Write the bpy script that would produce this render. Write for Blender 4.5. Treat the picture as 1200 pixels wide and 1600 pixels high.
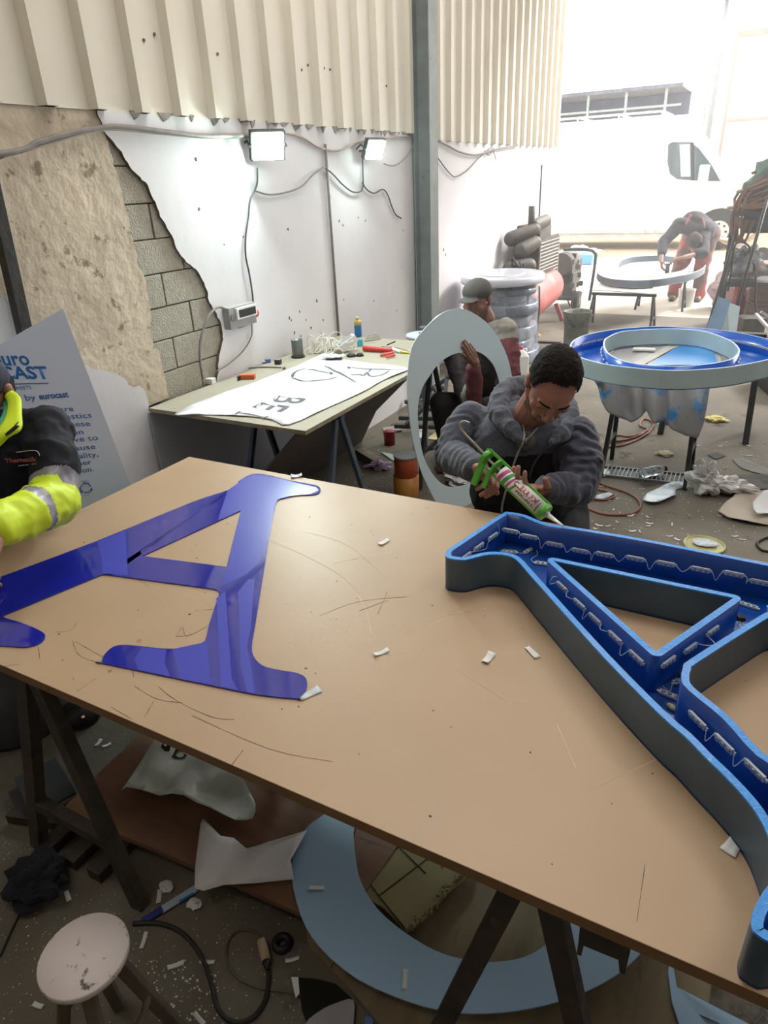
import bpy, bmesh, math, random
from mathutils import Vector, Matrix, noise, geometry
S = bpy.context.scene
for o in list(bpy.data.objects): bpy.data.objects.remove(o)
COL = S.collection
PI = math.pi
# ---------------------------------------------------------------- camera
FPX = 1060.0
CAM = Vector((2.605, 0.0, 1.75))
CR = Matrix(((0.880091975, -0.173821396, 0.441841870), (0.472935535, 0.403385432, -0.783334004), (-0.042072363, 0.898368698, 0.437222598)))
cd = bpy.data.cameras.new('camera'); co_ = bpy.data.objects.new('camera', cd); COL.objects.link(co_)
co_.matrix_world = Matrix.Translation(CAM) @ CR.to_4x4()
cd.sensor_fit = 'VERTICAL'; cd.sensor_height = 32.0; cd.lens = 32.0 * FPX / 1600.0; cd.clip_start = 0.02; cd.clip_end = 300
S.camera = co_
# ---------------------------------------------------------------- light
S.view_settings.view_transform = 'Standard'; S.view_settings.look = 'None'
S.view_settings.exposure = 0.0; S.view_settings.gamma = 1.0; S.view_settings.use_curve_mapping = False
W = bpy.data.worlds.new('sky'); S.world = W; W.use_nodes = True
bg = W.node_tree.nodes['Background']; bg.inputs[0].default_value = (1.0, 0.985, 0.965, 1); bg.inputs[1].default_value = 4.0
def light(name, kind, loc, direction, energy, color=(1, 1, 1), size=None, size_y=None, angle=None):
    l = bpy.data.lights.new(name, kind); o = bpy.data.objects.new(name, l); COL.objects.link(o)
    o.location = loc; o.rotation_euler = Vector(direction).to_track_quat('-Z', 'Y').to_euler()
    l.energy = energy; l.color = color
    if size: l.size = size
    if size_y: l.shape = 'RECTANGLE'; l.size_y = size_y
    if angle: l.angle = angle
    return o
light('sun', 'SUN', (6, 20, 9), (-0.55, -0.62, -0.62), 8.0, (1.0, 0.96, 0.90), angle=0.30)
# added area lamps below the closed roof, filling the hall with light
light('roof_fill_light', 'AREA', (1.8, 6.0, 4.85), (0, 0, -1), 50, (1.0, 0.98, 0.95), 2.2, 1.6)
light('roof_fill_light', 'AREA', (1.2, 3.2, 4.85), (0, 0, -1), 75, (1.0, 0.97, 0.93), 2.0, 1.6)
light('roof_fill_light', 'AREA', (0.8, -0.2, 4.85), (0, 0, -1), 22, (1.0, 0.92, 0.80), 2.0, 1.4)
light('roof_fill_light', 'AREA', (4.6, 2.6, 4.85), (0, 0, -1), 55, (1.0, 0.98, 0.95), 1.6, 3.0)  # added fill for upright faces turned to the right
# sunlit haze hanging in the hall
hz = bpy.data.meshes.new('haze'); bm = bmesh.new(); bmesh.ops.create_cube(bm, size=1.0); bm.to_mesh(hz); bm.free()
ho = bpy.data.objects.new('haze', hz); COL.objects.link(ho); ho.location = (2.9, 6.6, 2.45); ho.scale = (6.2, 7.0, 4.8); ho['kind'] = 'structure'
hm = bpy.data.materials.new('dusty_haze'); hm.use_nodes = True; hn = hm.node_tree; hn.nodes.clear()
vo = hn.nodes.new('ShaderNodeVolumeScatter'); tcz = hn.nodes.new('ShaderNodeTexCoord'); sx_ = hn.nodes.new('ShaderNodeSeparateXYZ'); hn.links.new(tcz.outputs['Object'], sx_.inputs[0]); mr_ = hn.nodes.new('ShaderNodeMapRange'); hn.links.new(sx_.outputs['Y'], mr_.inputs['Value']); mr_.inputs['From Min'].default_value = -0.4; mr_.inputs['From Max'].default_value = 0.5; mr_.inputs['To Min'].default_value = 0.012; mr_.inputs['To Max'].default_value = 0.065; hn.links.new(mr_.outputs[0], vo.inputs['Density']); vo.inputs['Anisotropy'].default_value = 0.55; ou = hn.nodes.new('ShaderNodeOutputMaterial'); hn.links.new(vo.outputs[0], ou.inputs['Volume']); hz.materials.append(hm)
# ---------------------------------------------------------------- points in the place
def ray(px, py): return CR @ Vector((px - 600.0, 800.0 - py, -FPX))
def atz(px, py, z=0.0):
    r = ray(px, py); return CAM + r * ((z - CAM.z) / r.z)
def atx(px, py, x=0.0):
    r = ray(px, py); return CAM + r * ((x - CAM.x) / r.x)
def aty(px, py, y):
    r = ray(px, py); return CAM + r * ((y - CAM.y) / r.y)
def atp(px, py, p0, n):
    r = ray(px, py); return CAM + r * ((p0 - CAM).dot(n) / r.dot(n))
# ---------------------------------------------------------------- materials
def lin(c):
    return tuple(((v / 255.0) / 12.92 if v / 255.0 <= 0.04045 else ((v / 255.0 + 0.055) / 1.055) ** 2.4) for v in c[:3]) + (1,)
MC = {}
def mat(name, rgb, rough=0.6, var=0.12, scale=8.0, bump=0.0, bscale=40.0, metal=0.0, spots=None, spot_scale=14.0, spot_amt=0.3, spec=0.5, coat=0.0, emit=None, es=0.0, trans=0.0, stretch=None, alpha=1.0, sheen=0.0):
    if name in MC: return MC[name]
    m = bpy.data.materials.new(name); m.use_nodes = True; MC[name] = m
    nt = m.node_tree; b = nt.nodes['Principled BSDF']; N = nt.nodes.new; L = nt.links.new
    c = lin(rgb)
    tc = N('ShaderNodeTexCoord'); src = tc.outputs['Object']
    if stretch:
        mp = N('ShaderNodeMapping'); mp.inputs['Scale'].default_value = stretch; L(src, mp.inputs[0]); src = mp.outputs[0]
    n1 = N('ShaderNodeTexNoise'); n1.inputs['Scale'].default_value = scale; n1.inputs['Detail'].default_value = 6; L(src, n1.inputs['Vector'])
    rp = N('ShaderNodeValToRGB'); rp.color_ramp.elements[0].position = 0.3; rp.color_ramp.elements[1].position = 0.7
    rp.color_ramp.elements[0].color = tuple(v * (1 - var) for v in c[:3]) + (1,)
    rp.color_ramp.elements[1].color = tuple(min(1, v * (1 + var)) for v in c[:3]) + (1,)
    L(n1.outputs['Fac'], rp.inputs[0]); out = rp.outputs[0]
    if spots:
        n2 = N('ShaderNodeTexNoise'); n2.inputs['Scale'].default_value = spot_scale; n2.inputs['Detail'].default_value = 8; n2.inputs['Roughness'].default_value = 0.65; L(src, n2.inputs['Vector'])
        r2 = N('ShaderNodeValToRGB'); t = 0.72 - 0.35 * spot_amt; r2.color_ramp.elements[0].position = t; r2.color_ramp.elements[1].position = t + 0.06
        r2.color_ramp.elements[0].color = (0, 0, 0, 1); r2.color_ramp.elements[1].color = (1, 1, 1, 1); L(n2.outputs['Fac'], r2.inputs[0])
        mx = N('ShaderNodeMix'); mx.data_type = 'RGBA'; L(r2.outputs[0], mx.inputs[0]); L(out, mx.inputs[6]); mx.inputs[7].default_value = lin(spots); out = mx.outputs[2]
    L(out, b.inputs['Base Color'])
    b.inputs['Roughness'].default_value = rough; b.inputs['Metallic'].default_value = metal
    b.inputs['Specular IOR Level'].default_value = spec; b.inputs['Coat Weight'].default_value = coat
    if sheen: b.inputs['Sheen Weight'].default_value = sheen
    if trans: b.inputs['Transmission Weight'].default_value = trans
    if alpha < 1: b.inputs['Alpha'].default_value = alpha
    if emit: b.inputs['Emission Color'].default_value = lin(emit); b.inputs['Emission Strength'].default_value = es
    if bump:
        n3 = N('ShaderNodeTexNoise'); n3.inputs['Scale'].default_value = bscale; n3.inputs['Detail'].default_value = 8; L(src, n3.inputs['Vector'])
        bp = N('ShaderNodeBump'); bp.inputs['Strength'].default_value = bump; bp.inputs['Distance'].default_value = 0.01; L(n3.outputs['Fac'], bp.inputs['Height']); L(bp.outputs[0], b.inputs['Normal'])
    return m
# ---------------------------------------------------------------- mesh building
class MB:
    def __init__(s): s.v = []; s.f = []; s.m = []; s.sm = []
    def add(s, vs, fs, mi=0, smooth=False):
        k = len(s.v); s.v += [tuple(v) for v in vs]
        for f in fs: s.f.append([k + i for i in f]); s.m.append(mi); s.sm.append(smooth)
        return s
    def box(s, c, d, rot=None, mi=0):
        x, y, z = d[0] / 2, d[1] / 2, d[2] / 2
        vs = [Vector(p) for p in ((-x, -y, -z), (x, -y, -z), (x, y, -z), (-x, y, -z), (-x, -y, z), (x, -y, z), (x, y, z), (-x, y, z))]
        if rot is not None:
            R = rot if isinstance(rot, Matrix) else Matrix.Rotation(rot, 3, 'Z'); vs = [R @ v for v in vs]
        return s.add([v + Vector(c) for v in vs], [(0, 3, 2, 1), (4, 5, 6, 7), (0, 1, 5, 4), (1, 2, 6, 5), (2, 3, 7, 6), (3, 0, 4, 7)], mi)
    def bar(s, a, b, w, h, up=(0, 0, 1), mi=0):
        a, b = Vector(a), Vector(b); z = (b - a); ln = z.length; z.normalize(); x = z.cross(Vector(up))
        if x.length < 1e-4: x = z.cross(Vector((1, 0, 0)))
        x.normalize(); y = x.cross(z); R = Matrix((x, y, z)).transposed()
        return s.box((a + b) / 2, (w, h, ln), R, mi)
    def cyl(s, a, b, r0, r1=None, n=16, mi=0, caps=True):
        r1 = r0 if r1 is None else r1; a, b = Vector(a), Vector(b); z = (b - a).normalized()
        x = z.orthogonal().normalized(); y = z.cross(x); vs = []
        for p, r in ((a, r0), (b, r1)):
            for i in range(n):
                t = 2 * PI * i / n; vs.append(p + (x * math.cos(t) + y * math.sin(t)) * r)
        s.add(vs, [(i, (i + 1) % n, n + (i + 1) % n, n + i) for i in range(n)], mi, True)
        if caps: s.add(vs, [tuple(range(n))[::-1], tuple(range(n, 2 * n))], mi)
        return s
    def lathe(s, prof, c=(0, 0, 0), n=24, mi=0, R=None, sx=1, sy=1):
        vs = []; c = Vector(c)
        for r, z in prof:
            for i in range(n):
                t = 2 * PI * i / n; p = Vector((r * math.cos(t) * sx, r * math.sin(t) * sy, z))
                if R is not None: p = R @ p
                vs.append(c + p)
        fs = []
        for k in range(len(prof) - 1):
            for i in range(n): j = (i + 1) % n; fs.append((k * n + i, k * n + j, (k + 1) * n + j, (k + 1) * n + i))
        s.add(vs, fs, mi, True)
        s.add(vs, [tuple(range(n))[::-1], tuple(range((len(prof) - 1) * n, len(prof) * n))], mi); return s
    def tube(s, pts, r, n=8, mi=0, closed=False):
        pts = [Vector(p) for p in pts]; m = len(pts); vs = []; prev = None
        for i, p in enumerate(pts):
            if closed: t = pts[(i + 1) % m] - pts[i - 1]
            else: t = pts[min(i + 1, m - 1)] - pts[max(i - 1, 0)]
            if t.length < 1e-7: t = Vector((0, 0, 1))
            t.normalize()
            x = t.orthogonal().normalized() if prev is None else (prev - t * prev.dot(t))
            if x.length < 1e-5: x = t.orthogonal()
            x.normalize(); prev = x; y = t.cross(x); rr = r[i] if isinstance(r, (list, tuple)) else r
            for k in range(n): a = 2 * PI * k / n; vs.append(p + (x * math.cos(a) + y * math.sin(a)) * rr)
        fs = []
        for i in range(m if closed else m - 1):
            for k in range(n): j = (k + 1) % n; i2 = (i + 1) % m; fs.append((i * n + k, i * n + j, i2 * n + j, i2 * n + k))
        s.add(vs, fs, mi, True)
        if not closed: s.add(vs, [tuple(range(n))[::-1], tuple(range((m - 1) * n, m * n))], mi)
        return s
    def ell(s, c, r, R=None, n=16, mi=0):
        if isinstance(r, (int, float)): r = (r, r, r)
        prof = [(max(math.sin(PI * k / n), 0.001), -math.cos(PI * k / n)) for k in range(n + 1)]
        vs = []; c = Vector(c); m = n * 2
        for q, z in prof:
            for i in range(m):
                t = 2 * PI * i / m; p = Vector((q * math.cos(t) * r[0], q * math.sin(t) * r[1], z * r[2]))
                if R is not None: p = R @ p
                vs.append(c + p)
        fs = [(k * m + i, k * m + (i + 1) % m, (k + 1) * m + (i + 1) % m, (k + 1) * m + i) for k in range(n) for i in range(m)]
        s.add(vs, fs, mi, True); s.add(vs, [tuple(range(m))[::-1], tuple(range(n * m, (n + 1) * m))], mi, True); return s
    def cap(s, a, b, r0, r1, n=14, mi=0):
        a, b = Vector(a), Vector(b); d = b - a; ln = max(d.length, 1e-5); z = d / ln
        x = z.orthogonal().normalized(); y = z.cross(x); R = Matrix((x, y, z)).transposed()
        prof = [(max(r0 * math.cos(t), 1e-4), r0 * math.sin(t)) for t in [-PI / 2 + PI / 2 * k / 5 for k in range(6)]]
        prof += [(max(r1 * math.cos(t), 1e-4), ln + r1 * math.sin(t)) for t in [PI / 2 * k / 5 for k in range(6)]]
        return s.lathe(prof, a, n, mi, R)
    def plate(s, outer, holes, thick, mi=0, mside=None):
        """outline (3D, planar) with holes, given a thickness vector"""
        loops = [outer] + list(holes); thick = Vector(thick)
        loops = [[Vector(p) for p in l] for l in loops]; flat = [p for l in loops for p in l]
        n = len(flat); zz = thick.normalized(); o0 = flat[0]; xx = zz.orthogonal().normalized(); yy = zz.cross(xx)
        ed = []; k = 0
        for l in loops: ed += [(k + i, k + (i + 1) % len(l)) for i in range(len(l))]; k += len(l)
        r = geometry.delaunay_2d_cdt([Vector(((p - o0).dot(xx), (p - o0).dot(yy))) for p in flat], ed, [], 1, 1e-6)
        cm = [(g[0] if g else 0) for g in r[3]]; tri = [[cm[i] for i in f] for f in r[2]]; tri = [f for f in tri if len(set(f)) == len(f)]
        if len(loops) > 1:
            F2 = [Vector(((p - o0).dot(xx), (p - o0).dot(yy))) for p in flat]
            def hit(c, L):
                q = False
                for i in range(len(L)):
                    a, d = L[i - 1], L[i]
                    if (a.y > c.y) != (d.y > c.y) and c.x < (d.x - a.x) * (c.y - a.y) / (d.y - a.y) + a.x: q = not q
                return q
            H2 = []; k = len(loops[0])
            for l in loops[1:]: H2.append(F2[k:k + len(l)]); k += len(l)
            tri = [f for f in tri if not any(hit(sum((F2[i] for i in f), Vector((0, 0))) / len(f), L) for L in H2)]
        nn = zz
        fl = nn.dot(thick) < 0
        vs = flat + [p + thick for p in flat]
        tp = [tuple(i + n for i in (t[::-1] if fl else t)) for t in tri]; bt = [tuple(t if fl else t[::-1]) for t in tri]
        s.add(vs, tp, mi); s.add(vs, bt, mi)
        k = 0; fs = []
        for l in loops:
            m = len(l); fs += [(k + i, k + (i + 1) % m, k + (i + 1) % m + n, k + i + n) for i in range(m)]; k += m
        s.add(vs, fs, mi if mside is None else mside); return s
    def grid(s, fn, nu, nv, mi=0, smooth=True, closed_u=False):
        vs = [fn(i / (nu if closed_u else nu - 1), j / (nv - 1)) for i in range(nu) for j in range(nv)]
        fs = [(i * nv + j, ((i + 1) % nu) * nv + j, ((i + 1) % nu) * nv + j + 1, i * nv + j + 1) for i in range(nu if closed_u else nu - 1) for j in range(nv - 1)]
        return s.add(vs, fs, mi, smooth)
    def build(s, name, mats, parent=None, bevel=0, solid=0, fix=True, sub=0):
        me = bpy.data.meshes.new(name); me.from_pydata(s.v, [], s.f)
        if not isinstance(mats, (list, tuple)): mats = [mats]
        for m in mats: me.materials.append(m)
        me.polygons.foreach_set('material_index', s.m); me.polygons.foreach_set('use_smooth', s.sm)
        if fix:
            bm = bmesh.new(); bm.from_mesh(me); bmesh.ops.remove_doubles(bm, verts=bm.verts, dist=1e-5)
            bmesh.ops.recalc_face_normals(bm, faces=bm.faces); bm.to_mesh(me); bm.free()
        me.update(); return place(name, me, parent, bevel, solid, sub)
def place(name, me, parent=None, bevel=0, solid=0, sub=0):
    o = bpy.data.objects.new(name, me); COL.objects.link(o)
    if parent is not None:
        o.parent = parent; o.matrix_parent_inverse = PM[parent.name].inverted() if parent.name in PM else Matrix()
    if solid: d = o.modifiers.new('solid', 'SOLIDIFY'); d.thickness = solid; d.offset = 0
    if sub: d = o.modifiers.new('sub', 'SUBSURF'); d.levels = sub; d.render_levels = sub
    if bevel: d = o.modifiers.new('bevel', 'BEVEL'); d.width = bevel; d.segments = 2; d.limit_method = 'ANGLE'; d.angle_limit = 0.7
    return o
PM = {}
def tag(o, label, cat, group=None, kind=None):
    o['label'] = label; o['category'] = cat
    if group: o['group'] = group
    if kind: o['kind'] = kind
    return o
def thing(name, loc, label, cat, group=None):
    """an Empty at the thing's base; its parts are given in world coordinates"""
    o = bpy.data.objects.new(name, None); COL.objects.link(o); o.location = loc; o.empty_display_size = 0.1
    PM[o.name] = Matrix.Translation(Vector(loc)); return tag(o, label, cat, group)
def struct(o): o['kind'] = 'structure'; return o
def recenter(o):
    """move a single mesh's origin to its base"""
    me = o.data; n = len(me.vertices)
    xs = [v.co for v in me.vertices]; c = Vector((sum(p.x for p in xs) / n, sum(p.y for p in xs) / n, min(p.z for p in xs)))
    me.transform(Matrix.Translation(-c)); o.location = c
    PM[o.name] = Matrix.Translation(c); return o
def copy_tree(o, parent=None):
    c = o.copy(); COL.objects.link(c)
    if parent is not None: c.parent = parent
    for ch in [x for x in bpy.data.objects if x.parent == o]: copy_tree(ch, c)
    return c
def crom(pts, k=4, closed=True):
    pts = [Vector(p) for p in pts]; n = len(pts); out = []
    for i in range(n if closed else n - 1):
        g = (lambda j: pts[j % n]) if closed else (lambda j: pts[max(0, min(n - 1, j))])
        a, b, c, d = g(i - 1), g(i), g(i + 1), g(i + 2)
        for q in range(k):
            t = q / k
            out.append(0.5 * ((2 * b) + (c - a) * t + (2 * a - 5 * b + 4 * c - d) * t * t + (3 * b - a - 3 * c + d) * t ** 3))
    if not closed: out.append(pts[-1])
    return [p for i, p in enumerate(out) if i == 0 or (p - out[i - 1]).length > 1e-4]
def inset(loop, d):
    """offset a planar (XY) loop by d to its left side"""
    n = len(loop); out = []
    for i in range(n):
        a, b, c = loop[i - 1], loop[i], loop[(i + 1) % n]
        e1 = Vector((b.x - a.x, b.y - a.y)); e2 = Vector((c.x - b.x, c.y - b.y))
        if e1.length < 1e-7: e1 = e2
        if e2.length < 1e-7: e2 = e1
        e1.normalize(); e2.normalize(); n1 = Vector((-e1.y, e1.x)); n2 = Vector((-e2.y, e2.x)); m = (n1 + n2)
        if m.length < 1e-4: m = n1
        m.normalize(); k = d / max(0.55, m.dot(n1)); out.append(Vector((b.x + m.x * k, b.y + m.y * k, b.z)))
    return out
def area2(l): return sum(l[i - 1].x * l[i].y - l[i].x * l[i - 1].y for i in range(len(l))) / 2
def text(name, s, o, u, v, m, parent, width=None, height=0.05, depth=0.0006, bold=0.0, shear=0.0):
    """flat lettering: o = start of the baseline, u = reading direction, v = letters' up"""
    c = bpy.data.curves.new(name, 'FONT'); c.body = s; c.size = 1.0; c.offset = bold; c.extrude = 0.0; c.shear = shear; c.resolution_u = 3
    t = bpy.data.objects.new(name, c); COL.objects.link(t); dg = bpy.context.evaluated_depsgraph_get()
    me = bpy.data.meshes.new_from_object(t.evaluated_get(dg)); bpy.data.objects.remove(t); bpy.data.curves.remove(c)
    if not me.vertices: return None
    o, u, v = Vector(o), Vector(u).normalized(), Vector(v).normalized(); n = u.cross(v).normalized()
    x0 = min(p.co.x for p in me.vertices); x1 = max(p.co.x for p in me.vertices)
    sy = height / 0.7; sx = (width / (x1 - x0)) if width else sy
    for p in me.vertices: p.co = o + u * ((p.co.x - x0) * sx) + v * (p.co.y * sy) + n * depth
    me.materials.clear(); me.materials.append(m); me.update()
    return place(name, me, parent)
def blob(mb, name, mats, parent=None, voxel=0.006, smooth=4, paint=None, disp=None):
    """one continuous skin grown over overlapping body volumes"""
    me = bpy.data.meshes.new(name); me.from_pydata(mb.v, [], mb.f)
    bm = bmesh.new(); bm.from_mesh(me); bmesh.ops.remove_doubles(bm, verts=bm.verts, dist=1e-6); bmesh.ops.recalc_face_normals(bm, faces=bm.faces); bm.to_mesh(me); bm.free()
    t = bpy.data.objects.new(name, me); COL.objects.link(t)
    r = t.modifiers.new('r', 'REMESH'); r.mode = 'VOXEL'; r.voxel_size = voxel; r.use_smooth_shade = True
    if smooth: q = t.modifiers.new('s', 'SMOOTH'); q.factor = 0.6; q.iterations = smooth
    dg = bpy.context.evaluated_depsgraph_get(); m2 = bpy.data.meshes.new_from_object(t.evaluated_get(dg)); bpy.data.objects.remove(t); bpy.data.meshes.remove(me)
    m2.name = name; m2.materials.clear()
    if not isinstance(mats, (list, tuple)): mats = [mats]
    for m in mats: m2.materials.append(m)
    if disp:
        nr = [v.normal.copy() for v in m2.vertices]
        for v, n in zip(m2.vertices, nr): v.co = v.co + n * disp(v.co)
    if paint:
        for p in m2.polygons: p.material_index = paint(p.center, p.normal)
    else:
        for p in m2.polygons: p.material_index = 0
    for p in m2.polygons: p.use_smooth = True
    m2.update(); return place(name, m2, parent)
def wrinkle(amp, sc, seed=0.0, sq=(1, 1, 1)):
    def f(c):
        p = Vector((c.x * sc * sq[0] + seed, c.y * sc * sq[1], c.z * sc * sq[2]))
        return amp * ((1 - abs(noise.noise(p)) * 2.4) * 0.7 + noise.noise(p * 2.3) * 0.5)
    return f
rnd = random.Random(7)
# ================================================================ the room
m_floor = mat('floor_concrete', (108, 101, 90), 0.72, 0.32, 1.6, 0.35, 30, spots=(60, 50, 42), spot_scale=3.0, spot_amt=0.36)
m_conc = mat('formed_concrete', (204, 190, 170), 0.9, 0.16, 4, 1.0, 16, spots=(146, 130, 110), spot_scale=11, spot_amt=0.42)
m_block = mat('cement_block', (172, 166, 152), 0.95, 0.10, 30, 1.0, 120)
m_mortar = mat('mortar', (120, 112, 98), 0.95, 0.2, 30, 0.6, 60)
m_plaster = mat('white_plaster', (222, 219, 222), 0.8, 0.06, 2.5, 0.15, 14, spots=(168, 164, 160), spot_scale=7, spot_amt=0.10)
m_edge = mat('broken_edge', (112, 100, 86), 0.95, 0.3, 30, 0.8, 60)
m_clad = mat('cream_cladding', (226, 219, 205), 0.45, 0.03, 3, spots=(190, 182, 160), spot_scale=4, spot_amt=0.05)
m_steel = mat('dark_steel', (62, 62, 60), 0.5, 0.25, 14, 0.2, 60, metal=0.4, spots=(96, 82, 66), spot_scale=20, spot_amt=0.2)
m_greysteel = mat('grey_painted_steel', (138, 146, 146), 0.5, 0.12, 9, 0.1, 40, spots=(96, 98, 94), spot_scale=24, spot_amt=0.2)
m_black = mat('black_rubber', (26, 26, 27), 0.5, 0.2, 20)
m_white = mat('white_plastic', (232, 232, 230), 0.4, 0.03, 8)
m_grey = mat('grey_plastic', (150, 150, 148), 0.5, 0.08, 8)
m_wallgrey = mat('plain_wall', (176, 172, 166), 0.9, 0.1, 2)
RY0, RY1, RX1, RZ = -3.6, 9.8, 6.2, 5.0
b = MB()
def fl(u, v):
    x, y = -0.5 + u * (RX1 + 0.7), RY0 + v * (RY1 - RY0)
    return Vector((x, y, 0.0))
b.grid(fl, 2, 2); b.box((RX1 / 2 - 0.05, (RY0 + RY1) / 2, -0.06), (RX1 + 0.5, RY1 - RY0, 0.118)); struct(b.build('floor', m_floor, fix=False))
# left wall: backing, formed concrete, blocks, plaster
RX0 = -0.30; RYE = 10.25
b = MB().box((-0.14, (RY0 + 5.64) / 2, RZ / 2), (0.2, 5.64 - RY0, RZ)).box((RX0 - 0.12, (5.60 + RYE) / 2, RZ / 2), (0.2, RYE - 5.60, RZ))
wl = struct(b.build('wall_left', m_mortar))
PT = 2.068
crack = [(150, 178), (165, 215), (175, 245), (185, 290), (200, 345), (212, 400), (225, 440), (232, 480), (240, 530), (255, 580), (262, 622)]
pedge = [(150, 178), (160, 205), (183, 232), (205, 265), (228, 290), (245, 330), (265, 370), (285, 405), (312, 430), (322, 465), (335, 490), (346, 520), (340, 555), (336, 600)]
def wob(l, a=0.012, k=6):
    q = crom([Vector((0, p.y, p.z)) for p in l], k, False)
    return [Vector((0, p.y + noise.noise(p * 23) * a * 1.4 + noise.noise(p * 70) * a * 0.6, p.z + noise.noise(p * 31 + Vector((5, 0, 0))) * a)) for p in q]
cr = wob([atx(*p) for p in crack]); pe = wob([atx(*p) for p in pedge]); cr[0].z = PT; pe[0].z = PT
# formed concrete to the left of the crack (thick slab)
low = [(228, 635), (218, 606), (200, 602), (190, 588), (160, 578), (133, 572), (100, 560), (60, 540), (33, 508), (25, 485), (14, 470), (0, 465)]
lw = wob([atx(*p) for p in low], 0.012, 4)
out = [Vector((0, RY0, PT))] + cr + lw + [Vector((0, RY0, lw[-1].z))]
MB().plate([Vector((-0.045, p.y, p.z)) for p in out], [], (0.05, 0, 0), 0, 1).build('formed_concrete', [m_conc, m_edge], wl)
# lower white plaster on the left
out = [Vector((0, RY0, 0))] + [Vector((0, RY0, lw[-1].z))] + lw[::-1] + [Vector((0, lw[0].y, 0))]
MB().plate([Vector((-0.045, p.y, p.z)) for p in out], [], (0.064, 0, 0), 0, 1).build('lower_plaster', [m_plaster, m_edge], wl)
# block work between
b = MB(); rr = random.Random(3)
def cx_at(z, l):
    for i in range(len(l) - 1):
        if (l[i].z - z) * (l[i + 1].z - z) <= 0 and l[i].z != l[i + 1].z: return l[i].y + (l[i + 1].y - l[i].y) * (z - l[i].z) / (l[i + 1].z - l[i].z)
    return l[-1].y
k = 0; z = 0.004
while z < PT - 0.02:
    h = min(0.150, PT - 0.005 - z); zm = z + h / 2
    y0 = min(cx_at(z + 0.01, cr), cx_at(z + h - 0.01, cr)) - 0.05; y1 = max(cx_at(z + 0.01, pe), cx_at(z + h - 0.01, pe)) + 0.06
    yy = math.floor(y0 / 0.36) * 0.36 + (0.18 if k % 2 else 0.02)
    while yy < y1:
        a, c = max(yy, y0), min(yy + 0.352, y1)
        if c - a > 0.02: b.box((-0.03 + rr.uniform(-0.002, 0.002), (a + c) / 2, zm), (0.05, c - a, h))
        yy += 0.36
    k += 1; z += 0.155
b.build('block_work', m_block, wl, bevel=0.004)
# plaster to the right
yb = pe[-1].y
MB().box((RX0 - 0.005, (5.645 + RYE) / 2, PT / 2), (0.03, RYE - 5.645, PT)).build('plaster', m_plaster, wl)
out = pe + [Vector((0, yb + 0.02, 0)), Vector((0, 5.64, 0)), Vector((0, 5.64, PT))]
MB().plate([Vector((-0.045, p.y, p.z)) for p in out], [], (0.058, 0, 0), 0, 1).build('plaster', [m_plaster, m_edge], wl)
# torn plaster fringe under the cladding
b = MB(); rr = random.Random(5); y = 2.5
while y < 5.4:
    w = rr.uniform(0.03, 0.10); h = rr.uniform(0.008, 0.032)
    b.plate([Vector((0.013, y, PT + 0.01)), Vector((0.013, y + w * 0.3, PT - h)), Vector((0.013, y + w * 0.6, PT - h * 0.6)), Vector((0.013, y + w, PT + 0.01))], [], (0.004, 0, 0)); y += w + rr.uniform(0, 0.12)
b.build('torn_plaster_fringe', mat('grey_torn_plaster', (150, 145, 136), 0.9, 0.3, 30), wl)
# dark chips and pits in the plaster
b = MB(); rr = random.Random(11)
for (px, py, r) in [(306, 249, 4), (311, 326, 4), (350, 382, 2), (380, 370, 3), (450, 358, 4), (530, 345, 4), (536, 352, 3), (560, 340, 3), (468, 487, 3), (495, 470, 4), (505, 500, 3), (460, 520, 4), (537, 468, 3), (571, 345, 3), (620, 485, 3), (693, 390, 6), (696, 398, 5), (630, 360, 3), (628, 418, 2), (584, 470, 3), (452, 497, 4), (478, 500, 3), (470, 525, 3), (486, 512, 4), (455, 500, 3)]:
    p = atx(px, py, 0.0135 if px < 660 else RX0 + 0.011); n = 9; q = r * 0.0022
    b.plate([p + Vector((0, math.cos(2 * PI * i / n) * q * rr.uniform(0.5, 1.1), math.sin(2 * PI * i / n) * q * rr.uniform(0.6, 1.5))) for i in range(n)], [], (0.001, 0, 0))
b.build('plaster_chips', mat('dark_chip', (96, 90, 88), 0.9, 0.3, 30), wl)
# profiled cladding above
b = MB(); PER = 0.2425
prof = [(0.0, 0.0), (0.150, 0.0), (0.165, 0.042), (0.216, 0.042), (0.231, 0.0)]
ys = []; y = 2.098 - PER * 24 - 0.21
while y < RYE:
    for dy, dx in prof: ys.append((y + dy, dx))
    y += PER
def clad(ys):
    b = MB(); vs = [Vector((d, a, PT)) for a, d in ys] + [Vector((d, a, RZ)) for a, d in ys]; n = len(ys)
    b.add(vs, [(i, i + 1, n + i + 1, n + i) for i in range(n - 1)]); return b.build('cladding', m_clad, wl, solid=0.002)
clad([(a, 0.012 + d) for a, d in ys if RY0 <= a <= 5.64]); clad([(a, RX0 + 0.012 + d) for a, d in ys if 5.64 < a])
b = MB(); rr = random.Random(2)
for i in range(30):
    yy = 2.098 - 0.21 + PER * rr.randint(-2, 13) + rr.choice([0.04, 0.11]); zz = rr.choice([2.35, 2.38, 3.3])
    b.cyl((0.012, yy, zz), (0.018, yy, zz), 0.007, n=8)
b.build('cladding_screws', mat('rust_screw', (110, 92, 74), 0.6), wl)
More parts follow.
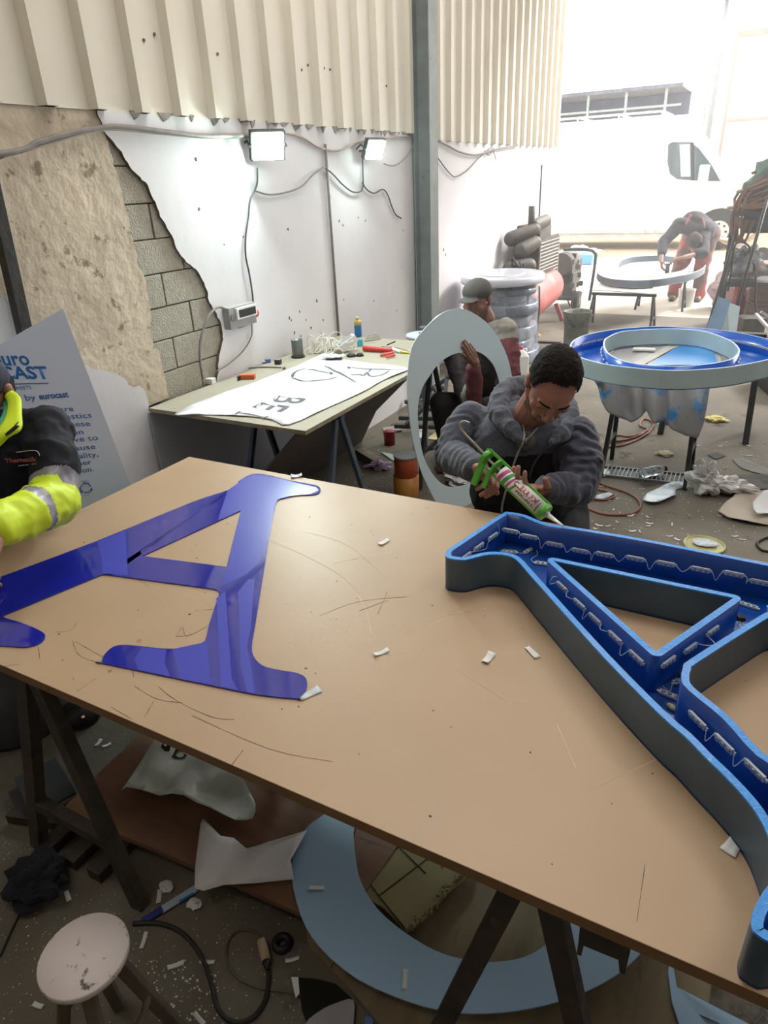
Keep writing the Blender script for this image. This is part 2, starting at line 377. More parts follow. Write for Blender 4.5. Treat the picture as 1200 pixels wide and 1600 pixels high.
# other walls and roof, out of the picture but closing the hall
struct(MB().box((RX1 + 0.1, (RY0 + RY1) / 2, RZ / 2), (0.2, RY1 - RY0, RZ)).build('wall_right', m_wallgrey))
struct(MB().box((RX1 / 2, RY0 - 0.1, RZ / 2), (RX1 + 0.6, 0.2, RZ)).build('wall_back', m_wallgrey))
struct(MB().box((RX1 / 2, (RY0 + RY1) / 2, RZ + 0.06), (RX1 + 0.6, RY1 - RY0, 0.1)).build('ceiling', m_clad))
struct(MB().box((RX1 / 2, RY1 + 0.05, 4.7), (RX1 + 0.6, 0.1, 0.7)).build('wall_front', m_clad))
# steel column against the wall
cxy = Vector((0.10, 5.36))
b = MB(); b.box((cxy.x - 0.065, cxy.y, RZ / 2), (0.008, 0.15, RZ)); b.box((cxy.x + 0.065, cxy.y, RZ / 2), (0.008, 0.15, RZ)); b.box((cxy.x, cxy.y, RZ / 2), (0.124, 0.007, RZ))
b.box((cxy.x, cxy.y, 0.006), (0.24, 0.24, 0.012))
struct(b.build('trim_1', m_greysteel))['label'] = 'grey steel column standing against the left wall'
# outside ground: concrete apron rising gently, asphalt strip, kerb
m_apron = mat('pale_concrete', (196, 188, 176), 0.85, 0.1, 2, 0.2, 20)
m_asph = mat('sandy_asphalt', (176, 160, 138), 0.9, 0.2, 30, 0.4, 60)
def gz(y): return 0.0 if y < 9.9 else min(0.2, (y - 9.9) * 0.2 / 6.5)
b = MB()
b.grid(lambda u, v: Vector((-9 + u * 22, 9.8 + v * 5.4, gz(9.8 + v * 5.4) - 0.001)), 3, 12); struct(b.build('trim_2', m_apron, fix=False))
b = MB(); b.grid(lambda u, v: Vector((-14 + u * 32, 15.2 + v * 26, gz(15.2 + v * 26) - 0.002)), 3, 14); struct(b.build('trim_3', m_asph, fix=False))
# building across the yard and the boundary wall behind the van
m_pale = mat('pale_render', (235, 232, 224), 0.9, 0.04, 1)
m_roofdark = mat('dark_roof_steel', (96, 100, 112), 0.7, 0.3, 2, stretch=(6, 1, 1))
by = 25.0
h = thing('workshop_building', (-4, by, 0.2), 'pale workshop building with a dark canopy seen above the van roof', 'building')
MB().box((-6, by + 2.2, 1.5), (16, 0.3, 2.6)).build('wall', m_pale, h)
q0 = aty(884, 152, by); q1 = aty(1068, 137, by); q2 = aty(884, 180, by); q3 = aty(1068, 166, by)
b = MB(); b.box(((q0.x + q1.x) / 2 - 3, by + 1, (q0.z + q1.z) / 2 + 0.05), (q1.x - q0.x + 6, 2.4, 0.10)); b.build('roof', m_roofdark, h)
b = MB(); b.box(((q0.x + q1.x) / 2 - 3, by + 2.0, (q2.z + q1.z) / 2 - 0.05), (q1.x - q0.x + 6, 0.1, 0.62)); b.build('shutter', mat('slate_blue_shutter', (88, 94, 112), 0.6, 0.2, 3), h)  # dark blue grey shutter colour, varied by noise
b = MB()
for i in range(9): x = q0.x - 5 + i * 1.15; b.bar((x, by - 0.1, 1.0), (x, by - 0.1, q0.z), 0.07, 0.07)
b.bar((q0.x - 6, by - 0.1, q2.z + 0.02), (q1.x, by - 0.1, q3.z + 0.05), 0.06, 0.06); b.build('canopy_frame', m_greysteel, h)
# white building at the right of the yard
ya = 16.5
h = thing('white_building', (5.5, ya, 0.15), 'white building with a pale sliding gate on the right side of the yard', 'building')
ya = 19.0; p = aty(1145, 55, ya); q = aty(1128, 190, ya)
MB().box((p.x + 3.0, ya + 2.6, 3.2), (6.4, 0.3, 6.2)).build('wall', m_pale, h)
b = MB(); b.bar((p.x + 0.1, ya, p.z), (p.x + 3, ya, p.z), 0.10, 0.10); b.bar((p.x + 0.1, ya, 0.2), (p.x + 0.1, ya, p.z), 0.06, 0.06); b.build('gate_frame', mat('rosy_frame', (170, 140, 130), 0.6), h)
MB().bar((p.x + 0.1, ya - 0.04, q.z), (p.x + 3, ya - 0.04, q.z), 0.05, 0.07).build('gate_rail', mat('rosy_frame', (170, 140, 130)), h)
# doorway steel post
p = aty(1137, 0, 20.0)
o = MB().cyl((p.x, 20.0, 0.19), (p.x, 20.0, 6.4), .06).build('yard_pole', m_greysteel); tag(recenter(o), 'thin grey pole rising from the yard behind the van', 'pole')
o = MB().box((p.x, 19.84, 5.2), (0.28, 0.2, 0.3)).build('security_light', m_greysteel); tag(recenter(o), 'small grey lamp housing high on the thin yard pole', 'lamp')
# ================================================================ main table and what lies on it
TZ = 0.765
m_mdf = mat('mdf_board', (180, 154, 127), 0.42, 0.07, 2.2, 0.04, 60, spots=(160, 128, 92), spot_scale=5, spot_amt=0.05, spec=0.35)
m_mdfedge = mat('mdf_edge', (122, 92, 62), 0.8, 0.1, 10)
b = MB().box((1.84, 1.2925, TZ - 0.0125), (2.44, 1.225, 0.025), mi=0)
for i in range(2, 6): b.m[i] = 1
b.m[0] = 1
table = b.build('table_board', [m_mdf, m_mdfedge], bevel=0.0015); recenter(table)
tag(table, 'large light brown fibreboard worktop carrying the two big blue letters', 'table')
m_scr = mat('pencil_dark', (70, 58, 52), 0.8); m_pale = mat('pale_scratch', (214, 190, 156), 0.7); m_stain = mat('brown_stain', (150, 120, 88), 0.55, 0.2, 20)
def onT(px, py, dz=0.0): return atz(px, py, TZ + dz)
b = MB(); rr = random.Random(21)
def scratch(pts, w=0.0006, mi=0):
    q = crom([onT(*p, 0.0004) for p in pts], 4, False); vs = []
    for i, p in enumerate(q):
        t = (q[min(i + 1, len(q) - 1)] - q[max(i - 1, 0)]).normalized(); s = Vector((-t.y, t.x, 0)) * w * rr.uniform(0.4, 1.3)
        vs += [p - s, p + s]
    b.add(vs, [(2 * i, 2 * i + 1, 2 * i + 3, 2 * i + 2) for i in range(len(q) - 1)], mi)
for l in ([(60, 1010), (62, 1030)], [(0, 1042), (30, 1038)], [(113, 1000), (122, 1022), (145, 1033), (160, 1034)], [(118, 1002), (140, 1015), (160, 1026)], [(86, 988), (110, 985), (120, 973)], [(206, 1042), (209, 1058)], [(210, 1072), (245, 1092), (285, 1098)], [(248, 1073), (275, 1094), (330, 1120), (366, 1124)], [(174, 1105), (207, 1124)], [(225, 1122), (240, 1096)], [(275, 995), (285, 980), (292, 994), (325, 978)], [(275, 995), (300, 992)], [(305, 955), (332, 952)], [(215, 905), (232, 916)], [(150, 1060), (120, 1080)], [(362, 1195), (380, 1172)], [(590, 960), (605, 925)], [(560, 955), (605, 938)], [(500, 962), (560, 940), (640, 932)], [(0, 860), (60, 830), (150, 790)], [(995, 1440), (1008, 1350)], [(300, 1118), (420, 1170), (520, 1190)]):
    scratch(l)
for l in ([(430, 848), (480, 870), (540, 905), (570, 950), (580, 990)], [(470, 830), (540, 850), (600, 900)], [(640, 985), (700, 960), (760, 950)], [(870, 1130), (900, 1200)], [(930, 1230), (1040, 1180)], [(720, 1050), (800, 1100)], [(520, 880), (620, 860)]):
    scratch(l, 0.0006, 1)
for i in range(120):
    x, y = rr.uniform(0.7, 2.9), rr.uniform(0.72, 1.88); r = rr.uniform(0.0008, 0.0024) * (1.6 if rr.random() < 0.15 else 1)
    c = Vector((x, y, TZ + 0.0004)); b.add([c + Vector((math.cos(2 * PI * k / 7) * r * rr.uniform(.6, 1.4), math.sin(2 * PI * k / 7) * r * rr.uniform(.6, 1.4), 0)) for k in range(7)], [tuple(range(7))], 0)
for (px, py, r) in [(218, 1001, .008), (172, 1048, .006), (130, 1120, .004), (300, 860, .003)]:
    c = onT(px, py, 0.0003); b.add([c + Vector((math.cos(2 * PI * k / 12) * r * rr.uniform(.6, 1.3), math.sin(2 * PI * k / 12) * r * rr.uniform(.6, 1.3), 0)) for k in range(12)], [tuple(range(12))], 2)
o = b.build('scratches', [m_scr, m_pale, m_stain], table, fix=False); o['kind'] = 'stuff'
# ---- blue acrylic letter A
A_out = [(370, 760), (372, 753), (380, 747.5), (388, 743), (398, 740.5), (412, 741), (430, 745), (450, 750), (475, 755), (495, 759), (501, 765), (497, 771), (485, 773.5), (465, 774), (445, 778), (434, 782), (430, 792), (430, 792), (420, 845), (400, 970), (394, 1005), (396, 1025), (410, 1040), (435, 1047), (460, 1051), (475, 1057), (480, 1067), (477, 1080), (465, 1092), (465, 1092), (400, 1085), (300, 1065), (159, 1036), (159, 1036), (162, 1025), (175, 1012), (192, 1008), (220, 1010), (260, 1014), (290, 1012), (315, 1005), (322, 997), (327, 975), (342, 930), (342, 925), (336, 921), (310, 917), (175, 899), (168, 898), (159, 898), (159, 898), (7, 961), (6, 964), (12, 967), (30, 972), (55, 982), (69, 990), (70, 997), (60, 1006), (40, 1011), (20, 1010), (0, 1009)]
A_in = [(376, 798), (222, 869), (354, 886)]
m_blue = mat('blue_acrylic', (32, 40, 158), 0.07, 0.03, 6, spec=0.6, coat=0.6, spots=(26, 34, 150), spot_scale=2, spot_amt=0.1)
m_film = mat('blue_film', (62, 70, 186), 0.22, 0.06, 40, spec=0.6, stretch=(1, 30, 1))
ZA = TZ + 0.003
oA = [atz(*p, ZA) for p in A_out] + [Vector(p + (ZA,)) for p in [(1.06, 0.714), (0.90, 0.690), (0.70, 0.682), (0.655, 0.685), (0.645, 0.705), (0.665, 0.735), (0.70, 0.765), (0.74, 0.80), (0.77, 0.86), (0.791, 0.937), (0.791, 0.937)]] + [atz(150, 846, ZA), atz(300, 785, ZA), atz(345, 770, ZA)]
iA = [atz(*p, ZA) for p in A_in]
oAs = crom(oA, 3)
b = MB().plate([p - Vector((0, 0, 0.003)) for p in oAs], [[p - Vector((0, 0, 0.003)) for p in iA]], (0, 0, 0.004))
letA = b.build('acrylic_letter', m_blue); recenter(letA)
tag(letA, 'flat glossy blue acrylic capital letter A lying on the left half of the table', 'letter')
# strips of lighter protective film on the acrylic
b = MB(); zf = ZA + 0.0013
def film(pts):
    q = [atz(*p, zf) for p in pts]; b.add(q, [tuple(range(len(q)))])
film([(152, 846), (196, 829), (200, 899), (175, 897), (160, 896), (158, 870)])
film([(356, 766), (380, 749), (398, 742), (430, 746), (470, 756), (494, 761), (498, 766), (484, 772), (452, 775), (434, 780), (428, 792), (418, 845), (405, 880), (385, 897), (355, 912), (345, 915), (358, 886), (377, 797), (340, 813)])
film([(222, 1011), (260, 1015), (257, 1036), (266, 1057), (215, 1046), (210, 1030)])
film([(270, 1014), (318, 1004), (322, 998), (330, 1070), (282, 1061)])
film([(338, 935), (352, 923), (362, 1060), (372, 1079), (345, 1073)])
film([(372, 925), (388, 905), (398, 905), (392, 980), (386, 1010), (392, 1040), (398, 1083), (386, 1081), (376, 1040)])
b.build('protective_film', m_film, letA, fix=False)
# ---- channel letter A (mirrored) with light modules
ZC = TZ + 0.1
K = complex(-0.217, -0.948); T_ = complex(4.011, 2.276)
def mp(p, z):
    q = atz(*p, TZ + 0.003); c = K * complex(q.x, q.y).conjugate() + T_; return Vector((c.real, c.imag, z))
vis1 = [(1200, 880), (1027, 846), (918, 827), (862, 819), (840, 812.5), (819, 804), (795, 800), (782, 804), (720, 845), (698, 860), (697, 869), (706, 873), (728, 874.5), (754, 868), (775, 866), (797, 869), (810, 877.5), (827, 897), (940, 1023), (1032, 1117), (1070, 1150), (1100, 1181), (1133, 1213), (1167, 1250), (1187, 1279), (1200, 1306)]
vis1 = [atz(*p, ZC) for p in vis1]
vis2 = [Vector((2.753, 0.82, ZC)), Vector((2.752, 0.785, ZC))] + [atz(*p, ZC) for p in [(1198, 1386), (1190, 1397), (1177, 1423), (1174, 1443), (1183, 1460)]]
far = [mp(p, ZC) for p in [(465, 1092), (400, 1085), (300, 1065), (159, 1036), (162, 1025), (175, 1012), (192, 1008), (220, 1010), (260, 1014), (290, 1012), (315, 1005)]]
notch = [(1192, 1176), (1140, 1120), (1085, 1075), (1077, 1060), (1080, 1045), (1092, 1033), (1200, 965)]
notch = [atz(*p, ZC) for p in notch]
far2 = [mp(p, ZC) for p in [(175, 899), (159, 898), (7, 961), (7, 965), (30, 972), (55, 982), (69, 990), (70, 997), (60, 1006), (40, 1011), (0, 1009)]] + [Vector((3.06, 1.52, ZC)), Vector((3.07, 1.60, ZC)), Vector((3.02, 1.66, ZC)), Vector((2.95, 1.702, ZC))]
loop = vis1 + vis2 + far + notch + far2
loop = crom(loop, 3)
if area2(loop) < 0: loop.reverse()
hole = [atz(*p, ZC) for p in [(865, 876), (1146, 934), (1025, 1018)]]      # opening of the counter
if area2(hole) > 0: hole.reverse()
WT = 0.015; ctr = []; ctr_o = []
for i in range(3):
    a, c, d = hole[i - 1], hole[i], hole[(i + 1) % 3]; n1 = Vector((-(c - a).y, (c - a).x, 0)).normalized(); n2 = Vector((-(d - c).y, (d - c).x, 0)).normalized(); a1, a2 = math.atan2(n1.y, n1.x), math.atan2(n2.y, n2.x)
    while a2 - a1 > PI: a2 -= 2 * PI
    while a2 - a1 < -PI: a2 += 2 * PI
    for k in range(9): t = a1 + (a2 - a1) * k / 8; v = Vector((math.cos(t), math.sin(t), 0)); ctr.append(c + v * 1e-4); ctr_o.append(c + v * WT)
m_cblue = mat('channel_blue_paint', (8, 66, 150), 0.28, 0.08, 6, spec=0.5, coat=0.3)
m_crim = mat('bright_blue_rim', (40, 140, 226), 0.35, 0.10, 60, 0.3, 160, spots=(120, 190, 240), spot_scale=60, spot_amt=0.15, coat=0.2)
m_cgrey = mat('oversprayed_grey_side', (78, 98, 118), 0.42, 0.22, 5, 0.05, 60, spots=(70, 110, 140), spot_scale=3, spot_amt=0.22, metal=0.25)
def channel(th, outer, inner, zb, zt, name_parts=('letter_wall', 'counter_wall', 'back_plate'), mats=None, wt=0.014, inner_ring=None):
    mr, mi_, mo = mats
    for nm, lp in ((name_parts[0], outer), (name_parts[1], inner)):
        if lp is None: continue
        ins = inner_ring if (lp is inner and inner_ring) else inset(lp, wt); n = len(lp); b = MB()
        V = [Vector((p.x, p.y, zt)) for p in lp] + [Vector((p.x, p.y, zt)) for p in ins]
        V += [Vector((p.x, p.y, zb)) for p in lp] + [Vector((p.x, p.y, zb)) for p in ins]
        # rim rolls slightly down to the outer side
        V += [Vector((p.x, p.y, zt - 0.004)) for p in lp]
        for i in range(n):
            j = (i + 1) % n
            b.add([V[i], V[j], V[n + j], V[n + i]], [(0, 1, 2, 3)], 0)
            b.add([V[i], V[j], V[4 * n + j], V[4 * n + i]], [(0, 1, 2, 3)], 0)
            b.add([V[4 * n + i], V[4 * n + j], V[2 * n + j], V[2 * n + i]], [(0, 1, 2, 3)], 2, True)
            b.add([V[n + i], V[n + j], V[3 * n + j], V[3 * n + i]], [(0, 1, 2, 3)], 1, True)
        b.build(nm, [mr, mi_, mo], th)
    b = MB().plate([Vector((p.x, p.y, zb + 0.001)) for p in outer], [[Vector((p.x, p.y, zb + 0.001)) for p in inner]] if inner else [], (0, 0, 0.005))
    b.build(name_parts[2], mi_, th)
chA = thing('channel_letter', (2.4, 1.5, TZ), 'deep blue channel capital letter A with small light modules, on the right of the table', 'letter')
channel(chA, loop, ctr, TZ, ZC, mats=(m_crim, m_cblue, m_cgrey), inner_ring=ctr_o)
# light modules: white strips with three small lenses, joined by thin wires
m_mod = mat('module_white', (198, 204, 214), 0.45, 0.05, 30); m_lens = mat('module_lens', (150, 158, 168), 0.2); m_wire = mat('thin_white_wire', (170, 184, 210), 0.5)
def module(c, d, n, parent):
    """c = middle, d = direction along, n = facing"""
    c, d, n = Vector(c), Vector(d).normalized(), Vector(n).normalized(); s = n.cross(d).normalized(); R = Matrix((d, s, n)).transposed(); b = MB()
    b.box(c + n * 0.003, (0.042, 0.012, 0.005), R)
    b.box(c + n * 0.002, (0.052, 0.006, 0.003), R)
    for k in (-1, 0, 1): b.cyl(c + d * k * 0.013 + n * 0.0055, c + d * k * 0.013 + n * 0.0085, 0.0042, n=10, mi=1)
    return b.build('light_module', [m_mod, m_lens], parent)
def wire(pts, parent, r=0.0011, k=5): return MB().tube(crom(pts, k, False), r, 5).build('wire', m_wire, parent)
def runwall(pxs, zmid, nrm, wiggle=0.014, zs=None):
    """modules glued along an inner wall face, from picture-traced middles"""
    C_ = [atz(*p, zmid) for p in pxs]; n = Vector(nrm).normalized()
    for i, c in enumerate(C_):
        d = (C_[min(i + 1, len(C_) - 1)] - C_[max(i - 1, 0)]).normalized(); d = (d - n * d.dot(n)).normalized()
        module(c, d, n, chA)
        if i < len(C_) - 1:
            d2 = C_[i + 1] - c; a = c + d2.normalized() * 0.026 + n * 0.004; e = C_[i + 1] - d2.normalized() * 0.026 + n * 0.004; m = (a + e) / 2
            sg = (0.75 + 0.5 * ((i * 37) % 10) / 10)
            wire([a, a + (m - a) * 0.5 - Vector((0, 0, wiggle * sg)) + n * 0.003, m - Vector((0, 0, wiggle * 1.2 * sg)) + n * 0.006, e + (m - e) * 0.3 - Vector((0, 0, wiggle * 0.5)), e], chA)
def on_inner(px, py, a_, n_):
    return atp(px, py, a_, n_)
# back long wall (faces the camera)
a0 = Vector((2.3, 1.713 - 0.026, 0)); nb = Vector((0, -1, 0))
pts = [(798, 829), (828, 838), (867, 850), (907, 860), (945, 866), (993, 872), (1041, 880), (1095, 889), (1147, 896), (1188, 909)]
Cm = [atp(*p, a0, nb) for p in pts]
for i, c in enumerate(Cm):
    module(c, (1, 0, 0), nb, chA)
    if i < len(Cm) - 1:
        a = c + Vector((0.026, -0.003, 0)); e = Cm[i + 1] - Vector((0.026, 0.003, 0)); m = (a + e) / 2; dz = 0.022 if i % 2 else 0.012
        wire([a, a + Vector((0.004, -0.004, -0.003)), m + Vector((0, -0.006, -dz)), e - Vector((0.003, 0.004, 0.004)), e], chA)
# short wall at the apex (left)
q0, q1 = atz(697, 862, ZC), atz(782, 804, ZC); dd = (q1 - q0).normalized(); nl = Vector((dd.y, -dd.x, 0)); a0 = q0 + nl * 0.017
for p in [(727, 869), (747, 854), (769, 838)]:
    c = atp(*p, a0, nl); module(c, dd, nl, chA)
cc = [atp(*p, a0, nl) for p in [(735, 862), (757, 857), (762, 845), (778, 832), (776, 818)]]; wire([c + nl * 0.004 for c in cc], chA)
# modules lying on the back plate near the apex
zf = TZ + 0.007
for p0, p1 in [((780, 862), (812, 865)), ((818, 866), (836, 856)), ((834, 880), (862, 884)), ((1152, 942), (1186, 953)), ((1058, 1067), (1072, 1062)), ((1052, 1090), (1040, 1085)), ((1084, 1050), (1100, 1042)), ((1108, 1030), (1124, 1018))]:
    a, e = atz(*p0, zf), atz(*p1, zf); module((a + e) / 2, e - a, (0, 0, 1), chA)
wire([atz(*p, zf + 0.004) for p in [(836, 856), (840, 866), (830, 874), (838, 882)]], chA); wire([atz(*p, zf + 0.004) for p in [(812, 865), (822, 862), (832, 858)]], chA)
wire([atz(*p, zf + 0.005) for p in [(1098, 1030), (1086, 1022), (1088, 1020), (1104, 1030)]], chA); wire([atz(*p, zf + 0.005) for p in [(1042, 1082), (1028, 1072), (1032, 1070), (1046, 1080), (1050, 1070)]], chA)
# counter's left wall, seen from outside the counter (faces down-left)
c0, c1, c2 = hole
c0, c1, c2 = sorted(hole, key=lambda p: p.x)[0], sorted(hole, key=lambda p: p.x)[2], sorted(hole, key=lambda p: p.y)[0]
dd = (c2 - c0).normalized(); nl = Vector((dd.y, -dd.x, 0))
if nl.dot(c1 - c0) > 0: nl = -nl
a0 = c0 + nl * (WT + .001)
pts = [(880, 917), (907, 944), (931, 967), (963, 996), (996, 1027)]
Cm = [atp(*p, a0, nl) for p in pts]
for i, c in enumerate(Cm):
    module(c, dd, nl, chA)
    if i < 4:
        a, e = c + dd * 0.024 + nl * 0.004, Cm[i + 1] - dd * 0.024 + nl * 0.004; m = (a + e) / 2 + nl * 0.01 - Vector((0, 0, 0.018 * (i % 2)))
        wire([a, m, e], chA)
a = Cm[0] - dd * 0.024 + nl * 0.004; wire([a, a + nl * 0.02, a + nl * 0.012 + Vector((0, 0, 0.018)), a + Vector((0, 0, 0.016))], chA)
# counter's lower right wall
dd = (c1 - c2).normalized(); n2 = Vector((dd.y, -dd.x, 0))
if n2.dot(c0 - c2) > 0: n2 = -n2
a0 = c2 + n2 * (WT + .001); Cm = [atp(*p, a0, n2) for p in [(1043, 1033), (1077, 1012), (1112, 985)]]
for c in Cm: module(c, dd, n2, chA)
wire([Cm[1] + dd * 0.025 + n2 * 0.004, Cm[1] + dd * 0.035 + n2 * 0.02, Cm[2] - dd * 0.04 + n2 * 0.03, Cm[2] - dd * 0.026 + n2 * 0.004], chA)
# outer leg, lower right inner walls
g0, g1 = atz(1085, 1075, ZC), atz(1192, 1176, ZC); dd = (g1 - g0).normalized(); n3 = Vector((dd.y, -dd.x, 0))
if n3.dot(atz(1000, 1100, ZC) - g0) < 0: n3 = -n3
a0 = g0 + n3 * 0.017; Cm = [atp(*p, a0, n3) for p in [(1092, 1125), (1134, 1162), (1182, 1203)]]
for i, c in enumerate(Cm):
    module(c, dd, n3, chA)
    if i < 2: a, e = c + dd * 0.025 + n3 * .004, Cm[i + 1] - dd * 0.025 + n3 * .004; wire([a, (a + e) / 2 - Vector((0, 0, 0.02)) + n3 * .006, e], chA)
# connector and dried glue in the corner of the crossbar
MB().box(atz(1150, 963, zf + 0.004), (0.030, 0.008, 0.008), 0.3).box(atz(1158, 966, zf + 0.004), (0.016, 0.013, 0.010), 0.3).build('wire_connector', m_black, chA)
MB().box(atz(1067, 1058, zf + 0.004), (0.016, 0.012, 0.009), 0.5).build('wire_connector', m_black, chA)
b = MB(); rr = random.Random(8)
for i in range(70):
    p = atz(rr.uniform(1140, 1168), rr.uniform(970, 1003), TZ + 0.0062); a = rr.uniform(0, 3.1); L = rr.uniform(.004, .013); v = Vector((math.cos(a) * L, math.sin(a) * L, 0)); b.tube([p - v, p + v * 0.2 + Vector((-v.y, v.x, 0)) * 0.4, p + v], 0.0007, 4)
o = b.build('dried_glue_crumbs', m_mod, chA); o['kind'] = 'stuff'
MB().ell(atz(1050, 1105, zf + 0.004), (0.013, 0.007, 0.006), Matrix.Rotation(-0.6, 3, 'Z'), 8).ell(atz(1046, 1102, zf + 0.005), (0.006, 0.006, 0.005), None, 6).build('glue_blob', mat('old_glue', (150, 150, 120), 0.5, 0.3, 40), chA)
# ---- paper strips and foil scraps on the table
m_paper = mat('scrap_paper', (222, 224, 226), 0.7, 0.04, 20); m_foil = mat('clear_tape', (196, 204, 212), 0.25, 0.15, 60, spots=(150, 160, 190), spot_scale=50, spot_amt=.3)
def strip(name, p0, p1, w, z, m, curl=0.004, seed=0):
    a, e = (atz(*p0, z), atz(*p1, z)) if not isinstance(p0, Vector) else (p0, p1); d = e - a; s = Vector((-d.y, d.x, 0)).normalized() * w / 2; r_ = random.Random(seed)
    c1_, c2_ = r_.uniform(0, curl), r_.uniform(0, curl)
    def f(u, v):
        p = a + d * u + s * (2 * v - 1) * (1 + 0.12 * math.sin(u * 3 + seed)); p = p + Vector((0, 0, 0.0012 + c1_ * (2 * u - 1) ** 2 + c2_ * (2 * v - 1) ** 2 * 0.5)); return p
    o = MB().grid(f, 7, 4).build(name, m, fix=False, solid=0.0005); return recenter(o)
for nm, p0, p1, w, lab in [('paper_strip', (593, 852), (607, 844), .016, 'tiny white paper strip alone in the upper middle of the tabletop'), ('paper_strip', (584, 1025), (607, 1017), .014, 'small curled white strip in the middle of the tabletop'), ('paper_strip', (757, 1037), (769, 1022), .019, 'left one of two white strips beside the channel letter'), ('paper_strip', (823, 1012), (840, 1029), .014, 'right one of two white strips beside the channel letter'), ('paper_strip', (1136, 1334), (1154, 1310), .024, 'white rectangular strip touching the channel letter near the table front')]:
    tag(strip(nm, p0, p1, w, TZ, m_paper, 0.005, len(lab)), lab, 'scrap')
b = strip('foil_scrap', (468, 1092), (500, 1077), .022, TZ, m_foil, .006, 4); tag(b, 'crinkled clear tape scrap beside the foot of the flat blue A', 'scrap')
b = strip('foil_scrap', (455, 746), (472, 744), .03, TZ, m_foil, .012, 9); tag(b, 'small crumpled foil scrap at the back edge near the top of the flat A', 'scrap')
# ---- trestles under the table
m_oldsteel = mat('old_brown_steel', (58, 50, 42), 0.7, 0.35, 18, 0.4, 60, spots=(88, 76, 60), spot_scale=20, spot_amt=0.25)
def trestle(x0, yc0, yc1, ztop, halfx, w, m, label, group=None, foot=0.02, brace=True, axis='Y', name='trestle', h2=0.035, splay=0.03):
    """A-frames at yc0 and yc1 carrying a beam along Y (or X)"""
    sw = (lambda x, y, z: Vector((x, y, z))) if axis == 'Y' else (lambda x, y, z: Vector((y, x, z)))
    t = thing(name, sw(x0, (yc0 + yc1) / 2, 0), label, 'trestle', group)
    MB().bar(sw(x0, yc0 - 0.03, ztop - h2 / 2), sw(x0, yc1 + 0.03, ztop - h2 / 2), w * 1.3, h2).build('beam', m, t, bevel=0.002)
    for y, s in ((yc0, -1), (yc1, 1)):
        for k in (-1, 1):
            MB().bar(sw(x0 + k * 0.02, y, ztop - h2), sw(x0 + k * halfx, y + s * splay, 0.0), w, w * 0.8, up=sw(0, 1, 0)).build('leg', m, t, bevel=0.002)
        if brace:
            f = 0.72; MB().bar(sw(x0 - halfx * f, y + s * splay * f, ztop * (1 - f)), sw(x0 + halfx * f, y + s * splay * f, ztop * (1 - f)), w * 0.8, w * 0.8).build('crossbar', m, t, bevel=0.002)
    return t
trestle(1.175, 0.735, 1.75, TZ - 0.025, 0.21, 0.042, m_oldsteel, 'old dark steel trestle under the left part of the big table')
t = trestle(2.43, 0.76, 1.75, TZ - 0.025, 0.20, 0.040, m_oldsteel, 'old dark steel trestle with a bracket plate under the right part of the big table', brace=False)
pp = [atz(*p, 0.70) for p in [(908, 1425), (990, 1462)]]
yy = 0.74
q = [aty(*p, yy) for p in [(908, 1426), (990, 1460), (984, 1490), (976, 1523), (968, 1519), (966, 1500), (912, 1478), (908, 1494), (901, 1491), (904, 1470)]]
MB().plate(q, [], (0, 0.006, 0)).build('bracket_plate', m_oldsteel, t)
# ================================================================ wall fittings
m_cable = mat('grey_cable', (132, 126, 122), 0.6, 0.15, 20); m_cabledk = mat('dark_cable', (78, 80, 82), 0.6, 0.15, 20)
def cable(name, pts, r, m, label, cat='cable', k=6, group=None):
    o = MB().tube(crom(pts, k, False), r, 7).build(name, m); tag(recenter(o), label, cat, group); return o
main = [atx(*p, 0.035) for p in [(0, 240), (60, 222), (110, 208), (155, 200)]]
cable('wall_cable', [Vector((0.04, 1.0, 1.85))] + main + [atx(*p, 0.04) for p in [(190, 198), (260, 206), (320, 213), (370, 212), (400, 212)]], 0.011, m_cable, 'thick beige cable running along the left wall below the cladding')
cable('wall_cable', [atx(*p, 0.025) for p in [(0, 246), (60, 229), (110, 214), (155, 203), (200, 203), (260, 209), (330, 214), (400, 214), (440, 208), (470, 214), (500, 231), (530, 235), (560, 222), (600, 216), (645, 212)]], 0.007, mat('pinkish_cable', (176, 158, 148), 0.6), 'thin cable clipped beside the thick one and sagging between the two floodlights')
cable('wall_cable', [atx(*p, RX0 + 0.035) for p in [(680, 218), (700, 228), (720, 238), (745, 242), (775, 233), (810, 227)]], 0.009, m_cable, 'grey cable sagging on the wall right of the steel column')
cable('wall_cable', [atx(*p, RX0 + 0.03) for p in [(678, 238), (690, 255), (702, 270), (712, 276), (730, 266), (745, 250), (758, 238), (765, 232)]], 0.005, m_cabledk, 'thin dark cable looping down the wall right of the steel column')
cable('wall_cable', [atx(*p, RX0 + 0.03) for p in [(757, 236), (764, 243), (770, 232), (772, 240), (775, 249)]], 0.004, m_cabledk, 'short frayed cable end hanging at the far wall')
cable('lamp_cable', [atx(*p, 0.03) for p in [(402, 262), (402, 285), (398, 298), (391, 312), (388, 340), (384, 370), (384, 400), (390, 430), (395, 465), (395, 490), (388, 505), (372, 512)]], 0.005, m_cabledk, 'dark cable hanging from the left floodlight down to the socket box')
cable('lamp_cable', [atx(*p, 0.028) for p in [(398, 298), (420, 304), (445, 301), (470, 292), (490, 272), (508, 261)]], 0.005, m_cable, 'grey cable sagging from the left floodlight towards the conduit')
cable('lamp_cable', [atx(*p, 0.028) for p in [(508, 262), (520, 272), (535, 288), (552, 300), (566, 296), (567, 270), (566, 245)]], 0.005, m_cabledk, 'dark cable dipping from the conduit to the right floodlight')
cable('lamp_cable', [atx(*p, 0.028) for p in [(566, 285), (573, 296), (585, 302), (598, 296), (606, 305), (612, 322), (618, 335), (627, 341)]], 0.005, m_cabledk, 'dark cable drooping below and right of the right floodlight')
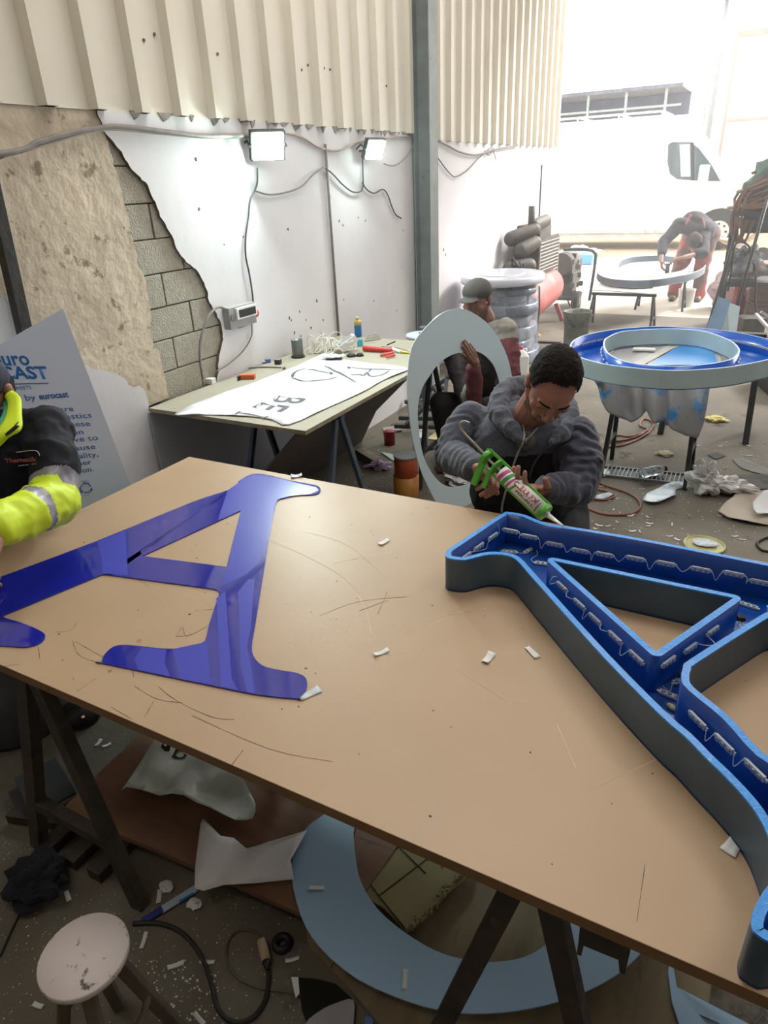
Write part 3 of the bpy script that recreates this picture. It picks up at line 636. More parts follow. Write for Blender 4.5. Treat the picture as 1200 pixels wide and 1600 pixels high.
cable('lamp_cable', [atx(*p, 0.03) for p in [(600, 256), (616, 259), (632, 248), (646, 228)]], 0.004, m_cable, 'thin grey cable curving from the right floodlight to the column')
cable('socket_cable', [atx(*p, 0.03) for p in [(352, 483), (340, 480), (326, 495), (316, 520), (312, 550), (315, 580), (318, 592)]], 0.007, m_cable, 'grey cable curving left of the socket box down to the bench')
cable('socket_cable', [atx(*p, 0.03) for p in [(393, 505), (393, 525), (380, 548), (358, 568), (338, 580)]], 0.004, m_cable, 'thin grey cable falling right of the socket box to the bench')
# conduit
a, e = atx(508, 225, 0.025), atx(528, 505, 0.025)
o = MB().cyl(Vector((0.025, (a.y + e.y) / 2, 0.8)), Vector((0.025, (a.y + e.y) / 2, a.z)), 0.0085, n=10).build('conduit', m_cable); tag(recenter(o), 'thin vertical grey conduit on the white wall between the floodlights and the bench', 'pipe')
# floodlights
def flood(c, n, w, hgt, pw, label):
    n = Vector(n).normalized(); t = thing('floodlight', c, label, 'lamp', None); s = n.cross(Vector((0, 0, 1))).normalized(); u = s.cross(n); R = Matrix((s, u, n)).transposed()
    MB().box(Vector(c) - n * 0.02, (w, hgt, 0.035), R).build('housing', m_steel, t, bevel=0.004)
    MB().box(Vector(c) + n * 0.004, (w * 0.86, hgt * 0.86, 0.010), R).build('lamp_face', mat('led_face', (255, 255, 255), emit=(225, 255, 246), es=60.0), t)
    b = MB(); b.tube([Vector(c) - s * w * 0.52, Vector(c) - s * w * 0.52 - n * 0.06 + u * 0.01, Vector((0.015, c[1], c[2])) - s * w * 0.3, Vector((0.015, c[1], c[2])) + s * w * 0.3, Vector(c) + s * w * 0.52 - n * 0.06 + u * 0.01, Vector(c) + s * w * 0.52], 0.006, 6); b.build('bracket', m_steel, t)
    light('floodlight_beam', 'AREA', Vector(c) + n * 0.03, n, pw, (0.84, 1.0, 0.96), w * 0.8, hgt * 0.8)
flood(Vector((0.13, 3.32, 1.945)), (0.75, -0.62, -0.42), 0.19, 0.15, 16, 'glaring white floodlight on the left, nearest the cracked wall')
flood(Vector((0.13, 4.50, 1.945)), (0.85, -0.3, -0.42), 0.16, 0.13, 11, 'glaring white floodlight on the right, nearest the steel column')
# socket box
t = thing('socket_box', Vector((0.03, 3.0, 1.03)), 'grey socket box with red plug on the white wall above the bench', 'socket')
def wbox(x0, x1, y0, y1, z0, z1, name, m, par, bev=0.003): return MB().box(((x0 + x1) / 2, (y0 + y1) / 2, (z0 + z1) / 2), (x1 - x0, y1 - y0, z1 - z0)).build(name, m, par, bevel=bev)
p0, p1 = atx(351, 515, 0.013), atx(392, 478, 0.013)
y0, y1, z0, z1 = p0.y, p1.y - 0.02, p0.z, p0.z + 0.115
wbox(0.013, 0.06, y0, y1, z0, z1, 'housing', m_grey, t)
wbox(0.06, 0.075, y0 + 0.05, y1 - 0.005, z0 + 0.045, z1 - 0.008, 'cover', m_white, t)
wbox(0.075, 0.079, y0 + 0.065, y1 - 0.02, z0 + 0.055, z1 - 0.02, 'window', m_black, t, 0.001)
MB().cyl((0.06, y0 + 0.025, z0 + 0.06), (0.068, y0 + 0.025, z0 + 0.06), 0.020, n=16).build('socket_face', mat('mid_grey', (112, 112, 112)), t)
MB().cyl((0.03, y1 + 0.004, z0 + 0.05), (0.03, y1 + 0.035, z0 + 0.045), 0.024, n=14).build('red_plug', mat('red_plug', (188, 60, 58), 0.5), t)
# dark steel prop leaning at the far left
o = MB().bar(Vector((0.10, 1.62, 1.86)), Vector((0.20, 1.90, 0.0)), 0.055, 0.045); 
pt, pb = atx(-4, 330, 0.05), atx(37, 512, 0.06)
dr = (pb - pt).normalized(); o = MB().bar(pt - dr * 0.5, pb + dr * ((0.0 - pb.z) / dr.z), 0.05, 0.04, up=(1, 0, 0)).build('steel_prop', m_steel, bevel=0.003); tag(recenter(o), 'dark steel bar leaning on the concrete wall at the left edge', 'bar')
# ================================================================ printed acrylic sheet leaning on the wall
m_sheet = mat('pale_blue_film_sheet', (212, 224, 246), 0.35, 0.04, 2, spots=(160, 180, 214), spot_scale=1.5, spot_amt=0.1)
m_ink = mat('blue_ink', (38, 110, 186), 0.5, 0.02); m_ink2 = mat('slate_blue_ink', (62, 104, 168), 0.5, 0.02)
ux = Vector((0.60, 0.80, 0)).normalized(); hz_ = Vector((-ux.y, ux.x, 0)); vz = (Vector((0, 0, 1)) + hz_ * 0.16).normalized(); ns = ux.cross(vz).normalized()
p0 = atx(98, 482, 0.36)
def sh(px, py): return atp(px, py, p0, ns)
out = [(98, 482), (202, 752), (214, 790), (240, 860), (-22, 900), (-22, 551), (0, 538)]
th_ = -ns * 0.004
sp = [sh(*p) for p in out]; low_z = 0.01
sp[3] = sp[2] + (sp[2] - sp[0]).normalized() * ((sp[2].z - low_z) / abs((sp[2] - sp[0]).normalized().z)); 
q = sh(-22, 900); sp[4] = q + vz * ((low_z - q.z) / vz.z)
sheet = MB().plate(sp, [], th_).build('printed_sheet', m_sheet); recenter(sheet)
tag(sheet, 'pale blue printed acrylic sheet leaning on the wall behind the hi-vis jacket', 'sheet')
def stext(name, s, a, e, h, m, bold=0.0):
    A, E = sh(*a), sh(*e); u = (E - A); return text(name, s, A + ns * 0.0006, u, vz - ux * 0.10 - u.normalized() * 0, m, sheet, width=u.length, height=h * 1.0, depth=0.0004, bold=bold)
pm = 0.00195
stext('lettering', 'euro', (-9, 571), (48, 570), 0.050, m_ink, 0.02)
stext('lettering', 'eCAST', (-12, 592), (78, 591), 0.044, m_ink, 0.03)
stext('lettering', 'LIC SHEETS', (8, 609), (50, 608), 0.013, m_ink2, 0.005)
MB().plate([sh(*p) + ns * 0.0005 for p in [(-8, 600), (76, 598), (76, 599.4), (-8, 601.4)]], [], ns * 0.0004).build('printed_line', m_ink2, sheet)
stext('lettering', 'material by', (-26, 629), (57, 625), 0.022, m_ink2, 0.008)
stext('lettering', 'eurocast', (62, 624), (108, 620), 0.022, m_ink2, 0.03)
for s, a, e in [('acrylic sheets are', (-10, 651), (116, 642)), ('highest quality plastics', (-30, 664), (144, 652)), ('in the world. These', (-6, 674), (142, 665)), ('sheets are often', (10, 690), (131, 678)), ('an alternative to', (30, 699), (154, 687)), ('glass because', (50, 710), (150, 701)), ('of optical quality,', (40, 724), (154, 713)), ('and weather', (60, 735), (144, 725)), ('protection.', (82, 745), (147, 736))]:
    stext('lettering', s, a, e, 0.020, m_ink2, 0.006)
b = MB(); c = sh(134, 762)
for k in range(3):
    a0 = 2 * PI * k / 3; P_ = lambda a, r: c + (ux * math.cos(a) + vz * math.sin(a)) * r + ns * 0.001
    b.tube([P_(a0, .018), P_(a0 + 0.9, .021), P_(a0 + 1.5, .020)], 0.0018, 5); b.cyl(P_(a0 + 1.5, .020), P_(a0 + 1.9, .022), 0.006, 0.0005, n=3)
b.build('recycling_mark', m_ink2, sheet)
stext('lettering', 'PMMA', (128, 753), (139, 752), 0.005, m_ink2); stext('lettering', 'please recycle', (130, 775), (140, 774), 0.004, m_ink2)
# ================================================================ bench along the wall
m_bench = mat('grey_board', (164, 158, 142), 0.7, 0.12, 3, 0.15, 40, spots=(196, 190, 176), spot_scale=9, spot_amt=0.2)
m_benchedge = mat('worn_board_edge', (150, 140, 120), 0.8, 0.2, 20)
bt = MB().box((0.49, 3.165, 0.79), (0.93, 1.79, 0.02), mi=0); bt.m[0] = bt.m[2] = bt.m[3] = 1
bt = bt.build('bench_board', [m_bench, m_benchedge], bevel=0.001); recenter(bt); tag(bt, 'dusty grey workbench top along the wall carrying tools and a lettered sheet', 'bench')
m_blsteel = mat('blue_grey_steel', (86, 100, 114), 0.5, 0.2, 12, 0.1, 40, metal=0.3)
for y, lab, m in ((2.60, 'dark steel trestle under the near end of the wall bench', m_blsteel), (3.78, 'dark steel trestle under the far end of the wall bench', m_steel)):
    trestle(y, 0.44 if y < 3 else 0.12, 0.91 if y < 3 else 0.86, 0.78, 0.27, 0.028, m, lab, axis='X', h2=0.03)
# lettered white sheet
m_vinyl = mat('white_vinyl', (236, 238, 246), 0.3, 0.02, 3, coat=0.2); m_lett = mat('grey_black_print', (74, 78, 88), 0.5, 0.1, 40)
zs_ = 0.803
wp = [(273, 648), (300, 632), (345, 616), (400, 597), (460, 573), (497, 557), (513, 553), (540, 563), (600, 570), (637, 575), (633, 581), (600, 594), (567, 613), (513, 637), (452, 664), (427, 657), (400, 652), (345, 649), (300, 648)]
wl_ = crom([atz(*p, zs_) for p in wp], 3)
import mathutils
def inside(x, y, L):
    c = False
    for i in range(len(L)):
        a, d = L[i - 1], L[i]
        if (a.y > y) != (d.y > y) and x < (d.x - a.x) * (y - a.y) / (d.y - a.y) + a.x: c = not c
    return c
def vh(x, y): return zs_ + 0.004 * noise.noise(Vector((x * 7, y * 5, 3))) + 0.004 * noise.noise(Vector((x * 16, y * 13, 9))) + 0.003
def filled_sheet(name, loop, hf, m, step=0.03, parent=None, solid=0.0006):
    """sheet with the given XY outline, following a height function"""
    pts = [(p.x, p.y) for p in loop]; n = len(pts); ed = [(i, (i + 1) % n) for i in range(n)]
    x0, x1 = min(p[0] for p in pts), max(p[0] for p in pts); y0, y1 = min(p[1] for p in pts), max(p[1] for p in pts)
    V = [Vector(p) for p in pts]; x = x0 + step / 2; r_ = random.Random(1)
    while x < x1:
        y = y0 + step / 2
        while y < y1:
            a, c = x + r_.uniform(-.2, .2) * step, y + r_.uniform(-.2, .2) * step
            if inside(a, c, loop) and min((Vector((a, c)) - v).length for v in V) > step * 0.4: pts.append((a, c))
            y += step
        x += step
    r = geometry.delaunay_2d_cdt([Vector(p) for p in pts], ed, [], 1, 1e-6)
    b = MB(); b.add([Vector((p.x, p.y, hf(p.x, p.y))) for p in r[0]], [tuple(f) for f in r[2]], 0, True)
    return b.build(name, m, parent, solid=solid)
vs_ = filled_sheet('lettered_sheet', wl_, vh, m_vinyl, 0.04); recenter(vs_); tag(vs_, 'white vinyl sheet with printed letters spread on the wall bench', 'sheet')
def onsheet(s, o, w, h, bold=0.0, sh_=0):
    """letter laid on the bench sheet; o start of baseline, w end of baseline, h top of the first stem"""
    O, Wd, Hh = atz(*o, zs_), atz(*w, zs_), atz(*h, zs_)
    c = bpy.data.curves.new('letter', 'FONT'); c.body = s; c.offset = bold; c.resolution_u = 3; t_ = bpy.data.objects.new('letter', c); COL.objects.link(t_)
    me = bpy.data.meshes.new_from_object(t_.evaluated_get(bpy.context.evaluated_depsgraph_get())); bpy.data.objects.remove(t_)
    xs = [v.co.x for v in me.vertices]; a, e = min(xs), max(xs)
    for v in me.vertices:
        p = O + (Wd - O) * ((v.co.x - a) / (e - a)) + (Hh - O) * (v.co.y / 0.7); v.co = Vector((p.x, p.y, vh(p.x, p.y) + 0.0012))
    me.materials.clear(); me.materials.append(m_lett); return place('printed_letter', me, vs_)
def stroke(l, w=0.006):
    q = crom([atz(300 + x / 3, 460 + y / 3, zs_) for x, y in l], 5, False); b = MB(); vs = []
    for i, p in enumerate(q):
        t_ = (q[min(i + 1, len(q) - 1)] - q[max(i - 1, 0)]); t_.z = 0; t_.normalize(); s_ = Vector((-t_.y, t_.x, 0)) * w * (0.65 + 0.5 * math.sin(PI * i / (len(q) - 1)))
        vs += [p - s_, p + s_]
    for v in vs: v.z = vh(v.x, v.y) + 0.0012
    b.add(vs, [(2 * i, 2 * i + 1, 2 * i + 3, 2 * i + 2) for i in range(len(q) - 1)]); return b.build('printed_letter', m_lett, vs_, fix=False)
for l in ([(735, 345), (790, 350), (860, 355), (930, 357), (1000, 355)], [(745, 380), (785, 378), (805, 385)], [(805, 384), (822, 368), (838, 356)], [(822, 368), (832, 383), (860, 386), (895, 378), (925, 362)], [(733, 340), (738, 352)],
          [(618, 334), (690, 372), (768, 413)], [(540, 354), (590, 362), (655, 373)], [(535, 350), (500, 358), (478, 372), (472, 388), (490, 402), (540, 410), (600, 406), (640, 403), (682, 394)], [(650, 366), (655, 380)]):
    stroke(l, 0.0078)
onsheet('B', (300 + 405 / 3, 460 + 474 / 3), (300 + 368 / 3, 460 + 503 / 3), (300 + 538 / 3, 460 + 492 / 3), 0.012)
onsheet('E', (300 + 330 / 3, 460 + 507 / 3), (300 + 283 / 3, 460 + 534 / 3), (300 + 462 / 3, 460 + 528 / 3), 0.012)
for l in ([(215, 560), (270, 566), (345, 579)], [(228, 552), (205, 568)], [(357, 573), (335, 585)]): stroke(l, 0.006)
# sheets standing under the bench
m_dkboard = mat('dark_brown_board', (92, 84, 82), 0.7, 0.12, 2); m_gyboard = mat('grey_side_board', (176, 176, 182), 0.7, 0.12, 2)
n1 = Vector((.76, 0, -.75)).normalized(); q0 = Vector((0.86, 2.3, 0.76))
pl = [atp(*p, q0, n1) for p in [(478, 676), (634, 590), (612, 603), (588, 642), (533, 757)]]
pl[0] = Vector((q0.x, 2.36, 0.76)); pl[1] = Vector((q0.x, 3.9, 0.76)); pl[2] = Vector((q0.x, 3.6, 0.755))
d5 = (pl[4] - pl[3]).normalized(); pl[4] = pl[3] + d5 * ((pl[3].z - 0.005) / abs(d5.z)); pl = [pl[0], pl[2] + Vector((0, .02, 0)), pl[3], pl[4]]
pl.append(Vector((0.12, 2.36, 0.005)))
o = MB().plate(pl, [], -n1 * 0.008).build('leaning_board', m_dkboard); tag(recenter(o), 'large dark brown board standing under the front edge of the wall bench', 'board')
o = MB().plate([Vector((0.06, 2.262, 0.003)), Vector((0.06, 4.0, 0.003)), Vector((0.02, 4.0, 0.776)), Vector((0.02, 2.262, 0.776))], [], (0.008, 0, 0)).build('leaning_board', m_gyboard); tag(recenter(o), 'long grey board standing against the wall under the bench', 'board')
# ---- things on the bench
def on(px, py): return atz(px, py, 0.80)
def simple_box(name, px, py, d, rz, m, label, cat, mtop=None, group=None):
    p = on(px, py); b = MB().box(p + Vector((0, 0, d[2] / 2)), d, rz)
    if mtop: b.m[1] = 1
    o = b.build(name, [m, mtop] if mtop else m, bevel=0.002); tag(recenter(o), label, cat, group); return o
m_orange = mat('orange_card', (206, 108, 64), 0.6, 0.1, 20); m_dk = mat('dark_plastic', (52, 54, 60), 0.4, 0.1, 20); m_redp = mat('red_plastic', (196, 52, 48), 0.4, 0.1, 10)
o = simple_box('connector_box', 326, 599, (0.075, 0.04, 0.03), 0.15, m_white, 'small white box with a grey cable at the left end of the bench', 'box')
t = thing('snap_box', on(387, 592), 'small orange cardboard box near the left edge of the lettered sheet', 'box')
MB().box(on(387, 592) + Vector((0, 0, .013)), (0.085, 0.036, 0.026), 0.42).build('carton', m_orange, t, bevel=.001); MB().box(on(374, 594) + Vector((0, 0, .013)), (0.012, 0.030, 0.022), 0.42).build('end_flap', m_dk, t)
o = MB().ell(on(376, 578) + Vector((0, 0, .01)), (0.02, 0.008, 0.009)).ell(on(382, 577) + Vector((0, 0, .01)), (0.012, 0.009, 0.010)).build('red_clamp', m_redp); tag(recenter(o), 'tiny red clamp lying beside the wall cable on the bench', 'clamp')
b = MB(); 
for i in range(6): a = i * 1.1; b.ell(on(402 + 2.5 * i, 568 - (i % 2) * 2) + Vector((0, 0, .008 + .003 * (i % 3))), (.014, .010, .008), Matrix.Rotation(a, 3, 'Z'), 6)
o = b.build('crumpled_tissue', mat('grey_tissue', (196, 196, 184), 0.8)); tag(recenter(o), 'crumpled whitish tissue behind the dark cube on the bench', 'tissue')
simple_box('blue_clip', 418, 567, (0.04, 0.012, 0.022), 0.7, mat('blue_clip', (92, 120, 184)), 'small blue plastic clip left of the dark cube on the bench', 'clip')
simple_box('plug_adapter', 435, 569, (0.036, 0.032, 0.03), 0.2, m_dk, 'dark little cube with a grey top on the bench by the lettered sheet', 'adapter', m_grey)
simple_box('metal_nut', 444, 577, (0.018, 0.016, 0.014), 0.5, mat('brass_grey', (150, 138, 112), 0.4, metal=.5), 'small metal nut beside the dark cube on the bench', 'nut')
cable('bench_cable', [on(338, 590) + Vector((0, 0, .005)), on(352, 585) + Vector((0, 0, .005)), on(380, 578) + Vector((0, 0, .005)), on(410, 575) + Vector((0, 0, .005)), on(440, 576) + Vector((0, 0, .006))], 0.0035, m_cabledk, 'dark cable lying along the left part of the bench top')
# grey can on a black rubber foot
c = on(466, 558); t = thing('grey_can', c, 'open grey metal can standing on a black rubber base on the bench', 'can')
MB().lathe([(0.042, 0), (0.044, .006), (0.040, .012), (0.028, .014)], c, 20).build('rubber_base', m_black, t)
MB().lathe([(0.034, .014), (0.035, .016), (0.035, .106), (0.036, .108), (0.033, .108), (0.032, .03), (.001, .03)], c, 24).build('can_body', mat('zinc', (124, 128, 130), 0.45, 0.1, 20, metal=.5), t)
b = MB(); b.lathe([(0.012, 0), (0.013, .05), (0.010, .052)], c + Vector((-0.02, 0.055, 0)), 12); o = b.build('small_jar', m_grey); tag(recenter(o), 'tiny grey jar behind the open grey can', 'jar')
# tangle of white wires
rr = random.Random(14); b = MB(); c0 = on(505, 553)
for k in range(34):
    c = c0 + Vector((rr.uniform(-.09, .13), rr.uniform(-.05, .14), rr.uniform(.01, .07))); r = rr.uniform(.02, .06); ax = Vector((rr.uniform(-1, 1), rr.uniform(-1, 1), rr.uniform(-.4, 1))).normalized(); x = ax.orthogonal().normalized(); y = ax.cross(x)
    b.tube([c + (x * math.cos(a) * r + y * math.sin(a) * r * .7) + ax * .004 * a for a in [i * .5 for i in range(rr.randint(8, 15))]], 0.0026, 5)
b.v = [(v[0], v[1], max(v[2], 0.803)) for v in b.v]
o = b.build('wire_tangle', mat('cream_wire', (226, 222, 210), 0.5), fix=False); tag(recenter(o), 'tangled heap of cream coloured wires on the far part of the bench', 'wire', kind='stuff')
o = simple_box('white_carton', 519, 545, (0.03, 0.03, 0.07), 0.3, m_white, 'small upright white carton standing in the wire tangle', 'carton')
t = thing('tool_carton', on(543, 548), 'tilted white and grey carton lying right of the wire tangle', 'carton'); R = Matrix.Rotation(0.9, 3, 'Z') @ Matrix.Rotation(-0.5, 3, 'Y')
MB().box(on(543, 550) + Vector((0, 0, .055)), (0.13, 0.055, 0.045), R).build('carton_body', m_white, t, bevel=.002); MB().box(on(543, 550) + Vector((0, 0, .055)) + R @ Vector((0, 0, .0235)), (0.10, 0.04, 0.002), R).build('printed_face', mat('grey_print', (150, 158, 172), .5, .3, 60), t)
c = on(529, 560) + Vector((0, 0, .032)); ax = Vector((.55, -.8, 0)).normalized(); x = ax.orthogonal().normalized(); 
R = Matrix((Vector((0, 0, 1)).cross(ax), Vector((0, 0, 1)), ax)).transposed()
o = MB().lathe([(.031, -.009), (.031, .009), (.022, .009), (.022, -.009), (.031, -.009)], c, 28, R=R).build('tape_roll', mat('tape_beige', (196, 190, 168), .4)); tag(recenter(o), 'beige tape roll standing on edge in front of the wire tangle', 'tape')
b = MB(); 
for dx, r in ((0, .03), (.045, .024)): b.lathe([(r, 0), (r * 1.02, .006), (r * .6, .018), (.004, .02)], on(549, 557) + Vector((dx, dx * .6, 0)), 16)
o = b.build('sanding_pad', m_black); tag(recenter(o), 'pair of black rubber pads in front of the tilted carton', 'pad')
b = MB(); o = MB().box(on(522, 563) + Vector((0, 0, .006)), (.10, .03, .01), 0.4).build('dark_offcut', m_dk, bevel=.001); tag(recenter(o), 'dark flat plastic offcut behind the lettered sheet', 'offcut')
b = MB().grid(lambda u, v: on(500, 563) + Vector((u * .14, v * .07, .012 + .02 * noise.noise(Vector((u * 4, v * 4, 1)))  + .015)), 10, 8); o = b.build('paper_wad', m_paper, solid=.001); tag(recenter(o), 'crumpled white paper at the top corner of the lettered sheet', 'paper')
# spray can
c = on(560, 526); t = thing('spray_can', c, 'blue spray can with a yellow cap at the back of the bench', 'can')
MB().lathe([(.024, 0), (.025, .003), (.025, .075), (.0245, .078)], c, 20).build('can_body', mat('can_blue', (34, 112, 176), .35), t); MB().lathe([(.025, .078), (.025, .105), (.020, .112)], c, 20).build('label_band', mat('can_yellow', (206, 190, 110), .4), t); MB().lathe([(.013, .112), (.013, .128), (.010, .132)], c, 16).build('cap', mat('can_cream', (216, 206, 160), .4), t)
simple_box('tissue_pack', 563, 541, (.035, .02, .045), .3, mat('cyan_card', (86, 176, 190), .5), 'small cyan packet standing in front of the spray can', 'packet')
b = MB()
for i in range(6): b.bar(on(570 + i, 534 - i * 1.2) + Vector((0, 0, .006 + .004 * (i % 3))), on(595 - i, 530 - i) + Vector((0, 0, .006 + .004 * (i % 3))), .012, .004)
o = b.build('strip_offcuts', mat('grey_strip', (168, 164, 152), .6)); tag(recenter(o), 'pile of grey strip offcuts right of the spray can', 'offcuts', kind='stuff')
# red hand tool
c = on(588, 551); t = thing('rivet_gun', c, 'bright red hand tool lying on the bench behind the lettered sheet', 'tool'); a = on(570, 549) + Vector((0, 0, .018)); e = on(610, 552) + Vector((0, 0, .018))
MB().cap(a, e, .016, .015).build('tool_body', m_redp, t); MB().cap(on(596, 558) + Vector((0, 0, .012)), on(614, 555) + Vector((0, 0, .014)), .009, .010).cap(on(604, 561) + Vector((0, 0, .012)), on(616, 558) + Vector((0, 0, .012)), .007, .008).build('tool_handle', mat('coral_plastic', (222, 96, 92), .4), t)
MB().bar(on(605, 544) + Vector((0, 0, .02)), on(618, 541) + Vector((0, 0, .03)), .006, .006).build('tool_nose', m_black, t)
t = thing('yellow_glue_tube', on(622, 552), 'white and yellow glue tube on the bench beside the red tool', 'tube'); MB().cap(on(614, 548) + Vector((0, 0, .010)), on(624, 552) + Vector((0, 0, .010)), .012, .010).build('tube_body', m_white, t); MB().cap(on(628, 552) + Vector((0, 0, .008)), on(640, 553) + Vector((0, 0, .006)), .010, .006).build('tube_tip', mat('yellow_plastic', (206, 190, 70), .4), t)
cable('thin_rod', [on(596, 543) + Vector((0, 0, .006)), on(620, 545) + Vector((0, 0, .006)), on(640, 551) + Vector((0, 0, .006))], .0015, m_black, 'thin black wire lying beyond the red tool on the bench', 'wire')
# disc on a stand beyond the bench
c = atz(646, 522, 0.80); t = thing('grinder_stand', Vector((c.x + .08, 4.22, 0)), 'round pale disc on a metal stand beyond the far end of the bench', 'disc')
cc = Vector((0.60, 4.22, 0)); MB().lathe([(.12, .79), (.125, .80), (.12, .812), (.05, .814)], cc, 32).build('disc', mat('pale_disc', (206, 214, 226), .3), t); MB().lathe([(.09, 0), (.09, .012), (.018, .02), (.018, .79)], cc, 18).build('stand', m_steel, t)
MB().lathe([(.035, .814), (.035, .822), (.015, .826), (.015, .850), (.028, .855), (.028, .862)], cc, 16).build('spindle', mat('zinc', (124, 128, 130)), t)
# ================================================================ middle of the hall
# ---- leaning letter O (flat panel in pale film), held upright behind the table
m_pale_film = mat('pale_cyan_film', (206, 224, 234), 0.22, 0.03, 2, coat=0.25)
uO = Vector((0.4, 0.92, 0)).normalized(); hO = Vector((-uO.y, uO.x, 0)); vO = (Vector((0, 0, 1)) + hO * 0.10).normalized(); nO = uO.cross(vO).normalized(); pO = Vector((1.22, 3.35, 0.0))
def lo(px, py): return atp(px, py, pO, nO)
O_out = [(637, 592), (641, 552), (650, 530), (662.5, 515), (685, 493), (708, 483), (728, 484), (747.5, 494), (764.5, 508), (779, 528), (793, 558), (800, 588), (806, 625), (808, 665), (804, 710), (793, 755), (775, 795), (755, 817)]
O_out2 = [(716, 817), (697, 803), (681, 784), (668, 759), (657, 733), (647, 697), (641, 663), (638, 629)]
O_in = [(728, 549), (705, 555), (685, 569), (671, 588), (660, 606), (654, 629), (653, 654), (657, 691), (664, 719), (677, 742), (691, 756), (705, 761), (719, 760), (736, 754), (754, 738), (770, 712), (780, 680), (785, 645), (783, 612), (779, 590), (771, 570), (757, 555), (742, 548)]
lp = crom([lo(*p) for p in O_out] + [lo(738, 824)] + [lo(*p) for p in O_out2], 3); sp_ = crom([lo(*p) for p in O_in], 3)
mz = min(p.z for p in lp)
o = MB().plate(lp, [sp_], nO * 0.005 if nO.dot(CAM - pO) < 0 else -nO * 0.005).build('letter_panel', m_pale_film); leanO = recenter(o)
tag(leanO, 'pale cyan flat letter O held upright by the man in the cap', 'letter')
# ---- blue channel letter O on trestles
m_oblue = mat('channel_blue_bright', (24, 96, 196), 0.22, 0.08, 5, coat=0.4); m_oside = mat('pale_oversprayed_side', (184, 204, 210), 0.4, 0.12, 4, spots=(110, 130, 140), spot_scale=3, spot_amt=.2, metal=.2); m_orim = mat('white_blue_rim', (190, 216, 244), 0.4, 0.1, 30)
ZR = 0.85
Oo = [(890, 541), (897, 531), (917, 522.5), (959, 514.5), (1016, 510), (1072, 511), (1115, 514.5), (1157, 520), (1200, 529.5), (1224, 539), (1230, 549), (1222, 556), (1200, 562), (1157, 571), (1115, 576), (1058, 579), (1002, 576), (945, 569), (905, 558), (892, 549)]
Oi = [(945, 534), (951, 527), (973, 518), (1016, 514.5), (1058, 514), (1101, 518), (1138, 531), (1152, 543), (1152, 552), (1138, 562), (1101, 569), (1058, 572), (1016, 570), (979, 565), (954, 554), (946, 543)]
lo_ = crom([atz(*p, ZR) for p in Oo], 4); li_ = crom([atz(*p, ZR) for p in Oi], 4)
if area2(lo_) < 0: lo_.reverse()
if area2(li_) > 0: li_.reverse()
chO = thing('channel_letter', (2.2, 4.3, 0.75), 'bright blue channel letter O with grey sides lying on a sheeted trestle', 'letter')
channel(chO, lo_, li_, 0.75, ZR, mats=(m_orim, m_oblue, m_oside), wt=0.008)
co = sum(lo_, Vector()) / len(lo_)
def mods(loop, idx, z, off=0.012):
    for i in idx:
        a, e = loop[i % len(loop)], loop[(i + 1) % len(loop)]; d = (e - a).normalized(); n = Vector((-d.y, d.x, 0)); c = a + n * off; module(Vector((c.x, c.y, z)), d, n, chO)
mods(lo_, [i for i in range(len(lo_)) if lo_[i].y > 4.25], 0.80); mods(li_, [i for i in range(0, len(li_), 2) if li_[i].x < 1.98 or li_[i].x > 2.5], 0.80)
# trestles under it
trestle(4.30, 1.90, 2.34, 0.735, 0.17, 0.032, m_steel, 'dark steel trestle under the blue letter O, near the drain grate', axis='X')
trestle(5.22, 2.12, 2.62, 0.735, 0.12, 0.05, m_steel, 'dark steel trestle under the far side of the blue letter O', axis='X')
# plastic sheet lying on the trestle and hanging down in front
m_drape = mat('grey_plastic_sheet', (172, 172, 176), 0.4, 0.1, 6, spots=(70, 150, 220), spot_scale=3.2, spot_amt=0.45, coat=.2)
bot = [(928, 596), (938, 622), (950, 645), (965, 655), (985, 661), (1002, 652), (1010, 642), (1022, 662), (1040, 660), (1052, 672), (1070, 684), (1090, 686), (1100, 660), (1108, 610)]
bz = [aty(*p, 3.98) for p in bot]; X0, X1 = bz[0].x, bz[-1].x
def drape(u, v):
    k = u * (len(bz) - 1); i = min(int(k), len(bz) - 2); b0 = bz[i].lerp(bz[i + 1], k - i); x = X0 + (X1 - X0) * u
    if v < 0.55:
        t = v / 0.55; y = 5.0 - t * 0.98; return Vector((x + .02 * math.sin(y * 9), y, 0.742 + .003 * math.sin(x * 30 + y * 11)))
    t = (v - 0.55) / 0.45; fold = math.sin(u * 34 + 2 * noise.noise(Vector((u * 5, 0, 0)))) * 0.022 * min(1, t * 2)
    return Vector((x * (1 - t) + b0.x * t, 4.02 - 0.03 * math.sin(t * PI / 2) + fold, 0.742 - (0.742 - b0.z) * t))
o = MB().grid(drape, 70, 40).build('plastic_sheet', m_drape, fix=False, solid=.0015); tag(recenter(o), 'grey plastic sheet splashed with blue draped over the trestle under the letter O', 'sheet')
m_bfilm = mat('blue_film_strip', (60, 140, 214), 0.25, 0.15, 6)
q = [atz(*p, 0.7485) for p in [(1010, 571), (1062, 540), (1112, 541), (1122, 570)]]; o = MB().plate(q, [], (0, 0, .001)).build('blue_film', m_bfilm); tag(recenter(o), 'blue plastic film under the opening of the letter O', 'film')
q = [atz(*p, 0.7485) for p in [(985, 570), (1042, 541), (1058, 541), (1004, 571)]]; o = MB().plate(q, [], (0, 0, .001)).build('grey_tape', mat('grey_tape', (196, 192, 188), .5)); tag(recenter(o), 'pale grey tape band seen through the opening of the letter O', 'tape')
c = atz(1006, 548, 0.75); o = MB().box(c + Vector((0, 0, .009)), (.13, .05, .012), 0.1).build('white_tray', m_white, bevel=.003); tag(recenter(o), 'small flat white tray lying inside the opening of the blue letter O', 'tray')
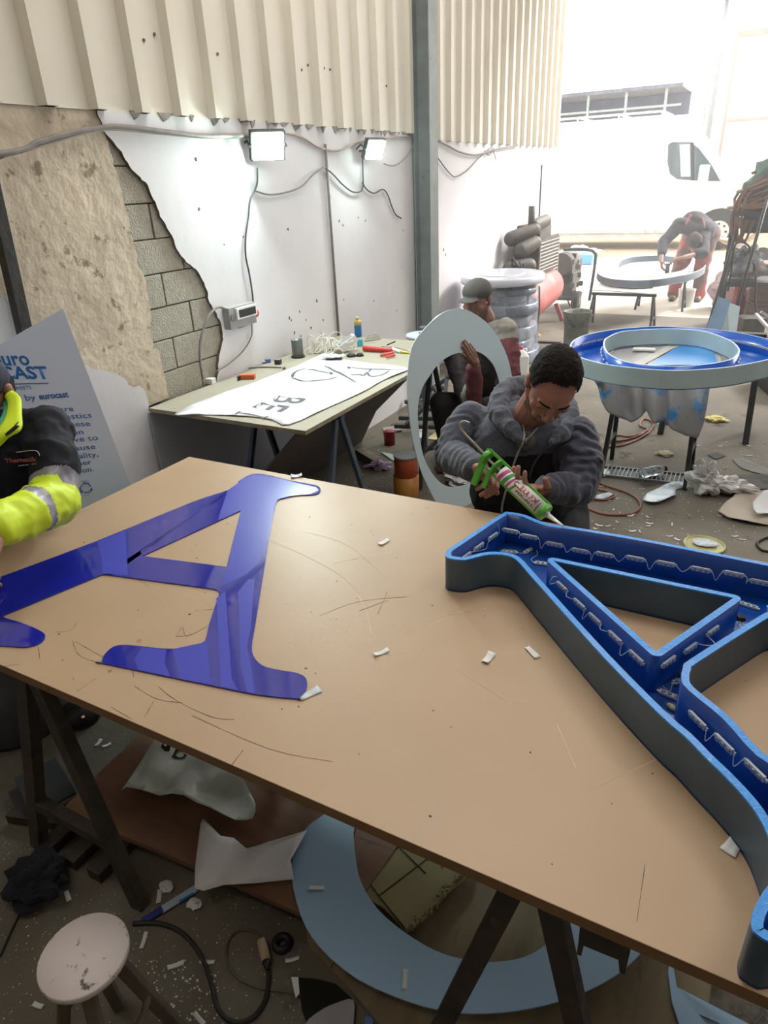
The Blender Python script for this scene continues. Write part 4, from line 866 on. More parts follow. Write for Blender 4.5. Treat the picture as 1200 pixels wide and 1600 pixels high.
# ---- floor items around it
m_hose = mat('red_brown_hose', (138, 84, 68), 0.5, 0.15, 20)
def floor_tube(name, pts, r, m, lab, cat, group=None): return cable(name, [atz(*p, r) for p in pts], r, m, lab, cat, 6, group)
floor_tube('air_hose', [(870, 762), (900, 754), (925, 752), (950, 760), (980, 770), (997, 781), (1000, 793), (985, 803), (950, 804), (925, 797), (905, 784), (895, 770), (905, 762), (930, 764), (955, 770), (960, 776), (945, 781), (920, 779)], .007, m_hose, 'red brown air hose looping on the floor beside the hooded man', 'hose')
floor_tube('air_hose', [(925, 712), (945, 700), (975, 695), (1005, 682), (1020, 668), (1018, 658), (1005, 655), (1000, 665), (1012, 672), (985, 682), (965, 680), (955, 688), (975, 688), (1000, 680), (1010, 672)], .007, m_hose, 'red brown air hose coiled under the blue letter O', 'hose')
# drain grate
g = [atz(*p, 0.002) for p in [(938, 729), (1070, 742), (1066, 757), (932, 742)]]
t = thing('drain_grate', sum(g, Vector()) / 4, 'long steel drain grate set in the floor under the trestle', 'grate')
MB().plate(g, [], (0, 0, .002)).build('channel_bottom', m_black, t); b = MB()
for i in range(21): b.bar(g[0].lerp(g[1], i / 20) + Vector((0, 0, .006)), g[3].lerp(g[2], i / 20) + Vector((0, 0, .006)), .007, .008)
b.bar(g[0] + Vector((0, 0, .006)), g[1] + Vector((0, 0, .006)), .01, .01); b.bar(g[3] + Vector((0, 0, .006)), g[2] + Vector((0, 0, .006)), .01, .01); b.build('grate_bars', m_greysteel, t)
# plastic bottle
m_clear = mat('clear_plastic', (214, 222, 228), 0.12, 0.05, 30, trans=0.75)
c = atz(1012, 738, .035); d = Vector((.75, .6, 0.1)).normalized(); x = d.orthogonal().normalized(); R = Matrix((x, d.cross(x), d)).transposed(); t = thing('plastic_bottle', Vector((c.x, c.y, 0)), 'crushed clear plastic bottle lying on the drain grate', 'bottle')
MB().lathe([(.020, 0), (.033, .006), (.033, .05), (.028, .06), (.033, .07), (.032, .12), (.014, .155), (.012, .165)], c - d * .05, 18, R=R).build('bottle_body', m_clear, t); MB().lathe([(.015, 0), (.015, .014), (.012, .016)], c - d * .05 + d * .162, 14, R=R).build('cap', m_black, t)
def crumple(name, c, r, m, lab, cat, seed=0, amp=0.45, n=26, solid=.001):
    b = MB(); c = Vector(c)
    def f(u, v):
        a, p = u * 2 * PI, (v * 0.98 + 0.01) * PI; d = Vector((math.sin(p) * math.cos(a), math.sin(p) * math.sin(a), math.cos(p)))
        k = 1 + amp * (abs(noise.noise(d * 1.6 + Vector((seed, 0, 0)))) * 2 - .5) + amp * .5 * (abs(noise.noise(d * 4.5 + Vector((0, seed, 0)))) - .3)
        q = Vector((d.x * r[0] * k, d.y * r[1] * k, d.z * r[2] * k)); q.z = max(q.z, -r[2] * .9 + 0.05 * r[2] * noise.noise(q * 30)); return c + q + Vector((0, 0, r[2] * .95))
    b.grid(f, n, n, closed_u=True, smooth=False); o = b.build(name, m); tag(recenter(o), lab, cat); return o
m_bagp = mat('milky_plastic', (206, 204, 204), 0.3, 0.06, 8, coat=.3)
crumple('plastic_bag', atz(1098, 772, 0), (.085, .07, .10), m_bagp, 'crumpled milky plastic bag standing on the floor beside the trestle leg', 'bag', 3, .6)
crumple('plastic_bag', atz(1135, 768, 0), (.13, .08, .05), m_bagp, 'flat crumpled milky plastic bag right of the upright crumpled one', 'bag', 8, .6)
def fsheet(name, pts, m, lab, cat, lift=.02, z0=.004, sc=6, step=.03, seed=0, group=None, k=2):
    L = crom([atz(*p, z0) for p in pts], k) if k > 1 else [atz(*p, z0) for p in pts]
    o = filled_sheet(name, L, lambda x, y: z0 + lift * max(0, 0.35 + noise.noise(Vector((x * sc, y * sc, seed)))), m, step, solid=.001); tag(recenter(o), lab, cat, group); return o
m_brownpaper = mat('pale_brown_paper', (188, 176, 162), .7, .08, 4)
fsheet('brown_paper', [(1121, 803), (1145, 782), (1150, 772), (1176, 772), (1195, 768), (1230, 775), (1240, 820), (1200, 822), (1160, 818)], m_brownpaper, 'large crinkled pale brown paper on the floor at the right edge', 'paper', .05, seed=2)
o = fsheet('white_rag', [(1176, 786), (1200, 768), (1225, 770), (1225, 800), (1195, 804), (1182, 806)], m_paper, 'crumpled white rag on top of the pale brown paper', 'rag', .04, .045, seed=5)
fsheet('film_scrap', [(1004, 783), (1012, 772), (1030, 762), (1050, 757), (1070, 756), (1068, 762), (1055, 766), (1056, 776), (1040, 785), (1018, 789)], mat('pale_cyan_scrap', (196, 210, 222), .3), 'curled pale blue film offcut on the floor left of the crumpled bags', 'offcut', .03, seed=7)
fsheet('film_scrap', [(930, 775), (952, 770), (958, 774), (942, 780), (932, 780)], mat('pale_cyan_scrap', (196, 210, 222)), 'small cyan film scrap lying inside the air hose loop', 'offcut', .006, seed=8)
fsheet('film_scrap', [(934, 736), (950, 733), (952, 742), (936, 746)], mat('pale_cyan_scrap', (196, 210, 222)), 'small pale blue scrap at the left end of the drain grate', 'offcut', .006, seed=9)
m_dkcard = mat('dark_card', (84, 84, 80), .8, .15, 10)
fsheet('floor_plate', [(1144, 718), (1160, 716), (1205, 735), (1205, 745), (1185, 740), (1158, 732)], mat('slate_card', (118, 118, 112), .7), 'thin grey board lying on the floor near the right edge', 'board', .003, seed=1, k=1)
fsheet('floor_plate', [(1105, 711), (1120, 706), (1134, 712), (1118, 718)], m_dkcard, 'small dark square piece on the floor behind the crumpled bags', 'offcut', .004, k=1)
fsheet('black_scraps', [(1150, 745), (1185, 741), (1215, 750), (1215, 768), (1180, 765), (1155, 758)], m_dkcard, 'dark patch of black shavings on the floor near the right edge', 'shavings', .02, sc=20, seed=4)
crumple('yellow_cloth', atz(1119, 657, 0), (.075, .06, .015), mat('yellow_rag', (206, 194, 128), .8), 'small crumpled yellow cloth on the floor below the letter O', 'cloth', 2)
crumple('paper_crumb', atz(1038, 710, 0), (.05, .05, .01), mat('cream_crumb', (190, 180, 150), .8), 'crumpled beige paper on the floor behind the drain grate', 'paper', 5)
floor_tube('black_cable', [(1205, 838), (1190, 843), (1183, 850), (1192, 860), (1215, 862)], .007, m_black, 'black cable loop on the floor at the right edge beyond the table', 'cable')
t = MB().lathe([(.10, 0), (.102, .01), (.095, .012), (.09, .004)], atz(1100, 853, 0), 24).build('round_lid', mat('yellowish_lid', (196, 190, 130), .3, trans=.3)); tag(recenter(t), 'round yellowish lid on the floor just beyond the table edge', 'lid')
fsheet('foil_scrap', [(1082, 843), (1100, 842), (1120, 848), (1118, 854), (1090, 852)], m_foil, 'crinkled foil scrap lying on the round yellowish lid', 'scrap', .012, .014, seed=3)
# white strips scattered on the floor beyond the table
rr = random.Random(4); proto_s = None
far_strips = [(978, 733), (1025, 711), (885, 812), (950, 822), (965, 816), (988, 830), (1012, 808), (1015, 818), (1013, 822), (1000, 831), (930, 826), (1046, 838), (1058, 843), (1148, 838), (1160, 843), (1090, 697), (1170, 697), (1150, 719), (1125, 806), (963, 779), (950, 782), (1050, 820), (990, 803), (940, 760), (1125, 697), (1180, 730), (1170, 712), (985, 806), (936, 821), (905, 800), (958, 797), (1003, 764)]
lab = 'one of the white strips strewn on the floor between the letter O and the tabletop'
for i, (px, py) in enumerate(far_strips):
    p = atz(px, py, 0.002)
    if proto_s is None:
        proto_s = o = MB().grid(lambda u, v: Vector(((u - .5) * .045, (v - .5) * .012, .001 + .004 * (2 * u - 1) ** 2)), 5, 2).build('white_strip', m_paper, fix=False, solid=.0008)
    else: o = proto_s.copy(); COL.objects.link(o)
    o.location = (p.x, p.y, 0.001); o.rotation_euler = (0, 0, rr.uniform(-.6, .6) if i % 3 else rr.uniform(0, 3)); o.scale = (rr.uniform(.5, 1.0), rr.uniform(.6, 1.2), 1); tag(o, lab, 'scrap', 'white strips on the floor behind the table')
# ---- white jug
c = atz(812, 586, 0); t = thing('jug', c, 'white plastic jug with a red cap on the floor behind the hooded man', 'jug')
b = MB(); R = Matrix.Rotation(0.5, 3, 'Z')
for (w, z0, z1, w2) in ((.060, 0, .19, .060), (.060, .19, .25, .022)):
    vs = [c + R @ Vector((sx * w * 1.2, sy * w, z0)) for sx, sy in ((-1, -1), (1, -1), (1, 1), (-1, 1))] + [c + R @ Vector((sx * w2 * 1.2, sy * w2, z1)) for sx, sy in ((-1, -1), (1, -1), (1, 1), (-1, 1))]
    b.add(vs, [(0, 1, 5, 4), (1, 2, 6, 5), (2, 3, 7, 6), (3, 0, 4, 7), (4, 5, 6, 7), (3, 2, 1, 0)])
b.build('jug_body', m_white, t, bevel=.012); MB().cyl(c + Vector((0, 0, .25)), c + Vector((0, 0, .28)), .02).build('cap', mat('dark_pink', (186, 60, 96), .4), t)
MB().tube([c + R @ Vector((.05, 0, .20)), c + R @ Vector((.055, 0, .25)), c + R @ Vector((.02, 0, .255))], .008, 8).build('handle', m_white, t)
# ---- grey open bucket
c = Vector((0.80, 7.75, 0)); t = thing('bucket', c, 'dirty grey green open bucket standing on the floor beyond the hooded man', 'bucket')
MB().lathe([(.125, 0), (.13, .01), (.135, .25), (.145, .255), (.15, .38), (.155, .385), (.145, .385), (.135, .25), (.12, .02), (.001, .02)], c, 30).build('bucket_body', mat('grimy_grey', (120, 124, 112), .7, .3, 12, spots=(70, 72, 66), spot_scale=14, spot_amt=.4), t)
# ---- stack of plastic wrapped letters by the column
m_wrap = mat('stretch_wrap', (120, 128, 146), 0.14, 0.2, 16, 0.4, 18, coat=0.6, spots=(186, 196, 216), spot_scale=9, spot_amt=.35); m_wtop = mat('wrapped_white_top', (216, 222, 236), .2, .06, 5, coat=.5)
t = thing('wrapped_letter_stack', (0.22, 6.9, 0), 'stack of stretch wrapped letter panels standing by the steel column', 'stack')
cc = Vector((0.20, 6.95)); rr = random.Random(6)
lay = [(.46, .0, .13), (.42, .15, .09), (.44, .26, .11), (.36, .39, .08), (.43, .50, .10), (.30, .61, .07), (.40, .69, .06), (.52, .785, .075)]
for i, (r, z, h) in enumerate(lay):
    top = i == len(lay) - 1; b = MB(); dx, dy = (0, 0) if top else (rr.uniform(-.03, .04), rr.uniform(-.05, .05))
    R = Matrix.Rotation(rr.uniform(0, 1), 3, 'Z'); b.lathe([(r * .97, z), (r, z + .012), (r, z + h - .012), (r * .98, z + h)], (cc.x + dx, cc.y + dy, 0), 40, R=R if not top else None, sx=.80, sy=.92)
    if top: b.lathe([(r * .55, z + h), (r * .5, z + h + .006)], (cc.x, cc.y, 0), 30, sx=.8, sy=.92)
    b.build('wrapped_panel', m_wtop if top else m_wrap, t)
b = MB()
for i in range(7):
    a = rr.uniform(0, 6.3); b.box((cc.x + .25 * math.cos(a), cc.y + .28 * math.sin(a), .42), (.06, .05, .76), a)
b.build('spacer', mat('dark_slate', (70, 76, 92), .5), t)
def skirt(u, v):
    a = u * 2 * PI; r = (.43 + .06 * (1 - v)) * (1 + .06 * noise.noise(Vector((math.cos(a) * 3, math.sin(a) * 3, v * 2))) + .02 * math.sin(a * 17 + v * 3)); return Vector((cc.x + .80 * r * math.cos(a), cc.y + .92 * r * math.sin(a), .01 + v * .80))
MB().grid(skirt, 120, 14, closed_u=True).build('stretch_film', mat('clear_stretch_film', (206, 214, 226), .12, .2, 12, .3, 20, alpha=.30, coat=.5), t, fix=False)
# ---- red air compressor
m_tank = mat('faded_red_paint', (184, 92, 90), .45, .12, 5, spots=(172, 128, 124), spot_scale=3, spot_amt=.5); m_mach = mat('grimy_machine', (84, 78, 74), .6, .3, 20, .3, 60)
t = thing('air_compressor', (0.05, 8.6, 0), 'large red air compressor with a ribbed guard standing against the left wall', 'compressor')
A, B_ = Vector((0.10, 7.95, 0.40)), Vector((-0.0, 9.25, 0.42)); MB().cap(A, B_, .235, .235, 28).build('tank', m_tank, t)
for yy in (8.05, 9.15):
    for k in (-1, 1): MB().bar((0.08 + k * .10, yy, .22), (0.08 + k * .20, yy, 0.0), .03, .05).build('foot', m_tank, t)
MB().box((-0.03, 8.65, .655), (.30, 1.0, .02)).build('top_plate', m_mach, t)
MB().box((-0.10, 8.95, .95), (.30, .50, .50)).build('guard_housing', m_mach, t, bevel=.02)
# ribbed belt guard facing the room
g0 = [aty(*p, y) for p, y in [((843, 378), 8.55), ((869, 365), 9.35), ((869, 421), 9.35), ((843, 444), 8.55)]]
MB().plate([g0[0], g0[0] + Vector((0, 0.85, g0[1].z - g0[0].z)), g0[0] + Vector((0, 0.85, g0[2].z - g0[0].z)), Vector((g0[0].x, g0[0].y, g0[3].z))], [], (-0.03, 0, 0)).build('belt_guard', m_mach, t); b = MB(); gx = g0[0].x + .012
zt0, zb0 = g0[0].z, g0[3].z
for i in range(12): z = zb0 + (zt0 - zb0) * (i + .5) / 12; b.bar((gx, 8.57, z), (gx, 9.38, z + .0), .012, .010)
for y in (8.56, 9.39): b.bar((gx, y, zb0), (gx, y, zt0), .012, .012)
b.build('guard_wires', mat('pale_wire', (190, 184, 176), .5), t)
b = MB()
for a, e, r in [((-.12, 8.15, .75), (.05, 8.3, .78), .10), ((-.05, 8.3, .95), (.05, 8.5, 1.02), .09), ((-.18, 8.3, 1.08), (.02, 8.55, 1.16), .085), ((.0, 8.6, 1.2), (.05, 8.9, 1.24), .08)]: b.cap(a, e, r, r * .9)
b.cyl((-.02, 8.55, 1.15), (-.02, 8.55, 1.42), .04); b.build('pump_head', m_mach, t)
b = MB(); rr = random.Random(9)
for i in range(12):
    p0_ = Vector((rr.uniform(.02, .18), rr.uniform(7.85, 8.1), rr.uniform(.6, .85))); b.tube(crom([p0_, p0_ + Vector((rr.uniform(-.1, .15), rr.uniform(-.1, .05), .08)), p0_ + Vector((rr.uniform(.0, .2), rr.uniform(-.1, .0), -.15)), p0_ + Vector((rr.uniform(.0, .2), -.08, -.35))], 5, False), .011, 6)
b.build('coiled_lines', m_black, t)
b = MB().tube(crom([(.32, 7.85, .62), (.34, 7.82, .40), (.33, 7.82, .15), (.33, 7.83, .012)], 5, False), .014, 7); b.build('hanging_line', m_black, t)
o = MB().bar((.30, 7.78, .012), (.62, 7.82, .012), .05, .02).build('floor_bar', m_steel); tag(recenter(o), 'short dark bar on the floor in front of the compressor', 'bar')
crumple('yellow_leaf', atz(838, 525, 0), (.05, .04, .012), mat('yellow_scrap', (214, 186, 70), .6), 'small yellow scrap on the floor at the compressor foot', 'scrap', 1)
# ---- generator with a tubular frame
t = thing('generator', (.15, 10.2, 0), 'wheeled engine generator with a tubular handle behind the compressor', 'generator')
b = MB().box((.0, 10.2, .50), (.34, .55, .30)).cyl((.02, 9.9, .62), (.02, 10.4, .62), .15, n=20).box((.12, 10.05, .35), (.14, .25, .3)); rr = random.Random(12)
for i in range(14): b.box((.14 + rr.uniform(-.03, .05), rr.uniform(9.92, 10.4), rr.uniform(.25, .8)), (.07, .07, .07), rr.uniform(0, 1))
b.build('engine', m_mach, t, bevel=.008)
b = MB(); b.tube(crom([(.0, 10.05, .80), (.30, 10.05, .80), (.42, 10.06, .76), (.44, 10.08, .65), (.40, 10.1, .12)], 6, False), .02, 8); b.build('frame_tube', m_steel, t)
MB().cyl((.20, 10.0, .13), (.28, 10.0, .13), .13, n=26).build('wheel', m_black, t); MB().cyl((.285, 10.0, .13), (.29, 10.0, .13), .06, n=18).build('wheel_hub', m_grey, t); MB().box((.02, 10.2, .16), (.36, .6, .04)).build('base_frame', m_steel, t)
# rod and red cloths hanging near the doorway
o = MB().cyl((-.24, 9.6, 0), (-.24, 9.6, 1.86), .012, n=8).build('upright_rod', m_steel); tag(recenter(o), 'thin dark rod standing upright against the far left wall', 'rod')
a, e = aty(830, 325, 10.75), aty(847, 368, 10.6); 
t = thing('flag_stick', (-.2, 10.5, 0), 'leaning stick with faded red cloths beside the compressor', 'flag')
dd = (e - a).normalized(); MB().cyl(a - dd * .1, e + dd * (e.z - 0.0) / abs(dd.z), .010, n=8).build('stick', m_steel, t); m_fl = mat('faded_red_cloth', (214, 120, 130), .8, .1, 10)
for i, l in enumerate([[(823, 302), (828, 306), (826, 318), (822, 332), (819, 334), (820, 316)], [(826, 322), (834, 328), (838, 345), (832, 362), (828, 380), (825, 384), (829, 345)]]): MB().plate([aty(*p, 10.73 - .02 * i) for p in l], [], (0, .006, 0)).build('red_cloth', m_fl, t)
# blue and white offcut tray outside the door
a, e = atz(870, 402, 0.12), atz(950, 402, .12)
o = MB().box(((a.x + e.x) / 2 - .35, a.y - 1.2, gz(a.y - 1.2) + .09), (1.75, .4, .17)).build('blue_letter_piece', mat('sky_blue_panel', (84, 140, 196), .4, .2, 2)); tag(recenter(o), 'low blue painted letter piece lying outside behind the generator', 'letter')
crumple('white_sack', Vector((-1.05, 15.35, gz(15.35))), (.35, .25, .1), m_bagp, 'white bundle lying outside behind the compressor', 'bundle', 4)
# ---- far trestle with white channel letter, wet white paint bucket
t_ = trestle(9.0, .70, 1.40, .40, .16, .035, m_steel, 'low steel trestle nearest to us under the far grey letter', axis='X', name='trestle')
t_ = trestle(10.3, 1.05, 1.60, .40, .14, .035, m_steel, 'low steel trestle under the far side of the far grey letter', axis='X', name='trestle')
bd = [atz(*p, .415) for p in [(925, 452), (940, 440), (1030, 438), (1012, 458)]]; o = MB().plate([p - Vector((0, 0, .012)) for p in bd], [], (0, 0, .012)).build('white_board', m_white); tag(recenter(o), 'white board resting on the far trestle under the grey letter', 'board')
Fo = [(933, 424), (936, 417), (948, 408), (968, 401), (1000, 397), (1040, 396), (1085, 399), (1103, 408), (1100, 418), (1080, 427), (1060, 431), (1030, 436), (995, 438), (960, 436), (940, 431)]
Fi = [(966, 416), (970, 408), (985, 402), (1010, 399.5), (1040, 399.5), (1066, 404), (1076, 411), (1070, 420), (1050, 426), (1020, 429), (990, 428), (972, 423)]
lo2 = crom([atz(*p, .52) for p in Fo], 3); li2 = crom([atz(*p, .52) for p in Fi], 3)
if area2(lo2) < 0: lo2.reverse()
if area2(li2) > 0: li2.reverse()
th2 = thing('channel_letter', (1.3, 9.5, .42), 'dark grey channel letter with a white inside on the far low trestle', 'letter')
channel(th2, lo2, li2, .428, .52, mats=(mat('pale_grey_rim', (200, 206, 216), .4), m_white, mat('slate_side', (92, 104, 118), .5)), wt=.012)
c = Vector((1.62, 10.55, 0)); t = thing('paint_bucket', c, 'white bucket with blue paint on its rim at the far worker feet', 'bucket'); MB().lathe([(.09, 0), (.095, .01), (.11, .24), (.115, .245), (.10, .245), (.085, .03), (.001, .03)], c, 24).build('bucket_body', m_white, t); MB().lathe([(.104, .19), (.001, .191)], c, 24).build('blue_paint', m_bfilm, t)
# wheelbarrow beyond the worker
c = Vector((1.9, 14.2, gz(14.2))); t = thing('wheelbarrow', c, 'wheelbarrow standing outside behind the far worker', 'wheelbarrow')
MB().grid(lambda u, v: c + Vector(((u - .5) * (.8 + .2 * v), (math.cos(u * 2 * PI) * .0) + (v - .5) * .5, .35 + .22 * (abs(2 * u - 1) ** 3) + .1 * abs(2 * v - 1))), 12, 6).build('tray', mat('sandy_steel', (160, 140, 116), .6), t, solid=.01)
b = MB(); b.tube([c + Vector(p) for p in [(-.5, -.2, .6), (-.1, -.2, .35), (.45, -.05, .15)]], .02, 6); b.tube([c + Vector(p) for p in [(-.5, .2, .6), (-.1, .2, .35), (.45, .05, .15)]], .02, 6); b.tube([c + Vector(p) for p in [(-.3, -.2, .45), (-.35, -.2, 0)]], .015, 6); b.build('barrow_frame', m_steel, t)
MB().cyl(c + Vector((.5, -.04, .16)), c + Vector((.5, .04, .16)), .16, n=24).build('wheel', m_black, t)
# ================================================================ van in the yard
m_van = mat('white_van_paint', (238, 238, 234), .3, .02, 1, coat=.5); m_glass = mat('van_glass', (70, 84, 88), .08, .1, 3, coat=.6); m_trim_g = mat('pale_grey_trim', (190, 188, 180), .6)
YV = 16.4; gv = gz(YV); 
def vp(px, py): return aty(px, py, YV)
xf = vp(1176, 300).x; xr = xf - 5.9; zt = vp(1000, 184).z
van = thing('van', ((xf + xr) / 2, YV + 1, gv), 'white delivery van parked across the yard outside the open doorway', 'van')
ww, wh, ar = vp(1110, 285), vp(1043, 222), vp(1122, 357)
zb = vp(1000, 366).z
prof = [(xr, zb), (xr + .02, zb + 1.2), (xr + .12, zt - .08), (xr + .3, zt), (wh.x + .05, zt), (wh.x + .35, zt - .12), (vp(1110, 262).x + .05, vp(1110, 262).z + .12), (vp(1128, 285).x, vp(1128, 285).z + .05), (xf - .12, ww.z - .28), (xf, ww.z - .6), (xf, zb)]
wx = ar.x; wr = .47
arch = [(wx + wr * math.cos(t), max(zb, gv + .34) + wr * math.sin(t) * .95) for t in [PI * k / 10 for k in range(11)]]
prof = [Vector((x, YV, z)) for x, z in prof] + [Vector((x, YV, max(z, zb))) for x, z in arch]
MB().plate(prof, [], (0, 2.0, 0)).build('body', m_van, van, bevel=.03)
MB().box((wx, YV + .5, gv + .65), (wr * 2.1, .9, .5)).build('wheel_well', m_black, van)
for x in (wx, xr + 1.2):
    w_ = MB().cyl((x, YV + .04, gv + .345), (x, YV + .28, gv + .345), .345, n=36).build('wheel', m_black, van)
    b = MB().cyl((x, YV + .02, gv + .345), (x, YV + .06, gv + .345), .21, n=30)
    for k in range(8): a = k * PI / 4; b.cyl((x + .15 * math.cos(a), YV + .005, gv + .345 + .15 * math.sin(a)), (x + .15 * math.cos(a), YV + .03, gv + .345 + .15 * math.sin(a)), .022, n=8, mi=1)
    b.build('hub_cap', [m_trim_g, m_black], w_)
wp_ = [(1044, 226), (1050, 222), (1078, 222), (1092, 232), (1112, 258), (1122, 276), (1126, 283), (1085, 282), (1058, 280), (1047, 272), (1043, 255)]
MB().plate([aty(*p, YV) + Vector((0, -.012, 0)) for p in wp_], [], (0, .01, 0)).build('side_window', m_glass, van)
MB().plate([aty(*p, YV) + Vector((0, -.02, 0)) for p in [(1080, 222), (1084, 223), (1085, 282), (1081, 282)]], [], (0, .012, 0)).build('window_divider', m_black, van)
MB().plate([aty(*p, YV) + Vector((0, -.016, 0)) for p in [(1062, 226), (1078, 225), (1079, 276), (1064, 276)]], [], (0, .008, 0)).build('window_reflection', mat('painted_reflection', (176, 190, 190), .1), van)  # reflection on the side window painted in as a paler plate
m_ = vp(1101, 272); MB().box(m_ + Vector((0, -.18, 0)), (.18, .16, .34)).build('mirror', m_trim_g, van, bevel=.03); MB().box(m_ + Vector((.0, -.08, .0)), (.08, .12, .08)).build('mirror_arm', m_black, van)
for px in (1007, 1037): c = vp(px, 294); MB().box(c + Vector((0, -.008, 0)), (.15, .03, .24)).build('door_handle', m_trim_g, van, bevel=.02); 
for px in (1010, 1026): c = vp(px, 352); MB().box((c.x, YV - .002, c.z), (.012, .012, .30)).build('door_gap', mat('gap_grey', (120, 120, 116)), van)
c0, c1 = vp(890, 343), vp(1060, 361); MB().box(((c0.x + c1.x) / 2, YV - .012, (c0.z + c1.z) / 2), (c1.x - c0.x, .03, .24)).build('side_moulding', m_trim_g, van, bevel=.01)
MB().box(((xr + wx) / 2 - .3, YV + .1, zb - .05), (wx - xr - 1.2, .1, .12)).build('sill', m_trim_g, van)
c = vp(905, 278); MB().box(c + Vector((0, -.006, 0)), (.14, .02, .05)).build('side_marker', m_trim_g, van)
b = MB(); 
for y in (.25, 1.7): b.bar((xr + .4, YV + y, zt + .10), (wh.x - .2, YV + y, zt + .10), .04, .04)
for k in range(5): x = xr + .6 + k * .85; b.bar((x, YV + .25, zt + .10), (x, YV + 1.7, zt + .10), .04, .03); b.bar((x, YV + .25, zt), (x, YV + .25, zt + .1), .03, .03)
b.build('roof_rack', m_trim_g, van)
# ================================================================ clutter on the right side of the hall
YJ = 8.9
m_net = mat('green_net', (58, 96, 84), .8, .25, 8); m_rope = mat('brown_hose', (120, 92, 76), .7, .25, 14); m_shelf = mat('dark_shelf_steel', (60, 62, 66), .6, .2, 10)
h0 = aty(1150, 325, YJ)
t = thing('shelf_rack', (2.65, YJ + .2, 0), 'dark steel rack loaded with clutter at the right edge of the hall', 'rack')
for z in (.55, 1.28): MB().box((2.62, YJ + .25, z), (1.0, .6, .05)).build('shelf', m_shelf, t)
MB().box((2.66, YJ + .25, 1.17), (.86, .55, .18)).build('drawer_box', m_shelf, t)
for x in (2.14, 3.08):
    for y in (YJ, YJ + .5): MB().bar((x, y, 0), (x, y, 1.28), .045, .045).build('upright', m_shelf, t)
t = thing('hose_heap', (2.6, YJ + .2, 1.31), 'heap of coiled brown hoses on top of the dark rack', 'hose')
rr = random.Random(31); b = MB(); cH = Vector((2.56, YJ + .22, 1.31))
for k in range(38):
    a0 = rr.uniform(0, 6.28); r = rr.uniform(.18, .50); hz = rr.uniform(.02, .42) * (1.1 - r * 1.2); cx_ = rr.uniform(-.05, .12); pts = []
    for i in range(16):
        a = a0 + i * .33; pts.append(cH + Vector((cx_ + r * math.cos(a), r * .62 * math.sin(a), max(.02, hz + .10 * math.cos(a * .9 + k) + .04 * math.sin(3 * a)))))
    b.tube(pts, .016, 6)
for k in range(6):
    x = rr.uniform(-.42, -.30); b.tube(crom([cH + Vector((x + .2, -.1, .35)), cH + Vector((x, -.2, .15)), cH + Vector((x - .02 * k * .5, -.26, -.1)), cH + Vector((x + .04, -.28, -.32)), cH + Vector((x + .1, -.24, -.1))], 5, False), .014, 6)
o = b.build('hose_coils', m_rope, t, fix=False); o['kind'] = 'stuff'
c = MB().ell(cH + Vector((.05, .05, .12)), (.40, .24, .20), n=14).build('inner_bundle', mat('dark_bundle', (70, 58, 50), .9), t)
def netf(u, v):
    a, p = u * PI * 1.3 + 2.0, v * 1.5; d = Vector((math.cos(a) * math.cos(p), -math.sin(a) * math.cos(p) * .6, math.sin(p)))
    k = 1 + .12 * noise.noise(d * 4) + .05 * noise.noise(d * 12); return cH + Vector((.12, .10, .10)) + Vector((d.x * .52, d.y * .52, d.z * .52)) * k
o = MB().grid(netf, 30, 16).build('green_netting', m_net, fix=False, solid=.004); tag(recenter(o), 'green netting bundled behind the brown hoses on the rack', 'net')
# bags and clothes below
crumple('rubble_sack', Vector((2.16, 10.5, 0)), (.24, .20, .28), mat('pale_pink_sack', (196, 172, 176), .7, .2, 8), 'pale pink sack slumped on the floor right of the far worker', 'sack', 11, .35)
crumple('rubble_sack', Vector((2.42, 10.3, 0)), (.20, .22, .22), mat('brown_sack', (130, 112, 108), .8, .2, 8), 'dull brown sack right of the pale pink sack', 'sack', 15, .35)
crumple('clothes_pile', Vector((2.32, 9.15, .58)), (.20, .18, .17), mat('grey_blue_cloth', (150, 154, 160), .8, .35, 5, spots=(196, 180, 168), spot_scale=5, spot_amt=.5), 'pile of pale grey rags on the lower shelf of the rack', 'cloth', 21, .5)
crumple('red_cloth', Vector((2.30, 9.7, 0.0)), (.07, .08, .30), mat('dull_red_cloth', (170, 72, 76), .8, .2, 8), 'red cloth bundle hanging between the sack and the barrel', 'cloth', 22, .3)
t = thing('barrel', (2.62, 9.9, 0), 'reddish ribbed barrel standing under the rack at the right edge', 'barrel'); pr = []
for k in range(14): z = .05 * k; pr += [(.21, z), (.225, z + .02), (.225, z + .035), (.21, z + .045)]
MB().lathe(pr, (2.62, 9.75, 0), 30).build('barrel_body', mat('rusty_red_barrel', (122, 92, 82), .6, .2, 6), t)
# leaning poles
def pole(px0, py0, y0, px1, py1, y1, r, lab, name='pole', m=None):
    a, e = aty(px0, py0, y0), aty(px1, py1, y1); d = (e - a).normalized(); e = e + d * ((e.z - r) / abs(d.z)) if abs(d.z) > .2 else e; o = MB().cyl(a, e, r, n=10).build(name, m or m_steel); tag(recenter(o), lab, 'pole'); return o
pole(1200, 308, 8.35, 1148, 490, 8.2, .017, 'long dark pole leaning diagonally in front of the rack')
pole(1152, 355, 8.8, 1118, 470, 8.6, .013, 'thin dark rod leaning left of the rack, upper one of two', 'rod')
pole(1148, 385, 8.75, 1125, 470, 8.5, .012, 'thin dark rod leaning left of the rack, lower one of two', 'rod')
o = MB().tube(crom([aty(*p, 8.7) for p in [(1137, 455), (1143, 420), (1148, 385), (1158, 378), (1170, 385), (1172, 400)]], 6, False), .010, 7).build('bent_rod', m_steel); tag(recenter(o), 'bent black rod arching in front of the grey rags', 'rod')
